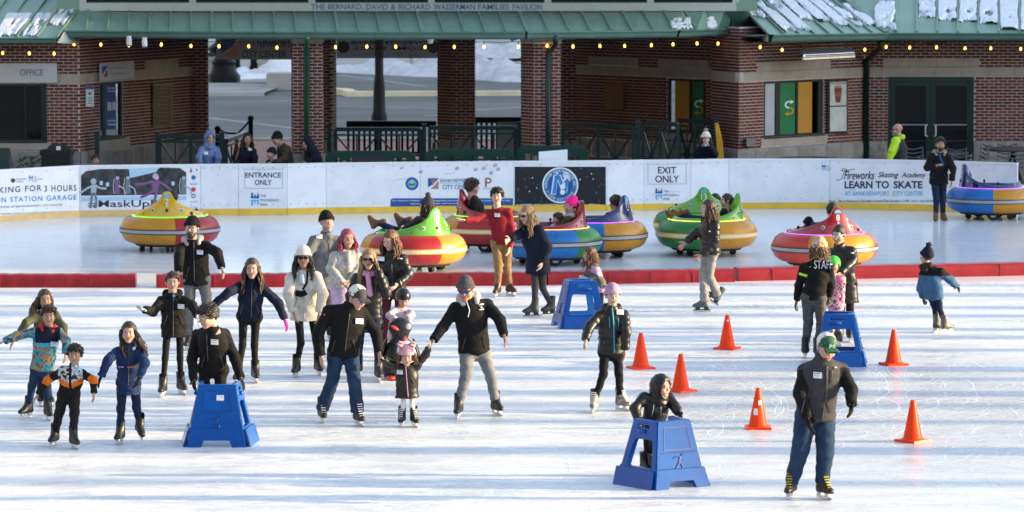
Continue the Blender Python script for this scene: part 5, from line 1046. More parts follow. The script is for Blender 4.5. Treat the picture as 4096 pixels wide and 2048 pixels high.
    for ph in (-78, 78):
        q = np.array(W(ph, .50, .125)); d_ = np.array(W(ph, .60, .125)) - q; d_ /= np.linalg.norm(d_); t_ = MB(); t_.tube([q - d_ * .04, q + d_ * .04], .125, 20); wh = t_.build('wheel', RUB, root, auto=40); t_ = MB(); t_.tube([q + d_ * .02, q + d_ * .046], .07, 16); t_.build('rim', RIM, wh)
    for ph in (0, 180, 128, -128):
        q = np.array(W(ph, .46, .06)); t_ = MB(); t_.tube([q - np.array([S_[0], S_[1], 0]) * .025, q + np.array([S_[0], S_[1], 0]) * .025], .06, 14); t_.tube([q + [0, 0, .03], q + [0, 0, .14]], .03, 6); t_.build('caster', RUB, root)
    # joystick
    for sgn in (-1, 1): t_ = MB(); q = np.array(W(90 * sgn, .47, .60)); t_.tube([q, q + [0, 0, .10]], .015, 8); ell(t_, q + [0, 0, .12], (.025, .025, .03), 8, 6); t_.build('joystick', RUB, root, smooth=True)
    return X0, Y0, F
CARS = {}
CARS['2'] = bumper_car(680, 916, 180, ('red', 'yellow'), 12.5, 'yellow', 'green', '2', 'yellow bumper car with green light strip before the skater poster')
CARS['15'] = bumper_car(1654, 992, -139, ('yellow', 'red'), 32, 'lime', 'none', '15', 'lime green bumper car number 15 with red and yellow ring', band='gold')
CARS['red'] = bumper_car(1968, 914, 88, ('yellow', 'red'), 45, 'red', 'green', '', 'red bumper car with red ring carrying the curly haired rider', band='gold')
CARS['pink'] = bumper_car(2199, 966, -92, ('green', 'blue'), 34, 'red', 'gold', '9', 'red bumper car with blue and green ring carrying the rider in pink hat')
CARS['11'] = bumper_car(2387, 938, -120, ('yellow', 'blue'), 7, 'navy', 'violet', '11', 'navy blue bumper car number 11 with blue and yellow ring')
CARS['gf'] = bumper_car(2826, 932, -93, ('yellow', 'green'), -9, 'lime', 'yellow', '6', 'lime green bumper car with green and yellow ring and yellow light strip', band='gold')
CARS['13'] = bumper_car(2809, 896, 180, ('green', 'orange'), 92, 'lime', 'none', '13', 'lime green bumper car number 13 half hidden behind another one', band='gold')
CARS['8'] = bumper_car(3298, 988, -163, ('yellow', 'coral'), -23, 'red', 'violet', '8', 'red bumper car number 8 with orange and yellow ring')
CARS['22'] = bumper_car(3964, 797, 100, ('yellow', 'blue'), -4.5, 'navy', 'violet', '2', 'empty navy bumper car with blue and yellow ring by the right boards')

# ================================================================== BEHIND THE BOARDS
def rail_panel(a, b, zt, zb, root, nm='railing_panel', sq=True):
    a, b = np.array(a, float), np.array(b, float); m_ = MB(); v = lambda t, z: a + (b - a) * t + np.array([0, 0, z])
    m_.beam(v(0, zt), v(1, zt), .10, .085); m_.build('top_rail', TEAL, root)
    for zz in (zt - .12, zb): m_ = MB(); m_.beam(v(0, zz), v(1, zz), .04, .038); m_.build('low_rail', TEAL, root)
    for t in (0, .5, 1): m_ = MB(); m_.beam(v(t, zb), v(t, zt), .07, .07); m_.build('upright', TEAL, root)
    for t0, t1 in ((0, .5), (.5, 1)):
        zc = (zb + zt - .12) / 2; tm = (t0 + t1) / 2
        for p, q in (((t0, zb), (t1, zt - .12)), ((t0, zt - .12), (t1, zb)), ((tm, zb), (tm, zt - .12)), ((t0, zc), (t1, zc))): m_ = MB(); m_.beam(v(*p), v(*q), .034, .034); m_.build('brace', TEAL, root)
        m_ = MB(); m_.box(v(tm, zc), (.12, .05, .12), math.atan2(b[1] - a[1], b[0] - a[0])); m_.build('boss', TEAL, root)
def railing(x0, y0, Y0, x1, y1, Y1, lab, posts=()):
    a, b = P(x0, y0, Y0), P(x1, y1, Y1); zt = (a[2] + b[2]) / 2; root = empty('railing', (a[0], a[1], 0)); tag(root, lab, 'railing', 'dark railings behind the boards')
    rail_panel((a[0], a[1], 0), (b[0], b[1], 0), zt, .25, root)
    for px, py, Y in posts: q = P(px, py, Y); m_ = MB(); m_.beam((q[0], q[1], 0), q, .09, .09); m_.box(q, (.11, .11, .03)); m_.build('post', TEAL, root)
railing(1342, 517, 85.0, 1682, 517, 85.0, 'dark railing in front of the black bench', [(1317, 500, 85.0), (1696, 497, 85.0)])
railing(1719, 511, 85.0, 2061, 511, 85.0, 'dark railing in front of the middle back pillar', [(2077, 490, 85.0)])
railing(2251, 505, 85.0, 2533, 499, 84.2, 'dark railing right of the front pillar with the dark downpipe', [(2552, 480, 84.2)])
railing(2572, 495, 84.2, 2712, 495, 83.6, 'short dark railing in front of the recessed gold and green window')
railing(2716, 484, 86.0, 2845, 484, 85.4, 'dark railing behind the woman taking a photo', [(2866, 470, 85.2)])
railing(640, 545, 84.6, 885, 545, 84.6, 'dark railing left of the person in blue hood', [(630, 530, 84.6), (889, 530, 84.6)])
railing(905, 560, 84.6, 985, 535, 88.0, 'sloping dark ramp railing between the blue hood and the dark haired woman')
for x, y_, lab in ((870, 505, 'shorter black chain post behind the blue hood'), (1003, 463, 'taller black chain post behind the dark haired woman')):
    q = P(x, y_, 89.5); m_ = MB(); m_.tube([(q[0], q[1], 0), (q[0], q[1], q[2] - .08)], .055, 10); ell(m_, q - [0, 0, .05], (.075, .075, .06), 10, 6); tag(m_.build('chain_post', BLK, smooth=True), lab, 'post')
m_ = MB(); m_.tube([P(870, 515, 89.5), P(905, 532, 89.5), P(950, 535, 89.5), P(985, 500, 89.5), P(1003, 475, 89.5)], .025, 6); tag(m_.build('chain', BLK), 'black chain hanging between the two chain posts', 'chain')
# green ornate benches right behind the boards
GB = mat('bench green', (.003, .045, .031), .4, .1, 5)
def green_bench(x0, x1, yt, Yd, lab, plain=False):
    a, b = P(x0, yt, Yd), P(x1, yt, Yd); w_ = b[0] - a[0]; zt = a[2]; root = empty('garden_bench', ((a[0] + b[0]) / 2, Yd, 0)); tag(root, lab, 'bench', 'green benches behind the boards')
    loops = [rrect([(0, .45), (w_, .45), (w_, zt - .1), (w_ - .12, zt), (.12, zt), (0, zt - .1)], .06)]
    ns = max(4, int(w_ / .17))
    for i in range(ns):
        u = .16 + (w_ - .32) * (i + .5) / ns
        if plain and .3 * w_ < u < .7 * w_: continue
        hgt = zt - .14 - (.06 if i % 3 == 1 else 0); loops.append(rrect([(u - .05, .52), (u + .05, .52), (u + .056, hgt), (u - .056, hgt)], .03, 3))
    vs, fs = shape2d(loops, .018, .006); m_ = MB(); m_.add([(a[0] + v[0], Yd + .02 + v[2], v[1]) for v in vs], fs); m_.build('backrest', GB, root, auto=35)
    m_ = MB(); m_.box(((a[0] + b[0]) / 2, Yd + .27, .45), (w_, .46, .05)); m_.build('seat', GB, root)
    for t in (.06, .94):
        for dy in (.06, .46): m_ = MB(); m_.box((a[0] + w_ * t, Yd + dy, .215), (.06, .06, .43)); m_.build('leg', GB, root)
    if plain: m_ = MB(); m_.box((a[0] + w_ * .5, Yd - .012, zt - .24), (w_ * .42, .02, .26)); m_.build('back_plate', mat('plate dark', (.03, .03, .045), .5), root)
green_bench(1302, 1662, 604, 81.2, 'green garden bench with a dark plate, leftmost behind the boards', True)
green_bench(1700, 2058, 597, 81.2, 'green garden bench with slotted back in the middle behind the boards')
green_bench(2066, 2352, 583, 81.6, 'green garden bench behind the blank white sheet')
# black slatted benches deeper in the pavilion
def black_bench(x0, x1, yt, Yd, lab):
    a, b = P(x0, yt, Yd), P(x1, yt, Yd); w_ = b[0] - a[0]; zt = a[2]; root = empty('slatted_bench', ((a[0] + b[0]) / 2, Yd, 0)); tag(root, lab, 'bench', 'black slatted benches in the pavilion')
    m_ = MB(); m_.box(((a[0] + b[0]) / 2, Yd, zt - .07), (w_, .05, .14)); m_.build('top_rail', BLK, root); m_ = MB(); m_.box(((a[0] + b[0]) / 2, Yd, .48), (w_, .05, .06)); m_.build('low_rail', BLK, root)
    ns = int(w_ / .13)
    for i in range(ns + 1): m_ = MB(); m_.box((a[0] + .04 + (w_ - .08) * i / ns, Yd, (zt + .42) / 2 - .03), (.055, .03, zt - .14 - .50)); m_.build('slat', BLK, root)
    m_ = MB(); m_.box(((a[0] + b[0]) / 2, Yd - .25, .45), (w_, .45, .04)); m_.build('seat', BLK, root)
    for t in (.03, .97):
        m_ = MB(); m_.tube([(a[0] + w_ * t, Yd - .45, 0), (a[0] + w_ * t, Yd - .45, .62), (a[0] + w_ * t, Yd - .35, .72), (a[0] + w_ * t, Yd, .74)], .025, 6); m_.build('armrest', BLK, root); m_ = MB(); m_.box((a[0] + w_ * t, Yd, .2), (.05, .05, .4)); m_.build('leg', BLK, root)
black_bench(1386, 1745, 484, 93.5, 'black slatted bench between the left and middle pillars'); black_bench(1898, 2120, 468, 94.5, 'black slatted bench right of the middle pillar')
pb = Plane((0, 91.0, 0), (1, 0, 0), (0, -1, 0)); bn = slab(None, pb, 1990, 488, 2078, 720, 0, .02, SIGNG, 'standing_banner'); tag(bn, 'pale banner with blue bridge mark standing behind the railing', 'banner'); mb = MB(); mark(mb, pb, 2008, 520, 46, 0, 1); mb.build('print', [INK['mid'], INK['cyan']], bn, fixn=False)
# litter bin, sandwich board, shrub
c = P(222, 668, 83.0); bn = empty('litter_bin', (c[0], c[1], 0)); tag(bn, 'black litter bin with sloped lid by the office corner', 'bin'); mb = MB(); mb.box((c[0], c[1] + .3, .50), (.58, .56, 1.0), taper=1.04); mb.build('body', MATS['black plastic'], bn); mb = MB(); mb.box((c[0], c[1] + .3, 1.05), (.66, .62, .10)); mb.box((c[0] + .02, c[1] + .3, 1.15), (.46, .5, .1), taper=.7); mb.build('lid', MATS['black plastic'], bn); mb = MB(); mb.box((c[0] + .06, c[1] + .03, 1.15), (.09, .03, .08), .2); mb.build('sticker', INK['white'], bn)
c = P(10, 676, 80.5); sbd = empty('sandwich_board', (c[0], c[1], 0)); tag(sbd, 'sandwich board with white and yellow notice at the left edge', 'sign'); mb = MB(); pl_ = [(c[0] - .32, c[1], 0), (c[0] + .19, c[1], 0), (c[0] + .10, c[1] + .2, 1.28), (c[0] - .30, c[1] + .2, 1.28)]; mb.prism(pl_, (0, .03, 0)); mb.build('panel', DGRN, sbd); mb = MB(); mb.prism([(c[0] + .19, c[1], 0), (c[0] + .24, c[1] + .5, 0), (c[0] + .10, c[1] + .25, 1.28), (c[0] + .08, c[1] + .21, 1.28)], (.02, .0, 0)); mb.build('leg', DGRN, sbd); mb = MB(); mb.quad((c[0] - .3, c[1] + .094, .55), (c[0] + .10, c[1] + .094, .55), (c[0] + .05, c[1] + .18, 1.1), (c[0] - .3, c[1] + .18, 1.1)); mb.build('sheet', INK['sky'], sbd, fixn=False); mb = MB(); mb.quad((c[0] - .3, c[1] + .02, .15), (c[0] + .14, c[1] + .02, .15), (c[0] + .10, c[1] + .092, .54), (c[0] - .3, c[1] + .092, .54)); mb.build('sheet', INK['gold'], sbd, fixn=False)
m2 = MB(); c = P(120, 668, 82.0)
for i in range(700):
    x, y, z = c[0] + random.gauss(0, .16), c[1] + random.gauss(0, .12), abs(random.gauss(.25, .45)); z = min(z, 1.02 - abs(x - c[0]) * .5); r = random.uniform(.02, .05); a = random.uniform(0, 6.28); m2.quad((x, y, z), (x + r * math.cos(a), y + r * .3, z + r * .4), (x + r * 1.6 * math.cos(a), y, z + r * 1.6), (x - r * .2, y - r * .3, z + r * .9))
tag(m2.build('shrub', MATS['evergreen'], fixn=False), 'low dark shrub between the sandwich board and the litter bin', 'shrub')
q = P(388, 528, 84.2); m_ = MB(); m_.beam((q[0], q[1], 0), q, .09, .09); m_.box(q, (.11, .11, .03)); tag(m_.build('gate_post', TEAL), 'square dark post in front of the office corner', 'post')
# yellow rope on the post
m_ = MB(); rnd = random.Random(5)
for k in range(5):
    x = 2858 + k * 4; m_.tube([P(2862 + k * 2, 492, 85.0), P(x + 6, 520 + k * 3, 84.95), P(x + 10 + k, 570, 84.95), P(x + 12 + rnd.uniform(-3, 8), 640, 84.95), P(x + 14, 690, 84.95)], .018, 6)
tag(m_.build('rope', mat('yellow rope', (.65, .36, .02), .8, .15, 40), smooth=True), 'yellow rope hanging from the post beside the woman taking a photo', 'rope')
# patio tables and chairs on the right
CHM = mat('chair metal', (.11, .12, .135), .35, .1, 6, metal=.6)
def patio_chair(px, py_top, Y, yaw, lab):
    q = P(px, py_top, Y); x, y = q[0], Y; c, s = math.cos(rad(yaw)), math.sin(rad(yaw)); W = lambda p: (x + c * p[0] - s * p[1], y + s * p[0] + c * p[1], p[2]); root = empty('patio_chair', (x, y, 0)); tag(root, lab, 'chair', 'metal patio chairs')
    zt = q[2]
    for sx in (-1, 1):
        m_ = MB(); m_.tube([W((sx * .21, .22, 0)), W((sx * .21, .20, .46)), W((sx * .20, .28, zt))], .014, 6); m_.build('back_leg', CHM, root, smooth=True); m_ = MB(); m_.tube([W((sx * .21, -.22, 0)), W((sx * .21, -.2, .45)), W((sx * .21, -.18, .62)), W((sx * .21, .22, .64))], .014, 6); m_.build('front_leg', CHM, root, smooth=True)
    m_ = MB(); m_.box((0, 0, 0), (.42, .42, .02)); m_.v = [W((v[0], v[1], v[2] + .45)) for v in m_.v]; m_.build('seat', CHM, root)
    for k in range(4): z = zt - .03 - k * .085; m_ = MB(); m_.tube([W((-.2, .215 + (z - .46) * .16, z)), W((-.1, .225 + (z - .46) * .16, z - .03)), W((0, .23 + (z - .46) * .16, z - .045)), W((.1, .225 + (z - .46) * .16, z - .03)), W((.2, .215 + (z - .46) * .16, z))], .017, 6); m_.build('slat', CHM, root, smooth=True)
for a in ((3668, 588, 85.2, 10, 'metal patio chair right behind the man in hi-vis sleeves'), (3825, 592, 85.4, -8, 'metal patio chair just right of the standing man in black coat'), (3890, 574, 84.2, -75, 'side-on metal patio chair with curved slats left of the dark table'), (4035, 574, 86.4, 0, 'metal patio chair behind the dark table'), (3850, 612, 83.2, 170, 'metal patio chair with its back to the boards behind the standing man'), (4070, 604, 83.3, 175, 'metal patio chair with its back to the boards at the right edge'), (3700, 622, 83.4, 185, 'metal patio chair with its back to the boards beside the hi-vis man')): patio_chair(*a)
TBL = mat('table brown', (.06, .045, .045), .4, .2, 5)
for (x, y_, Y, rx, lab) in ((4050, 592, 84.9, .62, 'dark round patio table at the right edge'), (3790, 608, 84.9, .45, 'small brown patio table behind the standing man')):
    q = P(x, y_, Y); root = empty('patio_table', (q[0], Y, 0)); tag(root, lab, 'table', 'patio tables'); m_ = MB(); m_.lathe([(0, 0), (rx - .02, 0), (rx, .015), (rx, .045), (rx - .02, .055), (0, .055)], 32, (q[0], Y, q[2] - .055)); m_.build('table_top', TBL, root, auto=40)
    for s in (-1, 1): m_ = MB(); m_.beam((q[0] + s * rx * .5, Y, 0), (q[0] - s * .02, Y, q[2] - .06), .05, .05); m_.build('leg', BLK, root)
q = P(3230, 632, 84.0); root = empty('patio_table', (q[0], 83.6, 0)); tag(root, 'low brown patio table in front of the green and gold window', 'table', 'patio tables'); m_ = MB(); m_.lathe([(0, 0), (.68, 0), (.70, .02), (.68, .045), (0, .045)], 32, (q[0], 83.7, q[2] - .03)); m_.build('table_top', TBL, root); m_ = MB(); m_.tube([(q[0], 83.7, 0), (q[0], 83.7, q[2] - .03)], .05, 8); m_.build('leg', BLK, root)
# ================================================================== FIGURES: implicit surfaces -> meshes
def surfnet(F, lo, h):
    S = F < 0; nx, ny, nz = F.shape
    cnt = np.zeros((nx - 1, ny - 1, nz - 1), np.int8)
    for i in (0, 1):
        for j in (0, 1):
            for k in (0, 1): cnt += S[i:nx - 1 + i, j:ny - 1 + j, k:nz - 1 + k]
    act = (cnt > 0) & (cnt < 8); I = np.argwhere(act); n = len(I)
    idx = -np.ones(act.shape, np.int32); idx[act] = np.arange(n)
    pos = np.zeros((n, 3)); num = np.zeros(n)
    C8 = [(i, j, k) for i in (0, 1) for j in (0, 1) for k in (0, 1)]
    for a in C8:
        for ax in range(3):
            if a[ax]: continue
            b = list(a); b[ax] = 1; fa = F[I[:, 0] + a[0], I[:, 1] + a[1], I[:, 2] + a[2]]; fb = F[I[:, 0] + b[0], I[:, 1] + b[1], I[:, 2] + b[2]]
            m = (fa < 0) != (fb < 0); t = fa[m] / (fa[m] - fb[m]); pos[m] += np.array(a, float); pos[m, ax] += t; num[m] += 1
    V_ = np.array(lo) + h * (I + pos / num[:, None]); Q = []
    for ax in range(3):
        u, v = (ax + 1) % 3, (ax + 2) % 3; sl0 = [slice(None)] * 3; sl1 = [slice(None)] * 3; sl0[ax] = slice(0, -1); sl1[ax] = slice(1, None)
        A, B = S[tuple(sl0)], S[tuple(sl1)]; E = np.argwhere(A != B)
        E = E[(E[:, u] >= 1) & (E[:, v] >= 1) & (E[:, u] < F.shape[u] - 1) & (E[:, v] < F.shape[v] - 1)]
        if len(E) == 0: continue
        ins = A[tuple(E.T)]; du = np.zeros(3, int); du[u] = 1; dv = np.zeros(3, int); dv[v] = 1
        c = [E - du - dv, E - dv, E, E - du]; q = np.stack([idx[tuple(x.T)] for x in c], 1); q[~ins] = q[~ins][:, ::-1]; Q.append(q)
    return V_, np.concatenate(Q)
class Field:
    def __init__(s, pts, pad, h):
        p = np.array(pts); s.h = h; s.lo = p.min(0) - pad; n = np.ceil((p.max(0) + pad - s.lo) / h).astype(int) + 1
        s.ax = [s.lo[i] + h * np.arange(n[i]) for i in range(3)]; s.F = np.full(n, 1.0)
    def _box(s, pts, r):
        p = np.array(pts); a, b = p.min(0) - r, p.max(0) + r; sl = []
        for i in range(3):
            i0 = max(0, int((a[i] - s.lo[i]) / s.h)); i1 = min(len(s.ax[i]), int((b[i] - s.lo[i]) / s.h) + 2); sl.append(slice(i0, max(i1, i0 + 1)))
        X, Y, Z = np.meshgrid(s.ax[0][sl[0]], s.ax[1][sl[1]], s.ax[2][sl[2]], indexing='ij'); return tuple(sl), X, Y, Z
    def _comb(s, sl, d, k, op):
        G_ = s.F[sl]
        if op == 'u': hh = np.clip(.5 + .5 * (G_ - d) / k, 0, 1); s.F[sl] = G_ * (1 - hh) + d * hh - k * hh * (1 - hh)
        else: d = -d; hh = np.clip(.5 - .5 * (G_ - d) / k, 0, 1); s.F[sl] = G_ * (1 - hh) + d * hh + k * hh * (1 - hh)
    def seg(s, a, b, ra, rb, k=.02, flat=1.0, fd=None, quilt=None, op='u', cut=False):
        a, b = np.array(a, float), np.array(b, float); r = max(ra, rb); sl, X, Y, Z = s._box([a, b], r + k + .04)
        ba = b - a; L2 = max(float(ba @ ba), 1e-9); L = math.sqrt(L2); px, py, pz = X - a[0], Y - a[1], Z - a[2]
        tr = (px * ba[0] + py * ba[1] + pz * ba[2]) / L2; t = np.clip(tr, 0, 1); qx, qy, qz = px - t * ba[0], py - t * ba[1], pz - t * ba[2]
        if flat != 1.0:
            c = (qx * fd[0] + qy * fd[1] + qz * fd[2]) * (1 / flat - 1); qx, qy, qz = qx + fd[0] * c, qy + fd[1] * c, qz + fd[2] * c
        rr = ra + (rb - ra) * t
        if quilt: rr = rr + quilt[1] * (np.abs(np.sin(np.pi * t * L / quilt[0])) - .6)
        d = np.sqrt(qx * qx + qy * qy + qz * qz) - rr
        if cut: d = np.maximum(d, (tr - 1) * L)
        s._comb(sl, d, k, op)
    def ell(s, c, r, k=.015, op='u', R=None):
        sl, X, Y, Z = s._box([c], max(r) + k + .03); q = np.stack([X - c[0], Y - c[1], Z - c[2]], -1)
        if R is not None: q = q @ R
        d = (np.linalg.norm(q / np.array(r), axis=-1) - 1) * min(r); s._comb(sl, d, k, op)
    def cutbelow(s, p, n):                                   # keep the side n points to
        X, Y, Z = np.meshgrid(*s.ax, indexing='ij'); s.F = np.maximum(s.F, -((X - p[0]) * n[0] + (Y - p[1]) * n[1] + (Z - p[2]) * n[2]))
    def wrinkle(s, amp, ph=0.0, f=1.0):
        m = np.abs(s.F) < .06; i = np.argwhere(m); 
        if len(i) == 0: return
        x, y, z = s.ax[0][i[:, 0]], s.ax[1][i[:, 1]], s.ax[2][i[:, 2]]
        n = np.sin(f * 46 * z + 3.2 * np.sin(f * 11 * x + ph) + 2.4 * np.sin(f * 14 * y + 1.3 * ph)) * .6 + np.sin(f * 27 * x + 2.2 * np.sin(f * 19 * z + ph)) * np.sin(f * 23 * z + 1.7 * ph + 2 * np.sin(f * 17 * y)) * .7 + .35 * np.sin(f * 83 * z + 4 * np.sin(f * 21 * x + ph) + 3 * np.sin(f * 25 * y))
        s.F[m] += amp * n
    def mesh(s): return surfnet(s.F, s.lo, s.h)
def build_np(name, V_, Q, mats, parent, mi=None, smooth=True, loc=None):
    me = bpy.data.meshes.new(name); V2 = V_ - np.array(loc) if loc is not None else V_
    me.vertices.add(len(V2)); me.vertices.foreach_set('co', V2.astype(np.float32).ravel()); nq = len(Q); me.loops.add(nq * 4); me.polygons.add(nq)
    me.loops.foreach_set('vertex_index', Q.astype(np.int32).ravel()); me.polygons.foreach_set('loop_start', np.arange(0, nq * 4, 4, dtype=np.int32)); me.polygons.foreach_set('loop_total', np.full(nq, 4, np.int32))
    for m in (mats if isinstance(mats, (list, tuple)) else [mats]): me.materials.append(m)
    if mi is not None: me.polygons.foreach_set('material_index', np.asarray(mi, np.int32))
    me.update(calc_edges=True); me.validate()
    if smooth: me.shade_smooth()
    return link(name, me, parent, loc)
def nrm(v): v = np.array(v, float); return v / max(np.linalg.norm(v), 1e-9)
def fab(name, col, rough=.85, var=.18, bump=.6, bs=28, scale=14, sheen=0): return mat('cloth ' + name, col, rough, var, scale, bump, bs, spec=.22 if rough > .6 else .45, dirt=[x * 1.5 for x in col], dscale=5, damt=.5)
def pat(name, cols, scale=9.0, st=(1, 1, 1), rough=.8):
    key = 'pattern ' + name
    if key in MATS: return MATS[key]
    m, n, b = _mat(key); N = n.nodes.new; L = n.links.new; tc = N('ShaderNodeTexCoord'); mp = N('ShaderNodeMapping'); mp.inputs['Scale'].default_value = st; L(tc.outputs['Object'], mp.inputs[0]); t = N('ShaderNodeTexNoise'); t.inputs['Scale'].default_value = scale; t.inputs['Detail'].default_value = 2.0; t.inputs['Distortion'].default_value = .5; L(mp.outputs[0], t.inputs['Vector'])
    rp = N('ShaderNodeValToRGB'); rp.color_ramp.interpolation = 'CONSTANT'; e = rp.color_ramp.elements; pos = np.linspace(.36, .64, len(cols)); e[0].position = 0; e[0].color = _c(cols[0]); e[1].position = pos[0]; e[1].color = _c(cols[1 % len(cols)])
    for q, c in zip(pos[1:], cols[2:]): el = e.new(q); el.color = _c(c)
    L(t.outputs['Fac'], rp.inputs[0]); L(rp.outputs[0], b.inputs['Base Color']); b.inputs['Roughness'].default_value = rough; MATS[key] = m; return m
# ---- head template (face towards -Y, centre at eye-ish height)
def head_template(child=False):
    f = Field([(-.1, -.13, -.2), (.1, .12, .13)], .02, .0068); j = .94 if child else 1.0
    f.ell((0, .012, .03), (.076, .096, .088)); f.ell((0, -.022, -.045 * j), (.060, .068, .072 * j), .03); f.ell((0, -.062, -.098 * j), (.026, .026, .024), .03)
    for s in (-1, 1): f.ell((s * .038, -.060, -.035), (.028, .028, .026), .03); f.ell((s * .079, .014, -.008), (.011, .021, .031), .008)
    f.seg((-.034, -.084, .022), (.034, -.084, .022), .011, .011, .02); f.seg((0, -.090, .008), (0, -.113 + (.004 if child else 0), -.028), .007, .0125, .012); f.seg((-.015, -.091, -.062 * j), (.015, -.091, -.062 * j), .008, .008, .008)
    for s in (-1, 1): f.ell((s * .031, -.104, .003), (.017, .016, .012), .012, 's'); f.ell((s * .031, -.080, .003), (.0135, .0135, .0125), .003)
    f.seg((0, .02, -.06), (0, .03, -.20), .050 if not child else .044, .058 if not child else .05, .02)
    v, q = f.mesh(); c = v[q].mean(1); mi = np.zeros(len(q), int)
    ax = np.abs(c[:, 0]); eye = ((ax - .031) ** 2 / .015 ** 2 + (c[:, 2] - .003) ** 2 / .0085 ** 2 < 1) & (c[:, 1] < -.07); mi[eye] = 2; mi[eye & (np.abs(ax - .031) < .006)] = 3
    mi[(ax > .012) & (ax < .052) & (c[:, 2] > .019) & (c[:, 2] < .026) & (c[:, 1] < -.066)] = 3
    mi[(ax < .022) & (np.abs(c[:, 2] + .062 * j) < .0085) & (c[:, 1] < -.08)] = 1
    return v, q, mi
HEADS = {0: head_template(False), 1: head_template(True)}
def line_cap(d_off, lines, noise=.0, seed=0):                # hair / hat shell cut along a line: lines = [(y, z)...]
    f = Field([(-.11, -.14, -.14), (.11, .14, .16)], .02, .0075); f.ell((0, .012 + min(.010, d_off * .6), .032), (.076 + d_off, .096 + d_off * .8, .087 + d_off)); 
    X, Y, Z = np.meshgrid(*f.ax, indexing='ij'); ln = np.interp(Y, [l[0] for l in lines], [l[1] for l in lines]) + (noise * 2.2 * np.sin(95 * X + seed) if noise else 0)
    if noise: f.F += noise * (np.sin(70 * X + 3 * np.sin(40 * Z + seed)) * np.sin(60 * Y + 2 * np.sin(50 * X)) + .6 * np.sin(110 * Z + 4 * np.sin(45 * X + seed)))
    f.F = np.maximum(f.F, (ln - Z)); return f, X, Y, Z
SHORT = [(-.13, .085), (-.09, .066), (-.06, .05), (-.02, .005), (.02, -.02), (.06, -.055), (.13, -.065)]
LONGL = [(-.13, .085), (-.085, .070), (-.055, .05), (-.03, -.03), (.02, -.08), (.13, -.10)]
TEMPL = {}
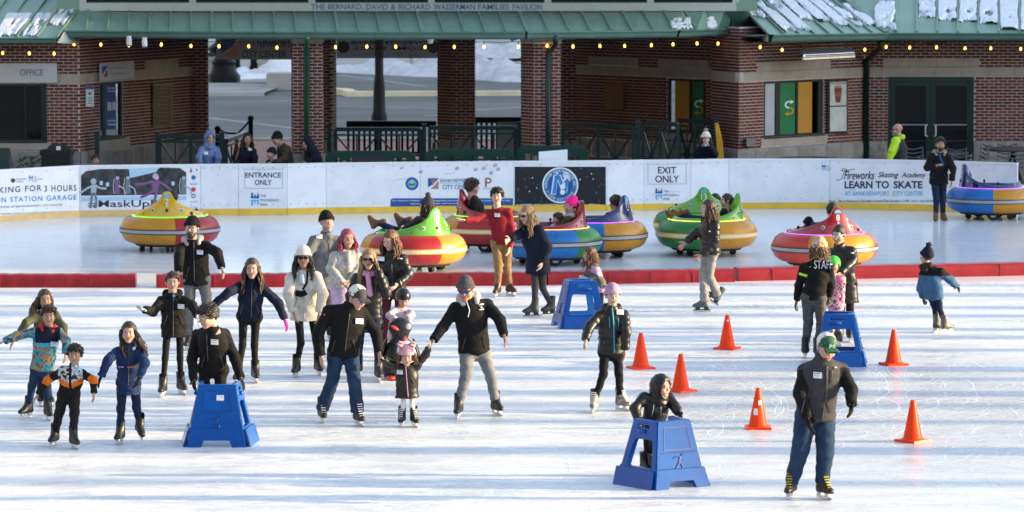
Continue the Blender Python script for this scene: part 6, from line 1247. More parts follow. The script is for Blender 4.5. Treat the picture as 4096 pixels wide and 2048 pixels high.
def tmpl(kind_):
    if kind_ in TEMPL: return TEMPL[kind_]
    if kind_ == 'short': f, *_ = line_cap(.015, SHORT, .004, 1)
    elif kind_ == 'messy': f, *_ = line_cap(.026, SHORT, .010, 2)
    elif kind_ == 'curly': f, *_ = line_cap(.038, [(-.14, .05), (-.09, .035), (-.06, .03), (-.02, -.02), (.02, -.05), (.06, -.08), (.14, -.09)], .014, 5)
    elif kind_ == 'longcap': f, *_ = line_cap(.014, LONGL, .003, 3)
    elif kind_ == 'bald': f, *_ = line_cap(.004, [(-.13, .2), (-.02, .02), (.03, -.0), (.06, -.03), (.13, -.03)], 0)
    elif kind_ == 'beanie':
        f, X, Y, Z = line_cap(.022, [(-.13, .042), (-.05, .032), (.05, -.005), (.13, -.02)], 0); g = Field([(-.11, -.14, -.14), (.11, .14, .16)], .02, .0075)
        ln = np.interp(Y, [-.13, -.05, .05, .13], [.042, .032, -.005, -.02]); d2 = (np.sqrt((X / .105) ** 2 + ((Y - .012) / .125) ** 2 + ((Z - .03) / .117) ** 2) - 1) * .105; band = np.maximum(np.maximum(d2, ln - Z), Z - ln - .042); f.ell((0, .03, .115), (.05, .055, .035), .04); f.F = np.minimum(f.F, band) + .0012 * np.sin(np.arctan2(X, -Y) * 46)
    elif kind_ == 'tallbeanie':
        f, X, Y, Z = line_cap(.024, [(-.13, .05), (-.05, .035), (.05, -.02), (.13, -.03)], 0); f.ell((0, .055, .125), (.06, .065, .05), .05); f.F += .0012 * np.sin(np.arctan2(X, -Y) * 40)
    elif kind_ == 'cap':
        f, X, Y, Z = line_cap(.018, [(-.13, .045), (.13, .01)], 0); f.ell((0, -.125, .045), (.078, .075, .010), .006)
    elif kind_ == 'helmet':
        f, X, Y, Z = line_cap(.036, [(-.14, .045), (-.04, .03), (.0, -.02), (.14, -.05)], 0)
    elif kind_ in ('hood', 'hoodtight'):
        e = .012 if kind_ == 'hood' else 0.0; f = Field([(-.15, -.17, -.22), (.15, .19, .19)], .02, .0095); f.ell((0, .018, .012), (.108 + e, .128 + e, .135 + e)); f.seg((0, .03, -.06), (0, .04, -.18), .10, .13, .05); f.wrinkle(.003, 1.0, 1.6); f.ell((0, -.13, -.012), (.078, .125, .102), .03, 's'); f.ell((0, .0, .0), (.088, .110, .115), .01, 's')
    elif kind_ == 'beard':
        f = Field([(-.08, -.13, -.15), (.08, .04, .02)], .02, .0068); f.ell((0, -.026, -.048), (.065, .073, .082)); f.ell((0, -.068, -.105), (.036, .032, .034), .03); X, Y, Z = np.meshgrid(*f.ax, indexing='ij'); f.F = np.maximum(f.F, np.interp(Y, [-.11, -.07, -.03, .02], [-.043, -.05, -.035, .0]) * -1 + Z); f.F = np.maximum(f.F, Y - .012); f.F += .003 * np.sin(120 * X) * np.sin(110 * Z)
        f.ell((0, -.106, -.062), (.018, .018, .008), .004, 's')
    elif kind_ == 'pom':
        f = Field([(-.05, -.05, -.05), (.05, .05, .05)], .02, .0075); f.ell((0, 0, 0), (.045, .045, .045)); X, Y, Z = np.meshgrid(*f.ax, indexing='ij'); f.F += .006 * (np.sin(95 * X + 60 * Z) * np.sin(90 * Y - 50 * Z) + np.sin(140 * Z + 70 * X))
    elif kind_ == 'boot':
        f = Field([(-.06, -.22, -.12), (.06, .09, .16)], .02, .0115); f.seg((0, .01, .125), (0, .0, -.02), .056, .052, .02); f.seg((0, .015, -.055), (0, -.155, -.062), .047, .037, .04); f.seg((0, -.02, .02), (0, -.11, -.05), .042, .036, .03); f.cutbelow((0, 0, -.082), (0, 0, 1)); f.cutbelow((0, 0, .145), (0, 0, -1)); f.seg((0, 0, .09), (0, -.0, .15), .04, .045, .01, op='s')
    elif kind_ == 'shoe':
        f = Field([(-.06, -.22, -.16), (.06, .09, .14)], .02, .0115); f.seg((0, .01, .11), (0, .0, -.04), .052, .05, .02); f.seg((0, .02, -.10), (0, -.15, -.105), .047, .040, .04); f.seg((0, -.02, -.02), (0, -.11, -.09), .044, .038, .03); f.cutbelow((0, 0, -.148), (0, 0, 1))
    TEMPL[kind_] = f.mesh(); return TEMPL[kind_]
def hand_mesh(wr, d, c, k, grow=0.0, curl=.5, spread=1.0):
    """wr wrist, d along the hand, c across (towards thumb)"""
    d, c = nrm(d), np.array(c, float); c = nrm(c - d * (c @ d)); n = np.cross(d, c); f = Field([wr - d * .03 * k, wr + d * .19 * k, wr + c * .09 * k, wr - c * .06 * k, wr + n * .08 * k, wr - n * .08 * k], .03, .0080)
    g = grow; f.seg(wr - d * .03 * k, wr + d * .075 * k, .027 * k + g, .034 * k + g, .015, .55, n)
    for i, (o, L) in enumerate(((-.030, .060), (-.010, .073), (.010, .078), (.030, .070))):
        a = wr + d * .080 * k + c * o * k; m = a + (d + c * o * 5 * spread + n * curl * .5) * L * .5 * k; e = m + nrm(d * (1 - curl * .6) + n * curl + c * o * 4 * spread) * L * .5 * k
        f.seg(a, m, .0098 * k + g, .0092 * k + g, .006); f.seg(m, e, .0092 * k + g, .008 * k + g, .006)
    a = wr + d * .025 * k + c * .028 * k; m = a + nrm(d * .6 + c * .8) * .045 * k; e = m + nrm(d * .9 + c * .35 + n * .3) * .035 * k; f.seg(a, m, .014 * k + g, .011 * k + g, .01); f.seg(m, e, .011 * k + g, .009 * k + g, .006)
    return f.mesh()
SKIN = {k: mat('skin ' + k, c, .55, .05, 20, spec=.4) for k, c in dict(fair=(.50, .30, .235), pale=(.56, .36, .29), tan=(.40, .225, .155), olive=(.36, .21, .15), rosy=(.52, .28, .22)).items()}
for m_ in SKIN.values():
    bb = m_.node_tree.nodes['Principled BSDF']; bb.inputs['Subsurface Weight'].default_value = 0.0
LIP = mat('lips', (.36, .10, .09), .5); EYEW = mat('eye white', (.7, .68, .66), .3); 
HAIR = {k: mat('hair ' + k, c, .45, .45, 9, .5, 160, stretch=(6, 6, 1)) for k, c in dict(black=(.010, .009, .009), dark=(.022, .015, .012), brown=(.055, .030, .018), light=(.15, .085, .042), blonde=(.30, .185, .085), auburn=(.13, .058, .026), pink=(.32, .045, .11), grey=(.22, .21, .20), maroon=(.06, .01, .02)).items()}
BLADE = mat('steel blade', (.62, .63, .66), .2, .04, 6, metal=.9); HOLD = mat('blade holder', (.70, .71, .73), .4); HOLDB = mat('blade holder black', (.015, .015, .017), .4); LACE = mat('laces', (.72, .72, .70), .7)
TAGM = mat('name tag', (.78, .82, .86), .5, .04, 20); TAGP = INK['grey']
def xf(v, R, t, s=1.0): return (v * s) @ R.T + t
def rotm(yaw, pitch=0.0, roll=0.0): return np.array(Matrix.Rotation(rad(yaw), 3, 'Z') @ Matrix.Rotation(rad(roll), 3, 'Y') @ Matrix.Rotation(rad(pitch), 3, 'X'))
PEOPLE = {}
def person(label, v='O', H=1.7, head=None, neck=None, pel=None, yaw=0, hyaw=None, hp=0, hr=0, eA=None, wA=None, eB=None, wB=None, kA=None, aA=None, kB=None, aB=None, Y=None,
           sA=None, sB=None, dA=None, dB=None, liftA=False, liftB=False, fA=None, fB=None, fpA=0, fpB=0, top=None, hem=.12, bulk=1.0, tt=.022, quilt=None, wr=.004, bot=None, flare=0.0, legw=1.0, skirt=None,
           skin='fair', hair=('short', 'dark'), hlen=.35, blow=(0, 0), hat=None, hatm=None, pom=None, glasses=None, beard=None, glove=None, shoe='skate', boot=None, lace=False, lacem=None, texts=(), figure=False, collar=.0, collm=None, hooddown=None,
           tagpx=None, lines=(), topmats=None, topfn=None, h=None, sit=None, hs=None, noleg=False, sw=1.0, group='people skating and watching', child=None, curlA=.5, curlB=.5, botmats=None, botfn=None, lean=None, scarf=None, hatfn=None, hats=1.0):
    k = H / 1.75; S_ = lambda p: V(v, p) if p is not None else None
    head, neck, pel, eA, wA, eB, wB, kA, aA, kB, aB, sA, sB, tagpx = [S_(p) for p in (head, neck, pel, eA, wA, eB, wB, kA, aA, kB, aB, sA, sB, tagpx)]
    child = (H < 1.45) if child is None else child; hyaw = yaw if hyaw is None else hyaw
    f3 = np.array([math.sin(rad(yaw)), -math.cos(rad(yaw)), 0]); r3 = np.array([math.cos(rad(yaw)), math.sin(rad(yaw)), 0]); up = np.array([0, 0, 1.0])
    zo = .15 * (.62 + .38 * k)
    sc_f = .62 + .38 * k
    def contact(a):
        Yg = G(a[0], a[1] + 40)[1]
        for _ in range(3): Yg = G(a[0], a[1] + zo * FPX / Yg)[1]
        return Yg
    if Y is None:
        ys = [contact(a) for a, l in ((aA, liftA), (aB, liftB)) if a is not None and not l]; Y = float(np.mean(ys))
    h = h or (.0105 + .0001 * Y)
    base = np.array([P(pel[0], pel[1], Y)[0], Y, 0.0]) if pel is not None else np.array([P(head[0], head[1], Y)[0], Y, 0])
    s_px = FPX / Y
    if pel is None: pel = (head[0], head[1] + .80 * k * s_px)
    if neck is None: neck = (head[0] + (pel[0] - head[0]) * .18, head[1] + .185 * k ** .7 * s_px)
    ln = (.05 * k if lean is None else lean)
    PE = P(*pel, Y) - f3 * .02; NK = P(*neck, Y + f3[1] * ln); HD = P(*head, Y + f3[1] * (ln + .03 * k))
    spine = nrm(NK - PE); side = nrm(r3 - spine * (r3 @ spine)); fwd = np.cross(spine, side) * 1.0
    if fwd @ f3 < 0: fwd = -fwd
    shw = .158 * k * sw
    SA = P(*sA, Y + (-r3[1]) * shw) if sA else NK - side * shw - spine * .075 * k
    SB = P(*sB, Y + r3[1] * shw) if sB else NK + side * shw - spine * .075 * k
    def chain(S0, e, w, dep, L1=.285 * k, L2=.245 * k, sg=1):
        if e is None: e_ = S0 + (-up * .97 + sg * side * .22) * L1 - f3 * .03
        else:
            p0 = P(*e, S0[1]); dd = math.sqrt(max(0, L1 ** 2 - np.linalg.norm(p0 - S0) ** 2)) * .8; e_ = P(*e, S0[1] + (f3[1] * dd if dep is None else dep[0]))
        if w is None: w_ = e_ + (-up * .9 + f3 * .35 - sg * side * .05) * L2
        else:
            p0 = P(*w, e_[1]); dd = math.sqrt(max(0, L2 ** 2 - np.linalg.norm(p0 - e_) ** 2)) * .8; w_ = P(*w, e_[1] + (f3[1] * dd if dep is None else dep[1]))
        return e_, w_
    if sA: SA = SA + (NK - SA) * .12 - spine * .035 * k
    if sB: SB = SB + (NK - SB) * .12 - spine * .035 * k
    EA, WA = chain(SA, eA, wA, dA, sg=-1); EB, WB = chain(SB, eB, wB, dB, sg=1)
    HA, HB = PE - side * .085 * k - spine * .03 * k, PE + side * .085 * k - spine * .03 * k
    if sit is not None:
        fd = np.array([math.sin(rad(sit)), -math.cos(rad(sit)), 0]); 
        KA = HA + fd * .36 * k + up * .10; KB = HB + fd * .36 * k + up * .10; AA = KA + fd * .28 * k - up * .12; AB = KB + fd * .28 * k - up * .12
        if aA is not None: AA = P(*aA, Y + fd[1] * .75 - .08); KA = (HA + AA) / 2 + up * .05
        if aB is not None: AB = P(*aB, Y + fd[1] * .75 + .08); KB = (HB + AB) / 2 + up * .05
    else:
        def leg(Hh, kn, an, lift, sg):
            if an is None: A_ = Hh * [1, 1, 0] + side * sg * .03 + up * zo
            else:
                Ya = contact(an) if not lift else Y + (0.06 if lift is True else lift)
                Ya = min(max(Ya, Y - .42 * k), Y + .42 * k); A_ = P(*an, Ya)
                if not lift: A_[2] = zo
            if kn is None: K_ = (Hh + A_) / 2 + f3 * .03 * k
            else: Yk = (Hh[1] + A_[1]) / 2 + f3[1] * .06 * k; K_ = P(*kn, Yk)
            return K_, A_
        KA, AA = leg(HA, kA, aA, liftA, -1); KB, AB = leg(HB, kB, aB, liftB, 1)
    loc = tuple(base)
    # ---------- body: one figure, covered by the clothes
    R_h = rotm(hyaw, hp, hr); hsc = (hs or (1.04 * k ** .42 if not child else 1.06 * k ** .42)); hv, hq, hm = HEADS[1 if child else 0]; hvw = xf(hv, R_h, HD, hsc)
    f = Field([PE, NK, SA, SB, EA, EB, WA, WB, KA, KB, AA, AB], .14 * k, .021)
    fd_ = fwd; f.seg(PE, NK - spine * .2 * k, .115 * k, .135 * k, .03, .66, fd_); f.seg(NK - spine * .22 * k, NK - spine * .04 * k, .13 * k, .07 * k, .03, .7, fd_); f.seg(NK - spine * .06 * k, HD + (NK - HD) * .55, .052 * k, .048 * k, .02); f.seg(SA, SB, .05 * k, .05 * k, .03); f.seg(HA, HB, .08 * k, .08 * k, .03)
    for a, b, c in ((SA, EA, WA), (SB, EB, WB)): f.seg(a, b, .040 * k, .034 * k, .02); f.seg(b, c, .034 * k, .027 * k, .02)
    if not noleg:
        for a, b, c in ((HA, KA, AA), (HB, KB, AB)): lw_ = min(1.0, legw * .8); f.seg(a, b, .066 * k * lw_, .05 * k * lw_, .02); f.seg(b, c, .048 * k * lw_, .034 * k * lw_, .02)
    bv, bq = f.mesh(); VV, QQ, MM = [bv, hvw], [bq, hq + len(bv)], [np.zeros(len(bq), int), hm]; n0 = len(bv) + len(hvw)
    gl = []
    for e_, w_, sg, cu in ((EA, WA, -1, curlA), (EB, WB, 1, curlB)):
        d = nrm(w_ - e_); c = f3 if abs(f3 @ d) < .85 else up; n_in = np.cross(d, nrm(c - d * (c @ d))); 
        cu_ = cu if n_in @ (side * -sg) > 0 else -cu
        if glove is None: hv_, hq_ = hand_mesh(w_, d, c, k ** .8, 0, cu_); VV.append(hv_); QQ.append(hq_ + n0); MM.append(np.zeros(len(hq_), int)); n0 += len(hv_)
        else: gl.append(hand_mesh(w_, d, c, k ** .8, .004, cu_))
    body = build_np('person', np.concatenate(VV), np.concatenate(QQ), [SKIN[skin], LIP, EYEW, HAIR[hair[1]] if hair[1] != 'pink' else HAIR['brown']], None, np.concatenate(MM), loc=loc); tag(body, label, 'person', group)
    for hv_, hq_ in gl: build_np('glove', hv_, hq_, glove, body, loc=loc)
    # ---------- top garment
    JV = None
    if top is not None:
        b_ = bulk; f = Field([PE - up * max(hem, .05), NK, SA, SB, EA, EB, WA, WB], .17 * k * max(1, b_), h); q = quilt; ph = (head[0] * .013) % 6.28
        PEm = PE + spine * .02; CH = NK - spine * .20 * k
        f.seg(PEm, CH, (.128 * k + tt) * b_, (.138 * k + tt) * b_, .03, .70, fwd, q); f.seg(CH, NK - spine * .05 * k, (.138 * k + tt) * b_, .075 * k + tt * .7, .04, .74, fwd); f.seg(SA, NK - spine * .03 * k, .046 * k + tt * .8, .050 * k + tt * .5, .035); f.seg(SB, NK - spine * .03 * k, .046 * k + tt * .8, .050 * k + tt * .5, .035)
        if hem > 0: 
            HM = PE - up * hem * 1.0 + f3 * .0; f.seg(PEm, HM, (.132 * k + tt) * b_, (.140 * k + tt + .10 * max(0, hem - .1)) * b_, .03, .74, fwd, q, cut=True)
        for a, b, c in ((SA, EA, WA), (SB, EB, WB)): f.seg(a, b, .047 * k + tt * .85, .042 * k + tt * .85, .03, quilt=q); f.seg(b, c, .042 * k + tt * .85, .034 * k + tt * .7, .02, quilt=q, cut=True)
        if collar: f.seg(NK - spine * .03 * k, NK + spine * collar, .062 * k + tt * .6, .058 * k + tt * .6, .015, cut=True)
        if wr: f.wrinkle(wr, ph)
        JV, JQ = f.mesh(); mi = topfn(JV[JQ].mean(1), dict(NK=NK, PE=PE, SA=SA, SB=SB, WA=WA, WB=WB, EA=EA, EB=EB, k=k, f=f3, r=r3)) if topfn else None
        gname = 'coat' if hem > .25 else 'jacket'
        jk = build_np(gname, JV, JQ, topmats or top, body, mi, loc=loc)
        if hooddown is not None:
            g = Field([NK], .26 * k, .0125); bk = NK - fwd * .07 * k + spine * .02 * k
            g.seg(bk - side * .09 * k, bk + side * .09 * k, .055 * k, .055 * k, .03); g.seg(bk - side * .08 * k, NK - side * .075 * k + fwd * .05 * k - spine * .01, .042 * k, .03 * k, .03); g.seg(bk + side * .08 * k, NK + side * .075 * k + fwd * .05 * k - spine * .01, .042 * k, .03 * k, .03); g.seg(bk, bk - fwd * .05 * k - spine * .09 * k, .07 * k, .04 * k, .03)
            if 'fur' in hooddown.name: X, Y_, Z = np.meshgrid(*g.ax, indexing='ij'); g.F += .008 * np.sin(160 * X + 90 * Z) * np.sin(150 * Y_ + 130 * Z)
            g.wrinkle(.003, ph, 1.4); a, b = g.mesh(); build_np('hood', a, b, hooddown, body, loc=loc)
        if scarf is not None:
            g = Field([NK], .30 * k, .0125)
            for t0 in range(8): a0, a1 = t0 * math.pi / 4, (t0 + 1) * math.pi / 4; p0, p1 = [NK + spine * .03 * k + (fwd * math.cos(a) * .075 + side * math.sin(a) * .08) * k - spine * .02 * math.cos(a) for a in (a0, a1)]; g.seg(p0, p1, .032 * k, .032 * k, .015)
            g.seg(NK + fwd * .10 * k, NK + fwd * .15 * k - spine * .24 * k + side * .03, .035 * k, .04 * k, .02, .6, fwd); g.wrinkle(.004, ph, 1.6); a, b = g.mesh(); build_np('scarf', a, b, scarf, body, loc=loc)
    # ---------- trousers
    if bot is not None and not noleg:
        f = Field([PE + spine * .1, HA, HB, KA, KB, AA, AB], .15 * k, h); ph = (head[0] * .017) % 6.28; f.seg(PE + spine * .10 * k, PE - spine * .02, .125 * k, .13 * k, .03, .74, fwd); f.seg(HA, HB, .100 * k, .100 * k, .04)
        for a, b, c in ((HA, KA, AA), (HB, KB, AB)): f.seg(a, b, .084 * k * legw, .064 * k * legw, .025); f.seg(b, c, .064 * k * legw, (.048 + flare) * k * legw, .02, cut=True)
        f.wrinkle(.0045 if legw > .85 else .0012, ph, 1.1); a, b = f.mesh(); mi = botfn(a[b].mean(1), dict(HA=HA, KA=KA, AA=AA, HB=HB, KB=KB, AB=AB, k=k)) if botfn else None; build_np('trousers', a, b, botmats or bot, body, mi, loc=loc)
    if skirt is not None:
        f = Field([PE, KA, KB], .22 * k, h); f.seg(PE + spine * .05, (KA + KB) / 2 - up * .05, .15 * k, .17 * k, .03, .75, fwd, cut=True); f.wrinkle(.006, 1.0); a, b = f.mesh(); build_np('skirt', a, b, skirt, body, loc=loc)
    # ---------- footwear
    if not noleg and shoe:
        for (an, kn, fy_, fp, sg) in ((AA, KA, fA, fpA, -1), (AB, KB, fB, fpB, 1)):
            yw = yaw + sg * 12 if fy_ is None else fy_; R_ = rotm(yw, fp) if sit is None else rotm(yw, fp)
            bm_ = boot or mat('boot black', (.014, .014, .015), .45, .2, 8)
            tv, tq = tmpl('shoe' if shoe == 'shoe' else 'boot'); b = build_np('boot' if shoe == 'shoe' else 'skate', xf(tv, R_, an, sc_f), tq, bm_, body, loc=loc)
            if shoe == 'skate':
                m_ = MB()
                for y_ in (.02, -.11): m_.box((0, y_, -.098), (.03, .055, .035), taper=1.5)
                m_.box((0, -.045, -.118), (.014, .25, .014)); m_.v = [tuple(xf(np.array(q), R_, an, sc_f)) for q in m_.v]; m_.build('blade_holder', HOLDB if figure else HOLD, b)
                m_ = MB(); vs = [(x, y_, z) for x in (-.0025, .0025) for y_, z in ((.085, -.125), (.085, -.147), (-.15, -.15), (-.19, -.135), (-.18, -.122))]; m_.add([tuple(xf(np.array(q), R_, an, sc_f)) for q in vs], [(0, 1, 2, 3, 4), (9, 8, 7, 6, 5)] + [(i, (i + 1) % 5, 5 + (i + 1) % 5, 5 + i) for i in range(5)]); m_.build('blade', BLADE, b)
                if lace:
                    m_ = MB()
                    for i in range(6): t = i / 5; y_, z = -.052 - .075 * t ** 1.3, .10 - .135 * t; m_.box((0, y_ - .012, z + .012 * t), (.058 - .012 * t, .016, .009))
                    m_.v = [tuple(xf(np.array(q), R_, an, sc_f)) for q in m_.v]; m_.build('laces', lacem or LACE, b)
    # ---------- hair, hats, face things
    hx = lambda kind_, name, m, s=1.0, off=(0, 0, 0), mi=None: build_np(name, xf(tmpl(kind_)[0] * s + np.array(off), R_h, HD, hsc), tmpl(kind_)[1], m, body, mi, loc=loc)
    hk, hc = hair
    if hk in ('short', 'messy', 'curly', 'bald') and hat not in ('hood', 'hoodtight') : hx(hk, 'hair', HAIR[hc])
    if hk in ('short', 'messy', 'curly') and hat is None:
        m_ = MB(); rnd = random.Random(int(head[0]) + 5); LL = {'short': .018, 'messy': .030, 'curly': .048}[hk]; oo = {'short': .008, 'messy': .014, 'curly': .026}[hk]
        for i in range({'short': 170, 'messy': 230, 'curly': 260}[hk]):
            a, b2 = rnd.uniform(0, 6.283), rnd.uniform(-.25, 1); st = np.array([(.078 + oo) * math.cos(a) * math.sqrt(1 - b2 * b2), .012 + (.098 + oo) * math.sin(a) * math.sqrt(1 - b2 * b2), .03 + (.090 + oo) * b2])
            if st[2] < np.interp(st[1], [l[0] for l in SHORT], [l[1] for l in SHORT]) - .004: continue
            n_ = nrm(st - [0, .012, .03]); tg = nrm(np.array([rnd.uniform(-1, 1), rnd.uniform(-1.2, .5), rnd.uniform(-.7, .35)])); L = LL * rnd.uniform(.6, 1.3); q = [st - n_ * .01, st + (n_ * .3 + tg * .6) * L * .6, st + (n_ * .1 + tg * .95) * L]
            m_.tube([tuple(xf(p, R_h, HD, hsc)) for p in q], [.0085, .0075, .002], 4)
        m_.build('hair_tufts', HAIR[hc], body, smooth=True, fixn=False)
    if hk in ('long', 'pony', 'bun'):
        if hat not in ('hood', 'hoodtight'): hx('longcap', 'hair', HAIR[hc])
        if hk == 'long':
            m_ = MB(); rnd = random.Random(int(head[0])); nL = 170
            for i in range(nL):
                a = rad(62 + (360 - 124) * (i + rnd.random()) / nL); rr = (rnd.uniform(.72, 1.02)); z0 = rnd.uniform(-.02, .05); st = np.array([.088 * math.sin(a) * rr, -.105 * math.cos(a) * rr + .012, z0]); p0 = xf(st, R_h, HD, hsc); out = nrm((p0 - HD) * [1, 1, 0]); L = hlen * k ** .5 * rnd.uniform(.7, 1.12); wv = rnd.uniform(0, 6); pts, rs = [], []
                for t in np.linspace(0, 1, 6):
                    bl = np.array([blow[0], 0, blow[1]]) * t ** 1.6; pts.append(p0 - up * L * t + out * (.022 * math.sin(t * 2.4) + .03 * t * rr) + side * .014 * math.sin(wv + 7 * t) + fwd * .014 * math.cos(wv * 1.3 + 6 * t) + bl + fwd * (.03 * t if math.cos(a) > -.1 else 0)); rs.append(.0098 * k ** .5 * (1 - .6 * t ** 2) * rnd.uniform(.8, 1.1))
                m_.tube(pts, rs, 4, cap=False)
            m_.build('hair_lengths', HAIR[hc], body, smooth=True, fixn=False)
        if hk == 'pony': m_ = MB(); p0 = xf(np.array([0, .11, .0]), R_h, HD, hsc); m_.tube([p0, p0 + nrm(p0 - HD) * .05, p0 - up * .08 + nrm((p0 - HD) * [1, 1, 0]) * .07, p0 - up * .18 + nrm((p0 - HD) * [1, 1, 0]) * .05], [.025, .035, .03, .01], 8); m_.build('ponytail', HAIR[hc], body, smooth=True)
        if hk == 'bun': hx('pom', 'hair_bun', HAIR[hc], .9, (0, .115, .03))
    if hat:
        tv, tq = tmpl(hat); c = tv[tq].mean(1); hmats = hatm if isinstance(hatm, (list, tuple)) else [hatm]; mi = hatfn(c) if hatfn else None
        nm = {'beanie': 'knit_hat', 'tallbeanie': 'knit_hat', 'cap': 'cap', 'helmet': 'helmet', 'hood': 'hood', 'hoodtight': 'hood'}[hat]
        hobj = build_np(nm, xf(tv * hats, R_h, HD, hsc), tq, hmats, body, mi, loc=loc)
        if hat == 'helmet': m_ = MB(); q = lambda p: tuple(xf(np.array(p), R_h, HD, hsc)); m_.tube([q((-.085, 0, -.02)), q((-.06, -.03, -.09)), q((0, -.05, -.125)), q((.06, -.03, -.09)), q((.085, 0, -.02))], .007, 5); m_.build('chin_strap', SOCK, hobj)
        if pom is not None:
            for pp_ in (pom[1] if isinstance(pom, tuple) else [(0, .03, .175)]): build_np('pompom', xf(tmpl('pom')[0] + np.array(pp_), R_h, HD, hsc), tmpl('pom')[1], pom[0] if isinstance(pom, tuple) else pom, hobj, loc=loc)
    if beard: hx('beard', 'beard', HAIR[beard])
    if glasses:
        q = lambda p: xf(np.array(p), R_h, HD, hsc); m_ = MB()
        for s in (-1, 1):
            pts = [(s * .031 + .027 * math.cos(a), -.108 + .18 * (s * .031 + .027 * math.cos(a)) ** 2 / .06 ** 2 * .1, .004 + .020 * math.sin(a)) for a in np.linspace(0, 2 * math.pi, 13)[:-1]]; m_.prism([q(p) for p in pts], q((0, .006, 0)) - q((0, 0, 0)), 0)
        m_.beam(q((-.012, -.11, .010)), q((.012, -.11, .010)), .006, .006, 1)
        for s in (-1, 1): m_.beam(q((s * .058, -.10, .010)), q((s * .084, .01, .008)), .006, .007, 1)
        m_.build('sunglasses', [glasses, glasses if glasses.name.startswith('white') else SOCK], body)
    # ---------- things stuck on the garment
    if JV is not None and (tagpx or lines or texts):
        rel = JV - np.array([0, 0, CAMH]); dep = rel[:, 1] * _cp - rel[:, 2] * _sp; px = CX + FPX * rel[:, 0] / dep; py = CY - FPX * (rel[:, 1] * _sp + rel[:, 2] * _cp) / dep
        def stick(p, off=.008):
            m = (px - p[0]) ** 2 + (py - p[1]) ** 2 < (s_px * h * 1.6) ** 2
            if not m.any(): return P(p[0], p[1], Y - .12)
            y_ = JV[m][:, 1].min(); return P(p[0], p[1], y_ - off)
        if tagpx:
            u_, v_ = .042 * s_px * k ** .3, .029 * s_px * k ** .3; c = [stick((tagpx[0] + a * u_, tagpx[1] + b * v_ + a * .1 * v_), .010) for a, b in ((-1, 1), (1, 1), (1, -1), (-1, -1))]; m_ = MB(); m_.prism(c, (0, .004, 0)); t_ = m_.build('name_tag', TAGM, body)
            c = np.array(c); mid = lambda a, b: c[0] * (1 - a) * (1 - b) + c[1] * a * (1 - b) + c[2] * a * b + c[3] * (1 - a) * b + [0, -.003, 0]; m_ = MB(); m_.add([mid(.08, .72), mid(.8, .72), mid(.8, .86), mid(.08, .86)], [(0, 1, 2, 3)]); m_.add([mid(.1, .35), mid(.6, .35), mid(.6, .44), mid(.1, .44)], [(0, 1, 2, 3)]); m_.build('print', TAGP, t_, fixn=False)
        if lines and hem < .28 and abs(((yaw + 180) % 360) - 180) < 60:
            for sg in (-1, 1):
                c = (pel[0] + sg * .10 * k * s_px * bulk, pel[1] - .08 * k * s_px); pk = [stick((c[0] + sg * t * .025 * s_px, c[1] + t * .09 * k * s_px), .001) for t in np.linspace(-.5, 1, 6)]; m_ = MB(); m_.tube(pk, .004, 5); m_.build('pocket_seam', zipM, body)
        for nm, m, st_, x0, y0, x1, y1 in texts:
            (x0, y0), (x1, y1) = S_((x0, y0)), S_((x1, y1)); vs, fs = text2d(st_); lo, hi = vs.min(0), vs.max(0); m_ = MB(); m_.add([stick((x0 + (x1 - x0) * (a - lo[0]) / (hi[0] - lo[0]), y1 + (y0 - y1) * (b - lo[1]) / (hi[1] - lo[1])), .012) for a, b in vs], fs); m_.build(nm, m, body, fixn=False)
        for nm, m, wd, pts in lines:
            pts = [S_(p) for p in pts]; q = []
            for a, b in zip(pts[:-1], pts[1:]):
                n_ = max(2, int(math.hypot(b[0] - a[0], b[1] - a[1]) / 10)); q += [stick((a[0] + (b[0] - a[0]) * t / n_, a[1] + (b[1] - a[1]) * t / n_), .002) for t in range(n_)]
            q.append(stick(pts[-1], .002)); m_ = MB(); m_.tube(q, wd, 6); m_.build(nm, m, body, smooth=True)
    PEOPLE[label] = dict(body=body, WA=WA, WB=WB, NK=NK, PE=PE, HD=HD, R_h=R_h, hsc=hsc, loc=loc, f=f3, r=r3, k=k, Y=Y, SA=SA, SB=SB, KA=KA, KB=KB)
    return PEOPLE[label]
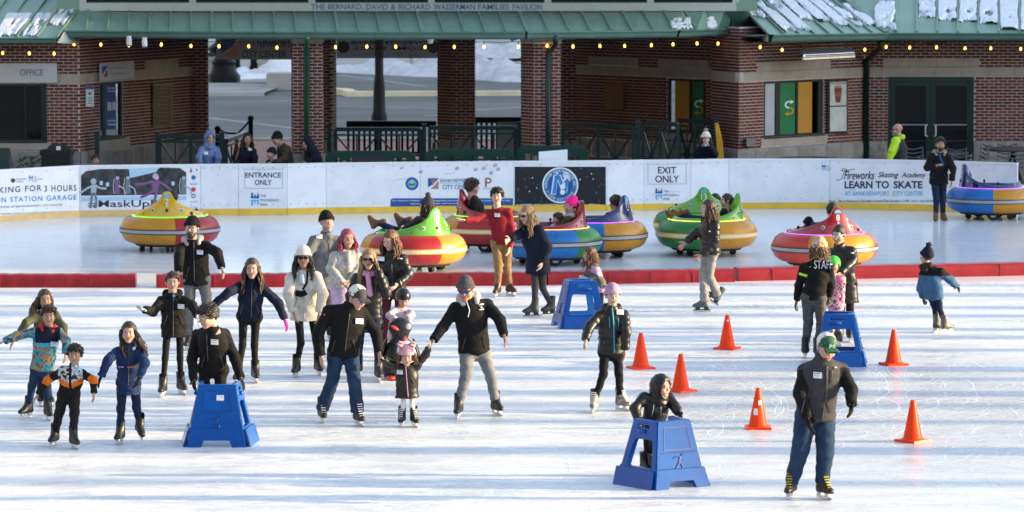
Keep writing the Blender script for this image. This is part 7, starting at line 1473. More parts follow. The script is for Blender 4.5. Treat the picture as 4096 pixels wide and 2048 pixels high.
# ================================================================== THE PEOPLE
cBLK = fab('black', (.0075, .0075, .0085)); cBLK2 = fab('soft black', (.012, .0115, .0115)); cNAVY = fab('navy', (.008, .012, .030)); cNYL = fab('black nylon', (.008, .008, .0095), .42, .15, .15, 60); cCHAR = fab('charcoal', (.045, .046, .052)); cGREY = fab('grey', (.13, .135, .145)); cGREYJ = fab('grey denim', (.17, .18, .20)); cDENIM = fab('denim', (.016, .040, .085), .9, .35, .3, 120, 7); cDENIMD = fab('dark denim', (.011, .022, .052), .9, .3, .3, 120, 7); cCREAM = fab('cream', (.62, .58, .52)); cOLIVE = fab('olive', (.055, .062, .035)); cOLIVE2 = fab('green fleece', (.075, .085, .045)); cREDS = fab('red sweater', (.20, .012, .020)); cKHAKI = fab('khaki', (.23, .14, .065), .9, .3); cLILAC = fab('lilac', (.50, .38, .58)); cLILHAT = fab('lilac knit', (.42, .28, .42)); cBLUEP = fab('parka blue', (.045, .11, .22)); cNAVYC = fab('navy coat', (.014, .032, .10)); cBROWN = fab('brown coat', (.06, .045, .034)); cHIVIS = mat('hi-vis', (.50, .80, .02), .6, .05, 8, .1, 60); cBLUEH = fab('blue raincoat', (.13, .20, .42), .5); cPINKHOT = fab('hot pink', (.72, .02, .28)); cPINKL = fab('light pink', (.66, .33, .40)); cROSE = fab('rose', (.60, .30, .45)); cMAROON = fab('maroon', (.07, .012, .022)); cWHITE = fab('white knit', (.72, .70, .66)); cGREYHAT = fab('grey knit', (.075, .075, .08)); cFUR = fab('fur dark', (.05, .035, .025)); cFURT = fab('fur tan', (.34, .26, .18)); cHOODG = fab('hood grey', (.42, .42, .43)); cGGLOVE = fab('glove grey', (.42, .48, .55)); cREDJ = fab('red jacket', (.55, .03, .03)); cGREYP = fab('grey trousers', (.26, .25, .25)); cDGREY = fab('dark grey trousers', (.085, .082, .08)); cTEALZ = mat('zip teal', (.02, .32, .48), .5); cBROWNB = mat('brown boots', (.16, .075, .03), .8, .2, 8); cGRNH = mat('green shell', (.06, .55, .04), .25, .03, 3); cBLKH = mat('black shell', (.014, .014, .016), .22, .05, 3)
sunB = mat('lens black', (.006, .006, .008), .12, .05, 3); sunBlue = mat('lens blue', (.01, .07, .30), .08, .1, 3, metal=.4); sunS = mat('lens silver', (.30, .33, .38), .08, .1, 3, metal=.6); sunW = mat('white frame lens', (.66, .60, .70), .15, .05, 3); zipM = mat('zip dark', (.06, .06, .065), .4); zipL = mat('zip pale', (.34, .34, .35), .4)
bootRed = mat('boot red black', (.05, .012, .014), .4, .3, 6); bootGr = mat('boot grey green', (.09, .11, .11), .5, .2, 6)
pTEAL = pat('teal camo', [(.012, .02, .055), (.012, .17, .26), (.03, .28, .36), (.42, .17, .03), (.015, .12, .2)], 11); pFLEECE = pat('fleece mosaic', [(.02, .02, .025), (.62, .58, .50), (.05, .28, .5), (.62, .58, .50), (.015, .015, .02)], 15); cORANGE = fab('orange', (.60, .14, .01)); pPLAID = pat('boucle plaid', [(.30, .33, .36), (.55, .53, .50), (.42, .40, .33), (.30, .34, .40)], 16); pSPECK = pat('speckled', [(.70, .64, .62), (.70, .64, .62), (.55, .2, .3), (.7, .64, .62), (.2, .25, .5)], 38); pPINKW = pat('pink print', [(.72, .62, .62), (.62, .04, .25), (.72, .62, .62), (.1, .05, .07)], 26); pHATM = pat('painted knit', [(.66, .58, .48), (.06, .2, .33), (.66, .58, .48), (.55, .14, .04), (.6, .45, .2)], 14); pSCARF = pat('pale scarf', [(.58, .48, .48), (.42, .30, .34), (.60, .5, .5)], 20)

def fn_teal(c, g):
    mi = np.ones(len(c), int); z = c[:, 2]; zc = g['NK'][2]; armx = np.abs((c - g['NK']) @ g['r']) > .16 * g['k'] * 1.2; mi[(z > zc - .20 * g['k']) & ~armx] = 0; mi[(np.abs(z - zc + .23 * g['k']) < .03 * g['k']) & ~armx] = 2; return mi
def fn_fleece(c, g):
    mi = np.zeros(len(c), int); z = c[:, 2]; x = np.abs((c - (g['NK'] + g['PE']) / 2) @ g['r']); zc = g['NK'][2]; t = (zc - z) / g['k']; mi[t < .30 - x * .5 / g['k']] = 1; mi[(t >= .25 - x * .45 / g['k']) & (t < .34 - x * .45 / g['k'])] = 2; mi[x < .02 * g['k']] = 0
    dA = np.linalg.norm(c - g['EA'], axis=1) < .10 * g['k']; dB = np.linalg.norm(c - g['EB'], axis=1) < .10 * g['k']; mi[(dA | dB)] = 2; arm = x > .20 * g['k']; mi[arm & ~(dA | dB)] = 0; return mi
def fn_vest(c, g):
    mi = np.zeros(len(c), int)
    for s_, e_, w_ in ((g['SA'], g['EA'], g['WA']), (g['SB'], g['EB'], g['WB'])):
        d = nrm(e_ - s_); t = (c - s_) @ d; perp = np.linalg.norm((c - s_) - t[:, None] * d, axis=1); out = (c - (g['NK'] + g['PE']) / 2) @ (g['r'] * np.sign((s_ - g['NK']) @ g['r'])); mi[((t > .03 * g['k']) & (perp < .10 * g['k']) & (out > .125 * g['k']))] = 1; d2 = nrm(w_ - e_); t2 = (c - e_) @ d2; p2 = np.linalg.norm((c - e_) - t2[:, None] * d2, axis=1); mi[(t2 > -.05) & (p2 < .074 * g['k'])] = 1
    return mi
def fn_girl(c, g): 
    mi = np.zeros(len(c), int); mi[np.sin(c[:, 2] * 22 + c[:, 0] * 9) > .35] = 1; return mi
def fn_yoke(c, g): mi = np.zeros(len(c), int); mi[c[:, 2] > g['NK'][2] - .16 * g['k']] = 1; return mi
def fn_hivis(c, g):
    mi = np.zeros(len(c), int)
    for s_, e_ in ((g['SB'], g['EB']), (g['EB'], g['WB'])):
        L = np.linalg.norm(e_ - s_); d = (e_ - s_) / L; t = np.clip((c - s_) @ d, .02, L); mi[np.linalg.norm(c - s_ - t[:, None] * d, axis=1) < .115 * g['k']] = 1
    return mi
def fn_grad(c, g): return (c[:, 2] < g['PE'][2] + .15).astype(int)

# ---- left group
person('girl in olive fleece with wavy brown hair behind the boy in teal jacket', 'C1', 1.32, head=(330, -5), yaw=15, pel=(330, 400), eA=(190, 170), wA=(105, 300), eB=(465, 200), wB=(480, 310), kA=(300, 560), aA=(300, 690), kB=(350, 560), aB=(352, 695), top=cOLIVE2, tt=.02, bot=cDENIMD, skin='olive', hair=('long', 'brown'), hlen=.22, blow=(-.06, 0))
person('boy in teal and orange patterned jacket with open arms at the left edge', 'C1', 1.32, head=(360, 118), yaw=5, pel=(310, 500), sA=(245, 225), sB=(445, 225), eA=(125, 262), wA=(30, 305), eB=(488, 300), wB=(482, 395), kA=(235, 630), aA=(212, 780), kB=(340, 640), aB=(352, 797), top=cNAVY, topmats=[cNAVY, pTEAL, cTEALZ], topfn=fn_teal, hem=.015, tt=.024, bulk=1.08, bot=cDENIM, skin='tan', hair=('messy', 'brown'), collar=.04, hooddown=cREDJ, tagpx=(398, 325), fA=-35)
person('small boy in black fleece with orange chevron and mosaic yoke', 'C1', 1.16, head=(550, 405), yaw=0, pel=(505, 700), eA=(350, 590), wA=(280, 695), eB=(690, 590), wB=(690, 685), kA=(435, 835), aA=(405, 985), kB=(548, 830), aB=(540, 1005), top=cBLK, topmats=[cBLK, pFLEECE, cORANGE], topfn=fn_fleece, tt=.02, bulk=1.1, hem=.02, bot=cBLK2, legw=1.25, skin='olive', hair=('messy', 'dark'), collar=.05, fA=-15, fB=25)
person('girl in navy quilted coat with long dark hair flying to the right', 'C1', 1.36, head=(948, 240), yaw=0, pel=(945, 590), eA=(795, 440), wA=(745, 560), eB=(1065, 460), wB=(1022, 575), kA=(890, 800), aA=(887, 965), kB=(1005, 790), aB=(1028, 915), liftB=True, fB=20, fpB=20, top=cNAVYC, hem=.16, tt=.024, quilt=(.075, .010), bot=cDENIMD, legw=.95, skin='fair', hair=('long', 'dark'), hlen=.34, blow=(.09, .02), glove=cBLK, collar=.05, hooddown=cWHITE, lines=[('zip', zipM, .005, [(948, 340), (945, 640)]), ('pocket_trim', INK['lpink'], .007, [(870, 492), (910, 493)]), ('pocket_trim', INK['orange'], .007, [(935, 495), (1005, 492)])])
person('girl in black coat holding out a grey gloved hand', 'O', 1.53, head=(690, 1128), yaw=5, pel=V('C1', (1278, 180)), eA=V('C1', (1125, 85)), wA=V('C1', (1062, 72)), eB=V('C1', (1415, 40)), wB=V('C1', (1452, 118)), kA=V('C1', (1215, 430)), aA=V('C1', (1200, 622)), kB=V('C1', (1325, 430)), aB=V('C1', (1330, 606)), fB=25, top=cBLK2, hem=.155, tt=.026, bot=cBLK, legw=.72, skin='fair', hair=('short', 'brown'), glove=cGGLOVE, hooddown=cBLK, collar=.05, tagpx=V('B1', (1332, 1115)), lines=[('zip', zipM, .005, [(693, 1180), (692, 1350)]), ('shirt', mat('shirt blue', (.03, .2, .55), .7), .02, [V('B1', (1268, 1040)), V('B1', (1285, 1030))])])
person('bearded man in black beanie, silver sunglasses and black jacket', 'B1', 1.84, head=(1412, 535), yaw=4, hyaw=-12, pel=(1445, 900), eA=(1318, 740), wA=(1312, 860), eB=(1600, 720), wB=(1632, 832), kA=(1395, 1120), aA=(1388, 1350), kB=(1530, 1120), aB=(1512, 1350), top=cBLK, hem=.10, tt=.03, bulk=1.06, bot=cGREY, skin='fair', hair=('short', 'dark'), hat='beanie', hatm=cBLK, glasses=sunS, beard='dark', hooddown=cHOODG, collar=.04, tagpx=(1472, 716), lines=[('zip', zipM, .006, [(1425, 640), (1430, 930)])])
person('young man with dark hair bending over the left blue skating aid', 'C1', 1.76, head=(1528, 118), neck=(1560, 205), yaw=-12, hyaw=-58, hp=18, pel=(1565, 490), sA=(1440, 245), sB=(1665, 240), eA=(1412, 430), wA=(1425, 590), eB=(1728, 425), wB=(1772, 575), dA=(-.06, -.16), dB=(-.06, -.16), kA=(1490, 680), aA=(1480, 850), kB=(1620, 680), aB=(1640, 855), top=cBLK, hem=.02, tt=.022, bot=cBLK, legw=.92, skin='fair', hair=('messy', 'black'), glove=cBLK, collar=.03, lean=.25, tagpx=(1580, 310), lines=[('zip', zipM, .005, [(1520, 250), (1530, 450)])])
person('woman in navy jacket with long brown hair and pink glove', 'F', 1.62, head=(634, 675), yaw=0, hp=5, pel=(628, 790), eA=(575, 735), wA=(532, 772), eB=(700, 762), wB=(716, 804), kA=(610, 868), aA=(600, 935), kB=(640, 868), aB=(642, 932), top=cNAVY, hem=.08, tt=.024, quilt=(.11, .006), bot=cBLK, legw=.78, skin='fair', hair=('long', 'brown'), hlen=.32, glove=cPINKHOT, collar=.06, lines=[('zip', zipM, .005, [(633, 712), (632, 800)])])
person('woman in cream coat, white beanie and black sunglasses', 'F', 1.72, head=(763, 648), yaw=2, pel=(766, 772), eA=(725, 740), wA=(738, 785), eB=(812, 738), wB=(803, 786), kA=(757, 862), aA=(746, 918), kB=(796, 862), aB=(800, 914), top=cCREAM, hem=.175, tt=.034, bulk=1.05, bot=cBLK, legw=.74, skin='tan', hair=('long', 'black'), hlen=.30, hat='beanie', hatm=cWHITE, glasses=sunB, collar=.04, hooddown=cCREAM, lines=[('zip', INK['lgrey'], .005, [(764, 700), (765, 805)]), ('shirt', mat('pale shirt', (.5, .58, .72), .7), .04, [(758, 690), (760, 715)]), ('strap', cBLK, .014, [(774, 680), (772, 712), (762, 728)]), ('waist_bag', cBLK, .042, [(746, 737), (758, 740), (770, 735)])])
person('grey bearded man in grey jacket and black beanie', 'F', 1.82, head=(822, 558), yaw=22, pel=(812, 700), eA=(770, 645), wA=(775, 700), eB=(860, 640), wB=(862, 690), kA=(795, 770), aA=(792, 828), kB=(828, 770), aB=(832, 828), top=cGREY, hem=.15, tt=.03, bulk=1.05, bot=cDGREY, skin='rosy', hair=('short', 'grey'), hat='beanie', hatm=cBLK, beard='grey', collar=.06, tagpx=(803, 594), lines=[('zip', zipM, .005, [(830, 590), (832, 690)])])
person('woman with pink hair in pale boucle jacket and lilac skirt', 'F', 1.66, head=(874, 600), yaw=18, pel=(862, 715), eA=(832, 678), wA=(862, 712), eB=(905, 672), wB=(884, 704), dA=(-.02, -.18), dB=(-.02, -.18), kA=(850, 800), aA=(845, 862), kB=(878, 800), aB=(880, 862), top=pPLAID, hem=.04, tt=.03, bulk=1.08, bot=cLILAC, skirt=cLILAC, skin='rosy', hair=('long', 'pink'), hlen=.17, scarf=pSCARF)
person('blonde woman in black coat and sunglasses holding a gloved hand to her ear', 'F', 1.68, head=(928, 652), yaw=-4, pel=(928, 780), eA=(882, 745), wA=(898, 800), eB=(972, 738), wB=(950, 682), kA=(905, 860), aA=(902, 918), kB=(948, 862), aB=(952, 930), top=cNYL, hem=.28, tt=.032, quilt=(.07, .010), bot=cDENIMD, legw=.8, skin='fair', hair=('long', 'blonde'), hlen=.36, glasses=sunB, glove=cBLK, scarf=cROSE, collar=.03)
person('woman with auburn hair in black puffer jacket looking down to the left', 'F', 1.72, head=(982, 604), yaw=-15, hyaw=-35, hp=18, pel=(988, 725), eA=(950, 690), wA=(965, 728), eB=(1028, 690), wB=(1000, 716), dB=(-.02, -.18), kA=(970, 810), aA=(968, 878), kB=(1005, 810), aB=(1006, 878), top=cNYL, hem=.12, tt=.03, quilt=(.075, .010), bulk=1.04, bot=cMAROON, legw=.85, skin='pale', hair=('long', 'auburn'), hlen=.24, collar=.06, tagpx=(959, 651), lines=[('zip', zipM, .005, [(985, 660), (988, 730)]), ('logo', INK['white'], .008, [(1000, 650), (1012, 651)])])
person('man in white and grey cap and black jacket leaning down to the toddler', 'C2', 1.80, head=(748, 165), neck=(695, 225), yaw=18, hyaw=42, hp=34, pel=(648, 560), sA=(520, 250), sB=(790, 265), eA=(458, 430), wA=(478, 595), eB=(885, 430), wB=(905, 570), kA=(565, 770), aA=(487, 985), kB=(722, 780), aB=(748, 1010), fA=10, fB=22, top=cBLK, hem=.05, tt=.028, bulk=1.12, bot=cDENIM, legw=1.12, flare=.02, skin='fair', hair=('short', 'dark'), hat='cap', hatm=[cCHAR, cWHITE], hatfn=lambda c: ((c[:, 1] > -.015)).astype(int), collar=.04, lean=.12, tagpx=(762, 340), lace=True, lines=[('zip', zipM, .006, [(690, 280), (655, 560)]), ('patch', INK['orange'], .012, [(502, 290), (504, 293)])])
person('toddler in black quilted coat and pink hat with two pompoms', 'C2', .92, head=(1108, 600), yaw=5, hp=6, pel=(1112, 800), sA=(1030, 665), sB=(1188, 655), eA=(965, 640), wA=(935, 615), eB=(1245, 590), wB=(1270, 535), kA=(1085, 965), aA=(1075, 1032), kB=(1150, 965), aB=(1162, 1036), top=cNYL, hem=.16, tt=.03, quilt=(.07, .008), bulk=1.22, bot=cWHITE, legw=.8, skin='fair', hair=('long', 'light'), hlen=.10, hat='beanie', hatm=cPINKL, lace=True, pom=(cPINKL, [(-.075, .02, .15), (.075, .02, .15)]), tagpx=(1058, 715), hs=.90, lines=[('zip', cROSE, .006, [(1100, 660), (1120, 900)])])
person('child in black helmet and speckled snowsuit behind the penguin', 'C2', 1.10, head=(1083, 175), yaw=15, hp=30, pel=(1045, 440), eA=(985, 300), wA=(1030, 330), eB=(1140, 290), wB=(1112, 325), kA=(1000, 540), aA=(975, 636), kB=(1090, 545), aB=(1085, 642), top=pSPECK, tt=.03, bulk=1.15, bot=pSPECK, legw=1.25, skin='rosy', hair=('short', 'brown'), hat='helmet', hatm=cBLKH, boot=bootRed)
person('man in grey beanie, blue mirrored sunglasses and black jacket holding the toddler by the hand', 'C2', 1.80, head=(1540, 105), neck=(1570, 190), yaw=8, hyaw=-6, hp=16, pel=(1608, 540), sA=(1452, 230), sB=(1715, 200), eA=(1372, 385), wA=(1305, 482), eB=(1795, 330), wB=(1825, 445), kA=(1545, 730), aA=(1492, 955), kB=(1730, 745), aB=(1762, 935), fA=-8, fB=25, top=cBLK, hem=.04, tt=.028, bulk=1.10, bot=cGREYJ, legw=1.05, skin='tan', hair=('short', 'dark'), hat='beanie', hatm=cGREYHAT, glasses=sunBlue, hooddown=cHOODG, collar=.02, lean=.10, lines=[('drawstring', INK['white'], .006, [(1548, 190), (1572, 260), (1560, 310)]), ('logo', INK['white'], .010, [(1640, 220), (1672, 214)]), ('logo', INK['white'], .010, [(1650, 238), (1662, 238)]), ('logo', INK['white'], .007, [(1640, 256), (1675, 252)])])
person('teenage boy in dark red sweater and khaki trousers', 'F', 1.74, head=(1250, 494), yaw=-4, pel=(1262, 606), eA=(1195, 552), wA=(1168, 553), eB=(1290, 588), wB=(1282, 622), kA=(1254, 668), aA=(1252, 722), kB=(1275, 668), aB=(1281, 720), fB=35, top=cREDS, hem=.05, tt=.016, bulk=1.02, bot=cKHAKI, legw=1.05, skin='pale', hair=('messy', 'black'), boot=bootRed, tagpx=(1251, 541))
person('woman in long navy coat and sunglasses with light brown hair', 'F', 1.70, head=(1325, 540), yaw=-28, hyaw=-42, hp=12, pel=(1352, 640), sA=(1322, 572), eA=(1302, 592), wA=(1283, 602), eB=(1378, 622), wB=(1364, 660), kA=(1346, 724), aA=(1345, 772), kB=(1365, 724), aB=(1387, 768), fA=-75, fB=-55, top=cNAVY, hem=.29, tt=.034, bulk=1.05, bot=cCHAR, legw=.82, skin='pale', hair=('long', 'blonde'), hlen=.30, glasses=sunB, hooddown=cFURT, figure=True, boot=mat('boot grey black', (.035, .034, .036), .5, .4, 9))
person('small girl in pink and grey jacket with long hair holding the far blue skating aid', 'F', 1.06, head=(1482, 640), yaw=-70, hyaw=-80, hp=8, pel=(1506, 715), eB=(1502, 690), wB=(1482, 702), eA=(1478, 690), wA=(1470, 696), kA=(1500, 750), aA=(1497, 778), kB=(1512, 752), aB=(1512, 780), top=cCHAR, topmats=[fab('grey marl', (.10, .10, .105)), cROSE], topfn=fn_girl, hem=.12, tt=.026, bulk=1.1, bot=cDENIMD, skin='rosy', hair=('long', 'auburn'), hlen=.28, glove=cWHITE, hooddown=cFURT)
person('boy in lilac beanie and black jacket with turquoise zip', 'C3', 1.52, head=(576, 118), yaw=8, hp=4, pel=(568, 430), eA=(438, 300), wA=(422, 372), eB=(652, 320), wB=(647, 430), kA=(522, 570), aA=(472, 715), kB=(612, 570), aB=(618, 705), fB=40, fA=-10, top=cNYL, hem=.04, tt=.030, quilt=(.075, .010), bulk=1.06, bot=cBLK, legw=.88, skin='pale', hair=('short', 'brown'), hat='beanie', hatm=cLILHAT, collar=.06, hooddown=cNYL, boot=mat('boot white red', (.25, .22, .22), .45, .9, 20), tagpx=(620, 212), lace=True, lines=[('zip', cTEALZ, .009, [(573, 185), (583, 300), (585, 445)]), ('pocket_zip', cTEALZ, .005, [(556, 240), (558, 300)]), ('pocket_zip', cTEALZ, .005, [(608, 245), (610, 295)]), ('pocket_zip', cTEALZ, .005, [(500, 360), (502, 410)])], botmats=[cBLK, INK['white']], botfn=lambda c, g: ((np.abs(((c[:, 0] - (g['HA'][0] + (g['AA'][0] - g['HA'][0]) * (g['HA'][2] - c[:, 2]) / (g['HA'][2] - g['AA'][2]))) + .055)) < .012) & (c[:, 2] < g['HA'][2] - .05)).astype(int))
person('small boy in black hooded jacket standing inside the glossy blue skating aid', 'C3', 1.07, head=(856, 640), yaw=30, hyaw=48, hp=5, pel=(800, 880), sA=(745, 690), sB=(905, 690), eA=(702, 765), wA=(722, 825), eB=(935, 755), wB=(955, 795), kA=(782, 985), aA=(757, 1075), kB=(812, 985), aB=(803, 1080), top=cNYL, hem=.04, tt=.034, quilt=(.09, .006), bulk=1.12, bot=cBLK, legw=1.15, skin='pale', hair=('short', 'brown'), hat='hood', hatm=[cNYL, cREDJ], hatfn=lambda c: ((np.abs(c[:, 0]) < .1) & (c[:, 1] < .10) & (np.sqrt((c[:, 0] / .098) ** 2 + (c[:, 1] / .118) ** 2 + (c[:, 2] / .125) ** 2) < 1.02)).astype(int), glove=cDENIMD, collar=.05, lines=[('zip', zipL, .005, [(850, 690), (852, 810)]), ('zip', zipL, .004, [(820, 700), (800, 810)])])
person('girl in black puffer jacket and flared grey trousers skating to the left', 'B3', 1.67, head=(1442, 392), yaw=-68, hyaw=-78, pel=(1452, 690), sA=(1445, 500), sB=(1500, 505), eA=(1345, 585), wA=(1278, 645), eB=(1492, 640), wB=(1395, 735), kA=(1405, 880), aA=(1420, 1080), kB=(1455, 890), aB=(1515, 1030), liftB=.1, fA=-88, fB=-95, fpB=-30, top=cNYL, hem=.08, tt=.040, quilt=(.085, .016), bulk=1.12, bot=cGREYP, flare=.035, legw=.92, skin='fair', hair=('long', 'brown'), hlen=.40, hooddown=cFUR, figure=True, boot=bootGr, lines=[('logo', INK['white'], .010, [(1448, 560), (1460, 562)])])
# ---- right group
st = person('staff member seen from behind in black STAFF top and painted knit hat', 'F', 1.62, head=(2062, 622), yaw=172, hyaw=165, pel=(2048, 745), eB=(2010, 718), wB=(2004, 756), eA=(2090, 715), wA=(2086, 745), kB=(2033, 815), aB=(2026, 872), kA=(2066, 815), aA=(2056, 874), top=cBLK, hem=.04, tt=.022, bulk=1.04, bot=cDGREY, legw=1.1, skin='fair', hair=('long', 'light'), hlen=.16, hat='beanie', hatm=pHATM, glove=fab('camo glove', (.05, .09, .03)), sA=(2090, 668), sB=(2018, 668), texts=[('lettering', INK['white'], 'STAFF', 2048, 655, 2094, 676)], lines=[('armband', cHIVIS, .018, [(2010, 688), (2020, 691), (2030, 694)])])
person('woman in long black puffer coat and white sunglasses bending to the child in green helmet', 'F', 1.70, head=(2110, 590), yaw=-18, hyaw=-28, hp=14, pel=(2124, 712), eA=(2085, 665), wA=(2095, 705), eB=(2146, 655), wB=(2114, 688), dB=(-.05, -.2), kA=(2115, 780), aA=(2112, 830), kB=(2138, 780), aB=(2138, 832), top=cNYL, hem=.27, tt=.034, quilt=(.12, .006), bulk=1.06, bot=cBLK, legw=.85, skin='fair', hair=('bun', 'dark'), glasses=sunW, collar=.07, lines=[('logo', INK['white'], .010, [(2140, 636), (2148, 637)])])
person('child in bright green helmet and pink printed snowsuit', 'F', 1.10, head=(2097, 668), yaw=-8, hp=4, pel=(2102, 752), eA=(2080, 712), wA=(2082, 738), eB=(2119, 712), wB=(2118, 740), kA=(2094, 796), aA=(2090, 842), kB=(2112, 796), aB=(2112, 844), top=pPINKW, tt=.026, bulk=1.1, bot=pPINKW, legw=1.2, skin='rosy', hair=('short', 'brown'), hat='helmet', hatm=cGRNH, glove=cPINKHOT, lines=[('strap', cPINKHOT, .012, [(2110, 695), (2116, 720)])])
person('child in blue parka with dark fur hood and navy pompom hat skating away', 'F', 1.26, head=(2330, 645), yaw=150, hyaw=205, hr=-8, pel=(2350, 735), sB=(2322, 688), sA=(2370, 682), eB=(2316, 725), wB=(2322, 748), eA=(2392, 705), wA=(2406, 720), kB=(2352, 775), aB=(2356, 812), kA=(2364, 775), aA=(2376, 814), fA=120, fB=130, top=cBLUEP, topmats=[cBLUEP, cBLK], topfn=fn_yoke, hem=.10, tt=.034, bulk=1.12, bot=cDENIMD, legw=.95, skin='fair', hair=('short', 'brown'), hat='beanie', hatm=cNAVY, pom=cNAVY, glove=cBLK, hooddown=fab('fur black', (.03, .024, .02)), boot=mat('boot pale black', (.10, .10, .105), .5, .9, 18))
person('older man in grey fleece vest, green and white cap and blue jeans skating in front', 'C4', 1.80, head=(318, 392), neck=(300, 455), yaw=8, hyaw=18, hp=30, pel=(262, 745), sA=(190, 508), sB=(416, 505), eA=(172, 645), wA=(212, 778), eB=(452, 620), wB=(452, 705), kA=(175, 955), aA=(128, 1128), kB=(312, 960), aB=(292, 1132), fA=-18, fB=30, top=cCHAR, topmats=[fab('vest grey', (.046, .045, .054)), cBLK], topfn=fn_vest, hem=.08, tt=.026, bulk=1.20, bot=cDENIM, legw=1.36, skin='rosy', hair=('short', 'grey'), hat='cap', hatm=[mat('cap green', (.008, .085, .045), .8), cWHITE], hatfn=lambda c: (c[:, 1] > .0).astype(int), glove=cBLK, collar=.05, lean=.14, tagpx=(270, 545), lace=True, boot=mat('boot black yellow', (.02, .019, .016), .5, .2, 8), lacem=mat('yellow laces', (.55, .38, .01), .7), lines=[('zip', zipM, .006, [(320, 490), (318, 640), (292, 785)]), ('pocket_zip', zipM, .004, [(352, 510), (345, 590)]), ('logo', INK['lgrey'], .008, [(358, 502), (372, 502)])])
# ---- by the boards
person('man in black coat with lanyard standing on the ice before the boards', 'F', 1.74, head=(2365, 363), yaw=4, pel=(2362, 448), eA=(2332, 422), wA=(2356, 416), eB=(2397, 424), wB=(2394, 455), dA=(-.05, -.2), kA=(2356, 505), aA=(2354, 538), kB=(2372, 505), aB=(2372, 536), top=cBLK, hem=.12, tt=.034, bulk=1.10, bot=cDENIMD, legw=1.0, skin='tan', hair=('messy', 'black'), beard='black', shoe='shoe', boot=cBROWNB, hooddown=cFURT, collar=.03, lines=[('lanyard', mat('lanyard blue', (.01, .15, .6), .6), .009, [(2362, 385), (2368, 405), (2374, 412)]), ('badge', cDENIMD, .022, [(2374, 414), (2372, 420)]), ('bottle', mat('bottle pale', (.55, .62, .25), .4), .030, [(2387, 431), (2387, 437)]), ('shirt', mat('shirt green', (.05, .45, .28), .7), .022, [(2362, 378), (2366, 384)])])
W0 = dict(noleg=False, shoe='shoe', boot=cBLK)
def bystander(label, x, y, Yd, **kw):
    gy = (FPX * CAMH / Yd + HORIZ) / 1.59006; xx = kw.pop('lx', x); H = kw.get('H', 1.7); k = H / 1.75; s = FPX / Yd / 1.59006
    kw.setdefault('pel', (xx, gy - .93 * k * s)); kw.setdefault('aA', (xx - 9, gy - .15 * s)); kw.setdefault('aB', (xx + 9, gy - .15 * s)); kw.setdefault('kA', (xx - 8, gy - .5 * k * s)); kw.setdefault('kB', (xx + 8, gy - .5 * k * s))
    person(label, 'F', head=(x, y), Y=Yd, shoe='shoe', boot=cBLK, **kw)
bystander('bald man with sunglasses in grey vest with neon yellow sleeves behind the boards', 2257, 326, 83.2, H=1.72, yaw=-55, hyaw=-82, lx=2260, eB=(2243, 382), wB=(2236, 410), sB=(2252, 350), top=cCHAR, topmats=[cCHAR, cHIVIS], topfn=fn_hivis, tt=.045, bulk=1.18, bot=cBLK, skin='rosy', hair=('none', 'grey'), glasses=sunB, hooddown=cHIVIS, beard='grey')
bystander('woman in white bobble hat raising a phone behind the boards', 1776, 349, 82.0, H=1.66, yaw=0, eA=(1754, 388), wA=(1768, 366), eB=(1799, 388), wB=(1783, 366), dA=(-.1, -.2), dB=(-.1, -.2), top=cNAVY, tt=.036, bulk=1.12, bot=cBLK, skin='fair', hair=('long', 'brown'), hlen=.2, hat='beanie', hatm=cWHITE, pom=cFURT, hooddown=cFURT)
bystander('person in light blue hooded raincoat behind the boards', 528, 347, 82.4, H=1.58, yaw=18, lx=524, eA=(500, 396), wA=(508, 430), eB=(550, 396), wB=(545, 430), top=cBLUEH, tt=.034, bulk=1.12, bot=cDENIMD, skin='rosy', hair=('short', 'brown'), hat='hood', hatm=cBLUEH, tagpx=(518, 385))
bystander('woman with long black hair and brown shoulder strap behind the boards', 622, 350, 82.4, H=1.62, yaw=12, lx=616, eA=(592, 396), wA=(598, 430), eB=(642, 396), wB=(640, 430), top=cNAVY, tt=.028, bulk=1.08, bot=cBLK, skin='olive', hair=('long', 'black'), hlen=.26, tagpx=(629, 375), lines=[('bag_strap', mat('leather tan', (.25, .1, .03), .6), .012, [(604, 362), (598, 385), (592, 405)])])
bystander('man in brown coat and black beanie stooping behind the boards', 697, 349, 82.4, H=1.72, yaw=-60, hp=20, neck=(712, 366), pel=(728, 440), lx=728, lean=.1, eB=(715, 400), wB=(692, 408), top=cBROWN, tt=.034, bulk=1.12, bot=cBLK, skin='fair', hair=('short', 'dark'), hat='beanie', hatm=cBLK)
bystander('child in dark blue beanie beside the stooping man in brown coat', 682, 386, 82.2, H=1.22, yaw=-60, top=cDENIMD, tt=.03, bulk=1.1, bot=cBLK, skin='fair', hair=('short', 'dark'), hat='beanie', hatm=cNAVY)
bystander('person in dark hooded jacket leaning beside the left front pillar', 773, 362, 82.2, H=1.55, yaw=-65, hp=22, neck=(786, 378), pel=(808, 445), lx=808, lean=.1, eB=(790, 402), wB=(772, 410), top=cNAVY, tt=.034, bulk=1.1, bot=cBLK, skin='fair', hair=('short', 'dark'), hat='hoodtight', hatm=cNAVY)
bystander('boy in red jacket whose head shows above the left boards', 240, 403, 81.0, H=1.15, yaw=25, top=cREDJ, tt=.028, bot=cBLK, skin='tan', hair=('short', 'black'))
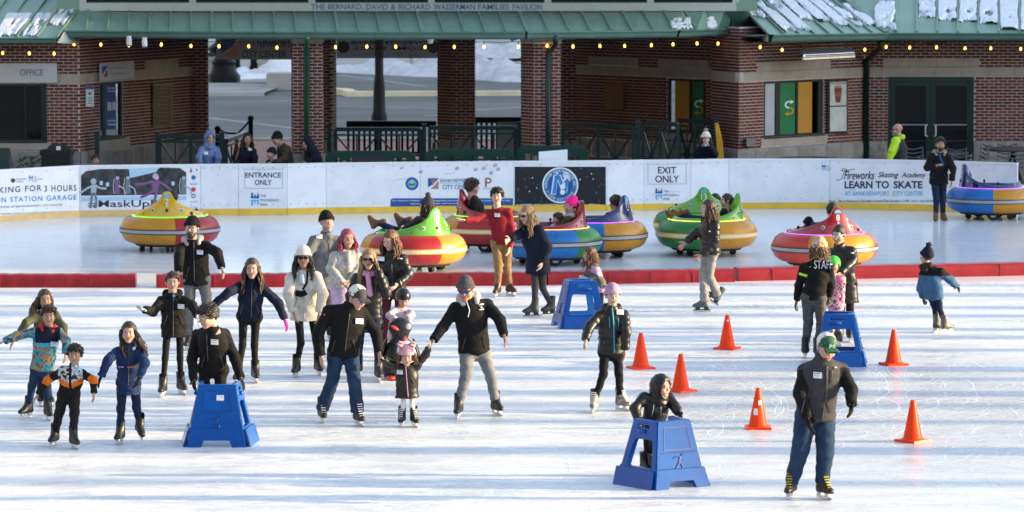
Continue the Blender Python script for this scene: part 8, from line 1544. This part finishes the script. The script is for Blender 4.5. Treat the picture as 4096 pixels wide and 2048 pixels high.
# ---- riders
def rider(label, car, hx, hy, hyaw, back=.20, pz=.46, **kw):
    X0, Y0, F = CARS[car]; yaw = math.degrees(math.atan2(F[0], -F[1])); pz_ = pz; q = np.array([X0 - F[0] * back, Y0 - F[1] * back, pz_]); rel = q - [0, 0, CAMH]; dep = rel[1] * _cp - rel[2] * _sp; pel = (CX + FPX * rel[0] / dep, CY - FPX * (rel[1] * _sp + rel[2] * _cp) / dep)
    kw.setdefault('yaw', yaw); kw.setdefault('shoe', 'shoe')
    off = kw.pop('px', 0); pel = (pel[0] + off, pel[1])
    return person(label, 'O', head=(hx, hy), pel=pel, Y=q[1] + kw.pop('dy', 0), sit=yaw, hyaw=hyaw, lean=kw.pop('lean', -.03), group='bumper car riders', **kw)
rider('rider with black hair hidden behind the fin of the yellow bumper car', '2', 694, 790, 175, H=1.5, top=cBROWN, bot=cBLK, skin='tan', hair=('short', 'black'))
rider('rider in charcoal bobble hat with brown boots up in the lime bumper car', '15', 1706, 822, -112, H=1.62, top=cCHAR, bot=cDENIMD, skin='fair', hair=('long', 'brown'), hlen=.2, hat='beanie', hatm=cCHAR, pom=fab('pom mauve', (.07, .05, .06)), aA=(1512, 893), aB=(1617, 884), eB=(1655, 893), wB=(1612, 918), boot=cBROWNB, fA=-110, fB=-110, fpA=-68, fpB=-68)
rider('curly haired rider in black jacket in the red bumper car', 'red', 1890, 748, 82, H=1.72, top=cBLK2, bulk=1.15, tt=.03, bot=cBLK, skin='rosy', hair=('curly', 'brown'), hats=1)
rider('smiling rider in hot pink hat and olive jacket', 'pink', 2281, 822, -78, H=1.62, top=cOLIVE, bulk=1.1, tt=.03, bot=cDENIMD, skin='fair', hair=('short', 'dark'), hat='tallbeanie', hatm=mat('neon pink knit', (.90, .01, .28), .8, .08, 30), hooddown=cHOODG)
rider('toddler on the lap of the rider in pink hat', 'pink', 2230, 876, -60, back=-.12, pz=.50, H=.88, top=cROSE, bot=cBLK, skin='rosy', hair=('messy', 'brown'))
rider('rider in maroon jacket seen from behind in the navy bumper car', '11', 2461, 812, -135, H=1.66, top=cMAROON, tt=.028, bot=cBLK, skin='fair', hair=('messy', 'dark'), eB=(2440, 868), wB=(2385, 880))
rider('girl with dark hair tied back in the front lime bumper car', 'gf', 2905, 803, -80, H=1.5, top=cBLK, tt=.028, bot=cDENIMD, skin='fair', hair=('pony', 'dark'), aA=(2706, 862), aB=(2728, 858), fA=-90, fB=-85, fpA=-55, fpB=-55, boot=cBROWNB)
rider('child with dark hair half hidden in the rear lime bumper car', '13', 2862, 803, 170, H=1.3, px=44, top=fab('purple', (.10, .02, .12)), bot=cBLK, skin='fair', hair=('messy', 'dark'))
rider('dark haired man seen from behind in red bumper car number 8', '8', 3327, 842, -172, H=1.78, top=cCHAR, bulk=1.12, tt=.028, bot=cBLK, skin='rosy', hair=('short', 'black'), eB=(3252, 905), wB=(3205, 930))
rider('child in black hat beside the man in bumper car number 8', '8', 3232, 896, -150, back=.0, pz=.48, px=-70, H=1.0, top=cBLK, bot=cBLK, skin='fair', hair=('short', 'dark'), hat='beanie', hatm=cBLK)

# ---- small things held or worn
d = PEOPLE['woman in white bobble hat raising a phone behind the boards']; q = (d['WA'] + d['WB']) / 2 + np.array([0, -.07, .055]); m_ = MB(); m_.box(q, (.062, .01, .125)); ph = m_.build('phone', mat('phone white', (.7, .7, .72), .25)); tag(ph, 'white phone held up by the woman in white bobble hat', 'phone'); m_ = MB(); m_.box(q + np.array([-.014, -.007, .04]), (.026, .006, .03)); m_.build('camera_bump', SOCK, ph)
d = PEOPLE['older man in grey fleece vest, green and white cap and blue jeans skating in front']; vs, fs = text2d('H'); lo, hi = vs.min(0), vs.max(0); m_ = MB()
m_.add([tuple(xf(np.array([-.026 + .052 * (a - lo[0]) / (hi[0] - lo[0]), -.1115 + .012 * (b - lo[1]) / (hi[1] - lo[1]), .066 + .042 * (b - lo[1]) / (hi[1] - lo[1])]), d['R_h'], d['HD'], d['hsc'])) for a, b in vs], fs); m_.build('cap_letter', INK['lgrey'], d['body'], fixn=False)
d = st; q = d['WB'] + np.array([.06, -.02, .12]); m_ = MB(); m_.box(q, (.06, .035, .13)); m_.tube([q + [0, 0, .06], q + [0.01, 0, .16]], .007, 6); tag(m_.build('radio', SOCK), 'black two-way radio at the hip of the staff member', 'radio')
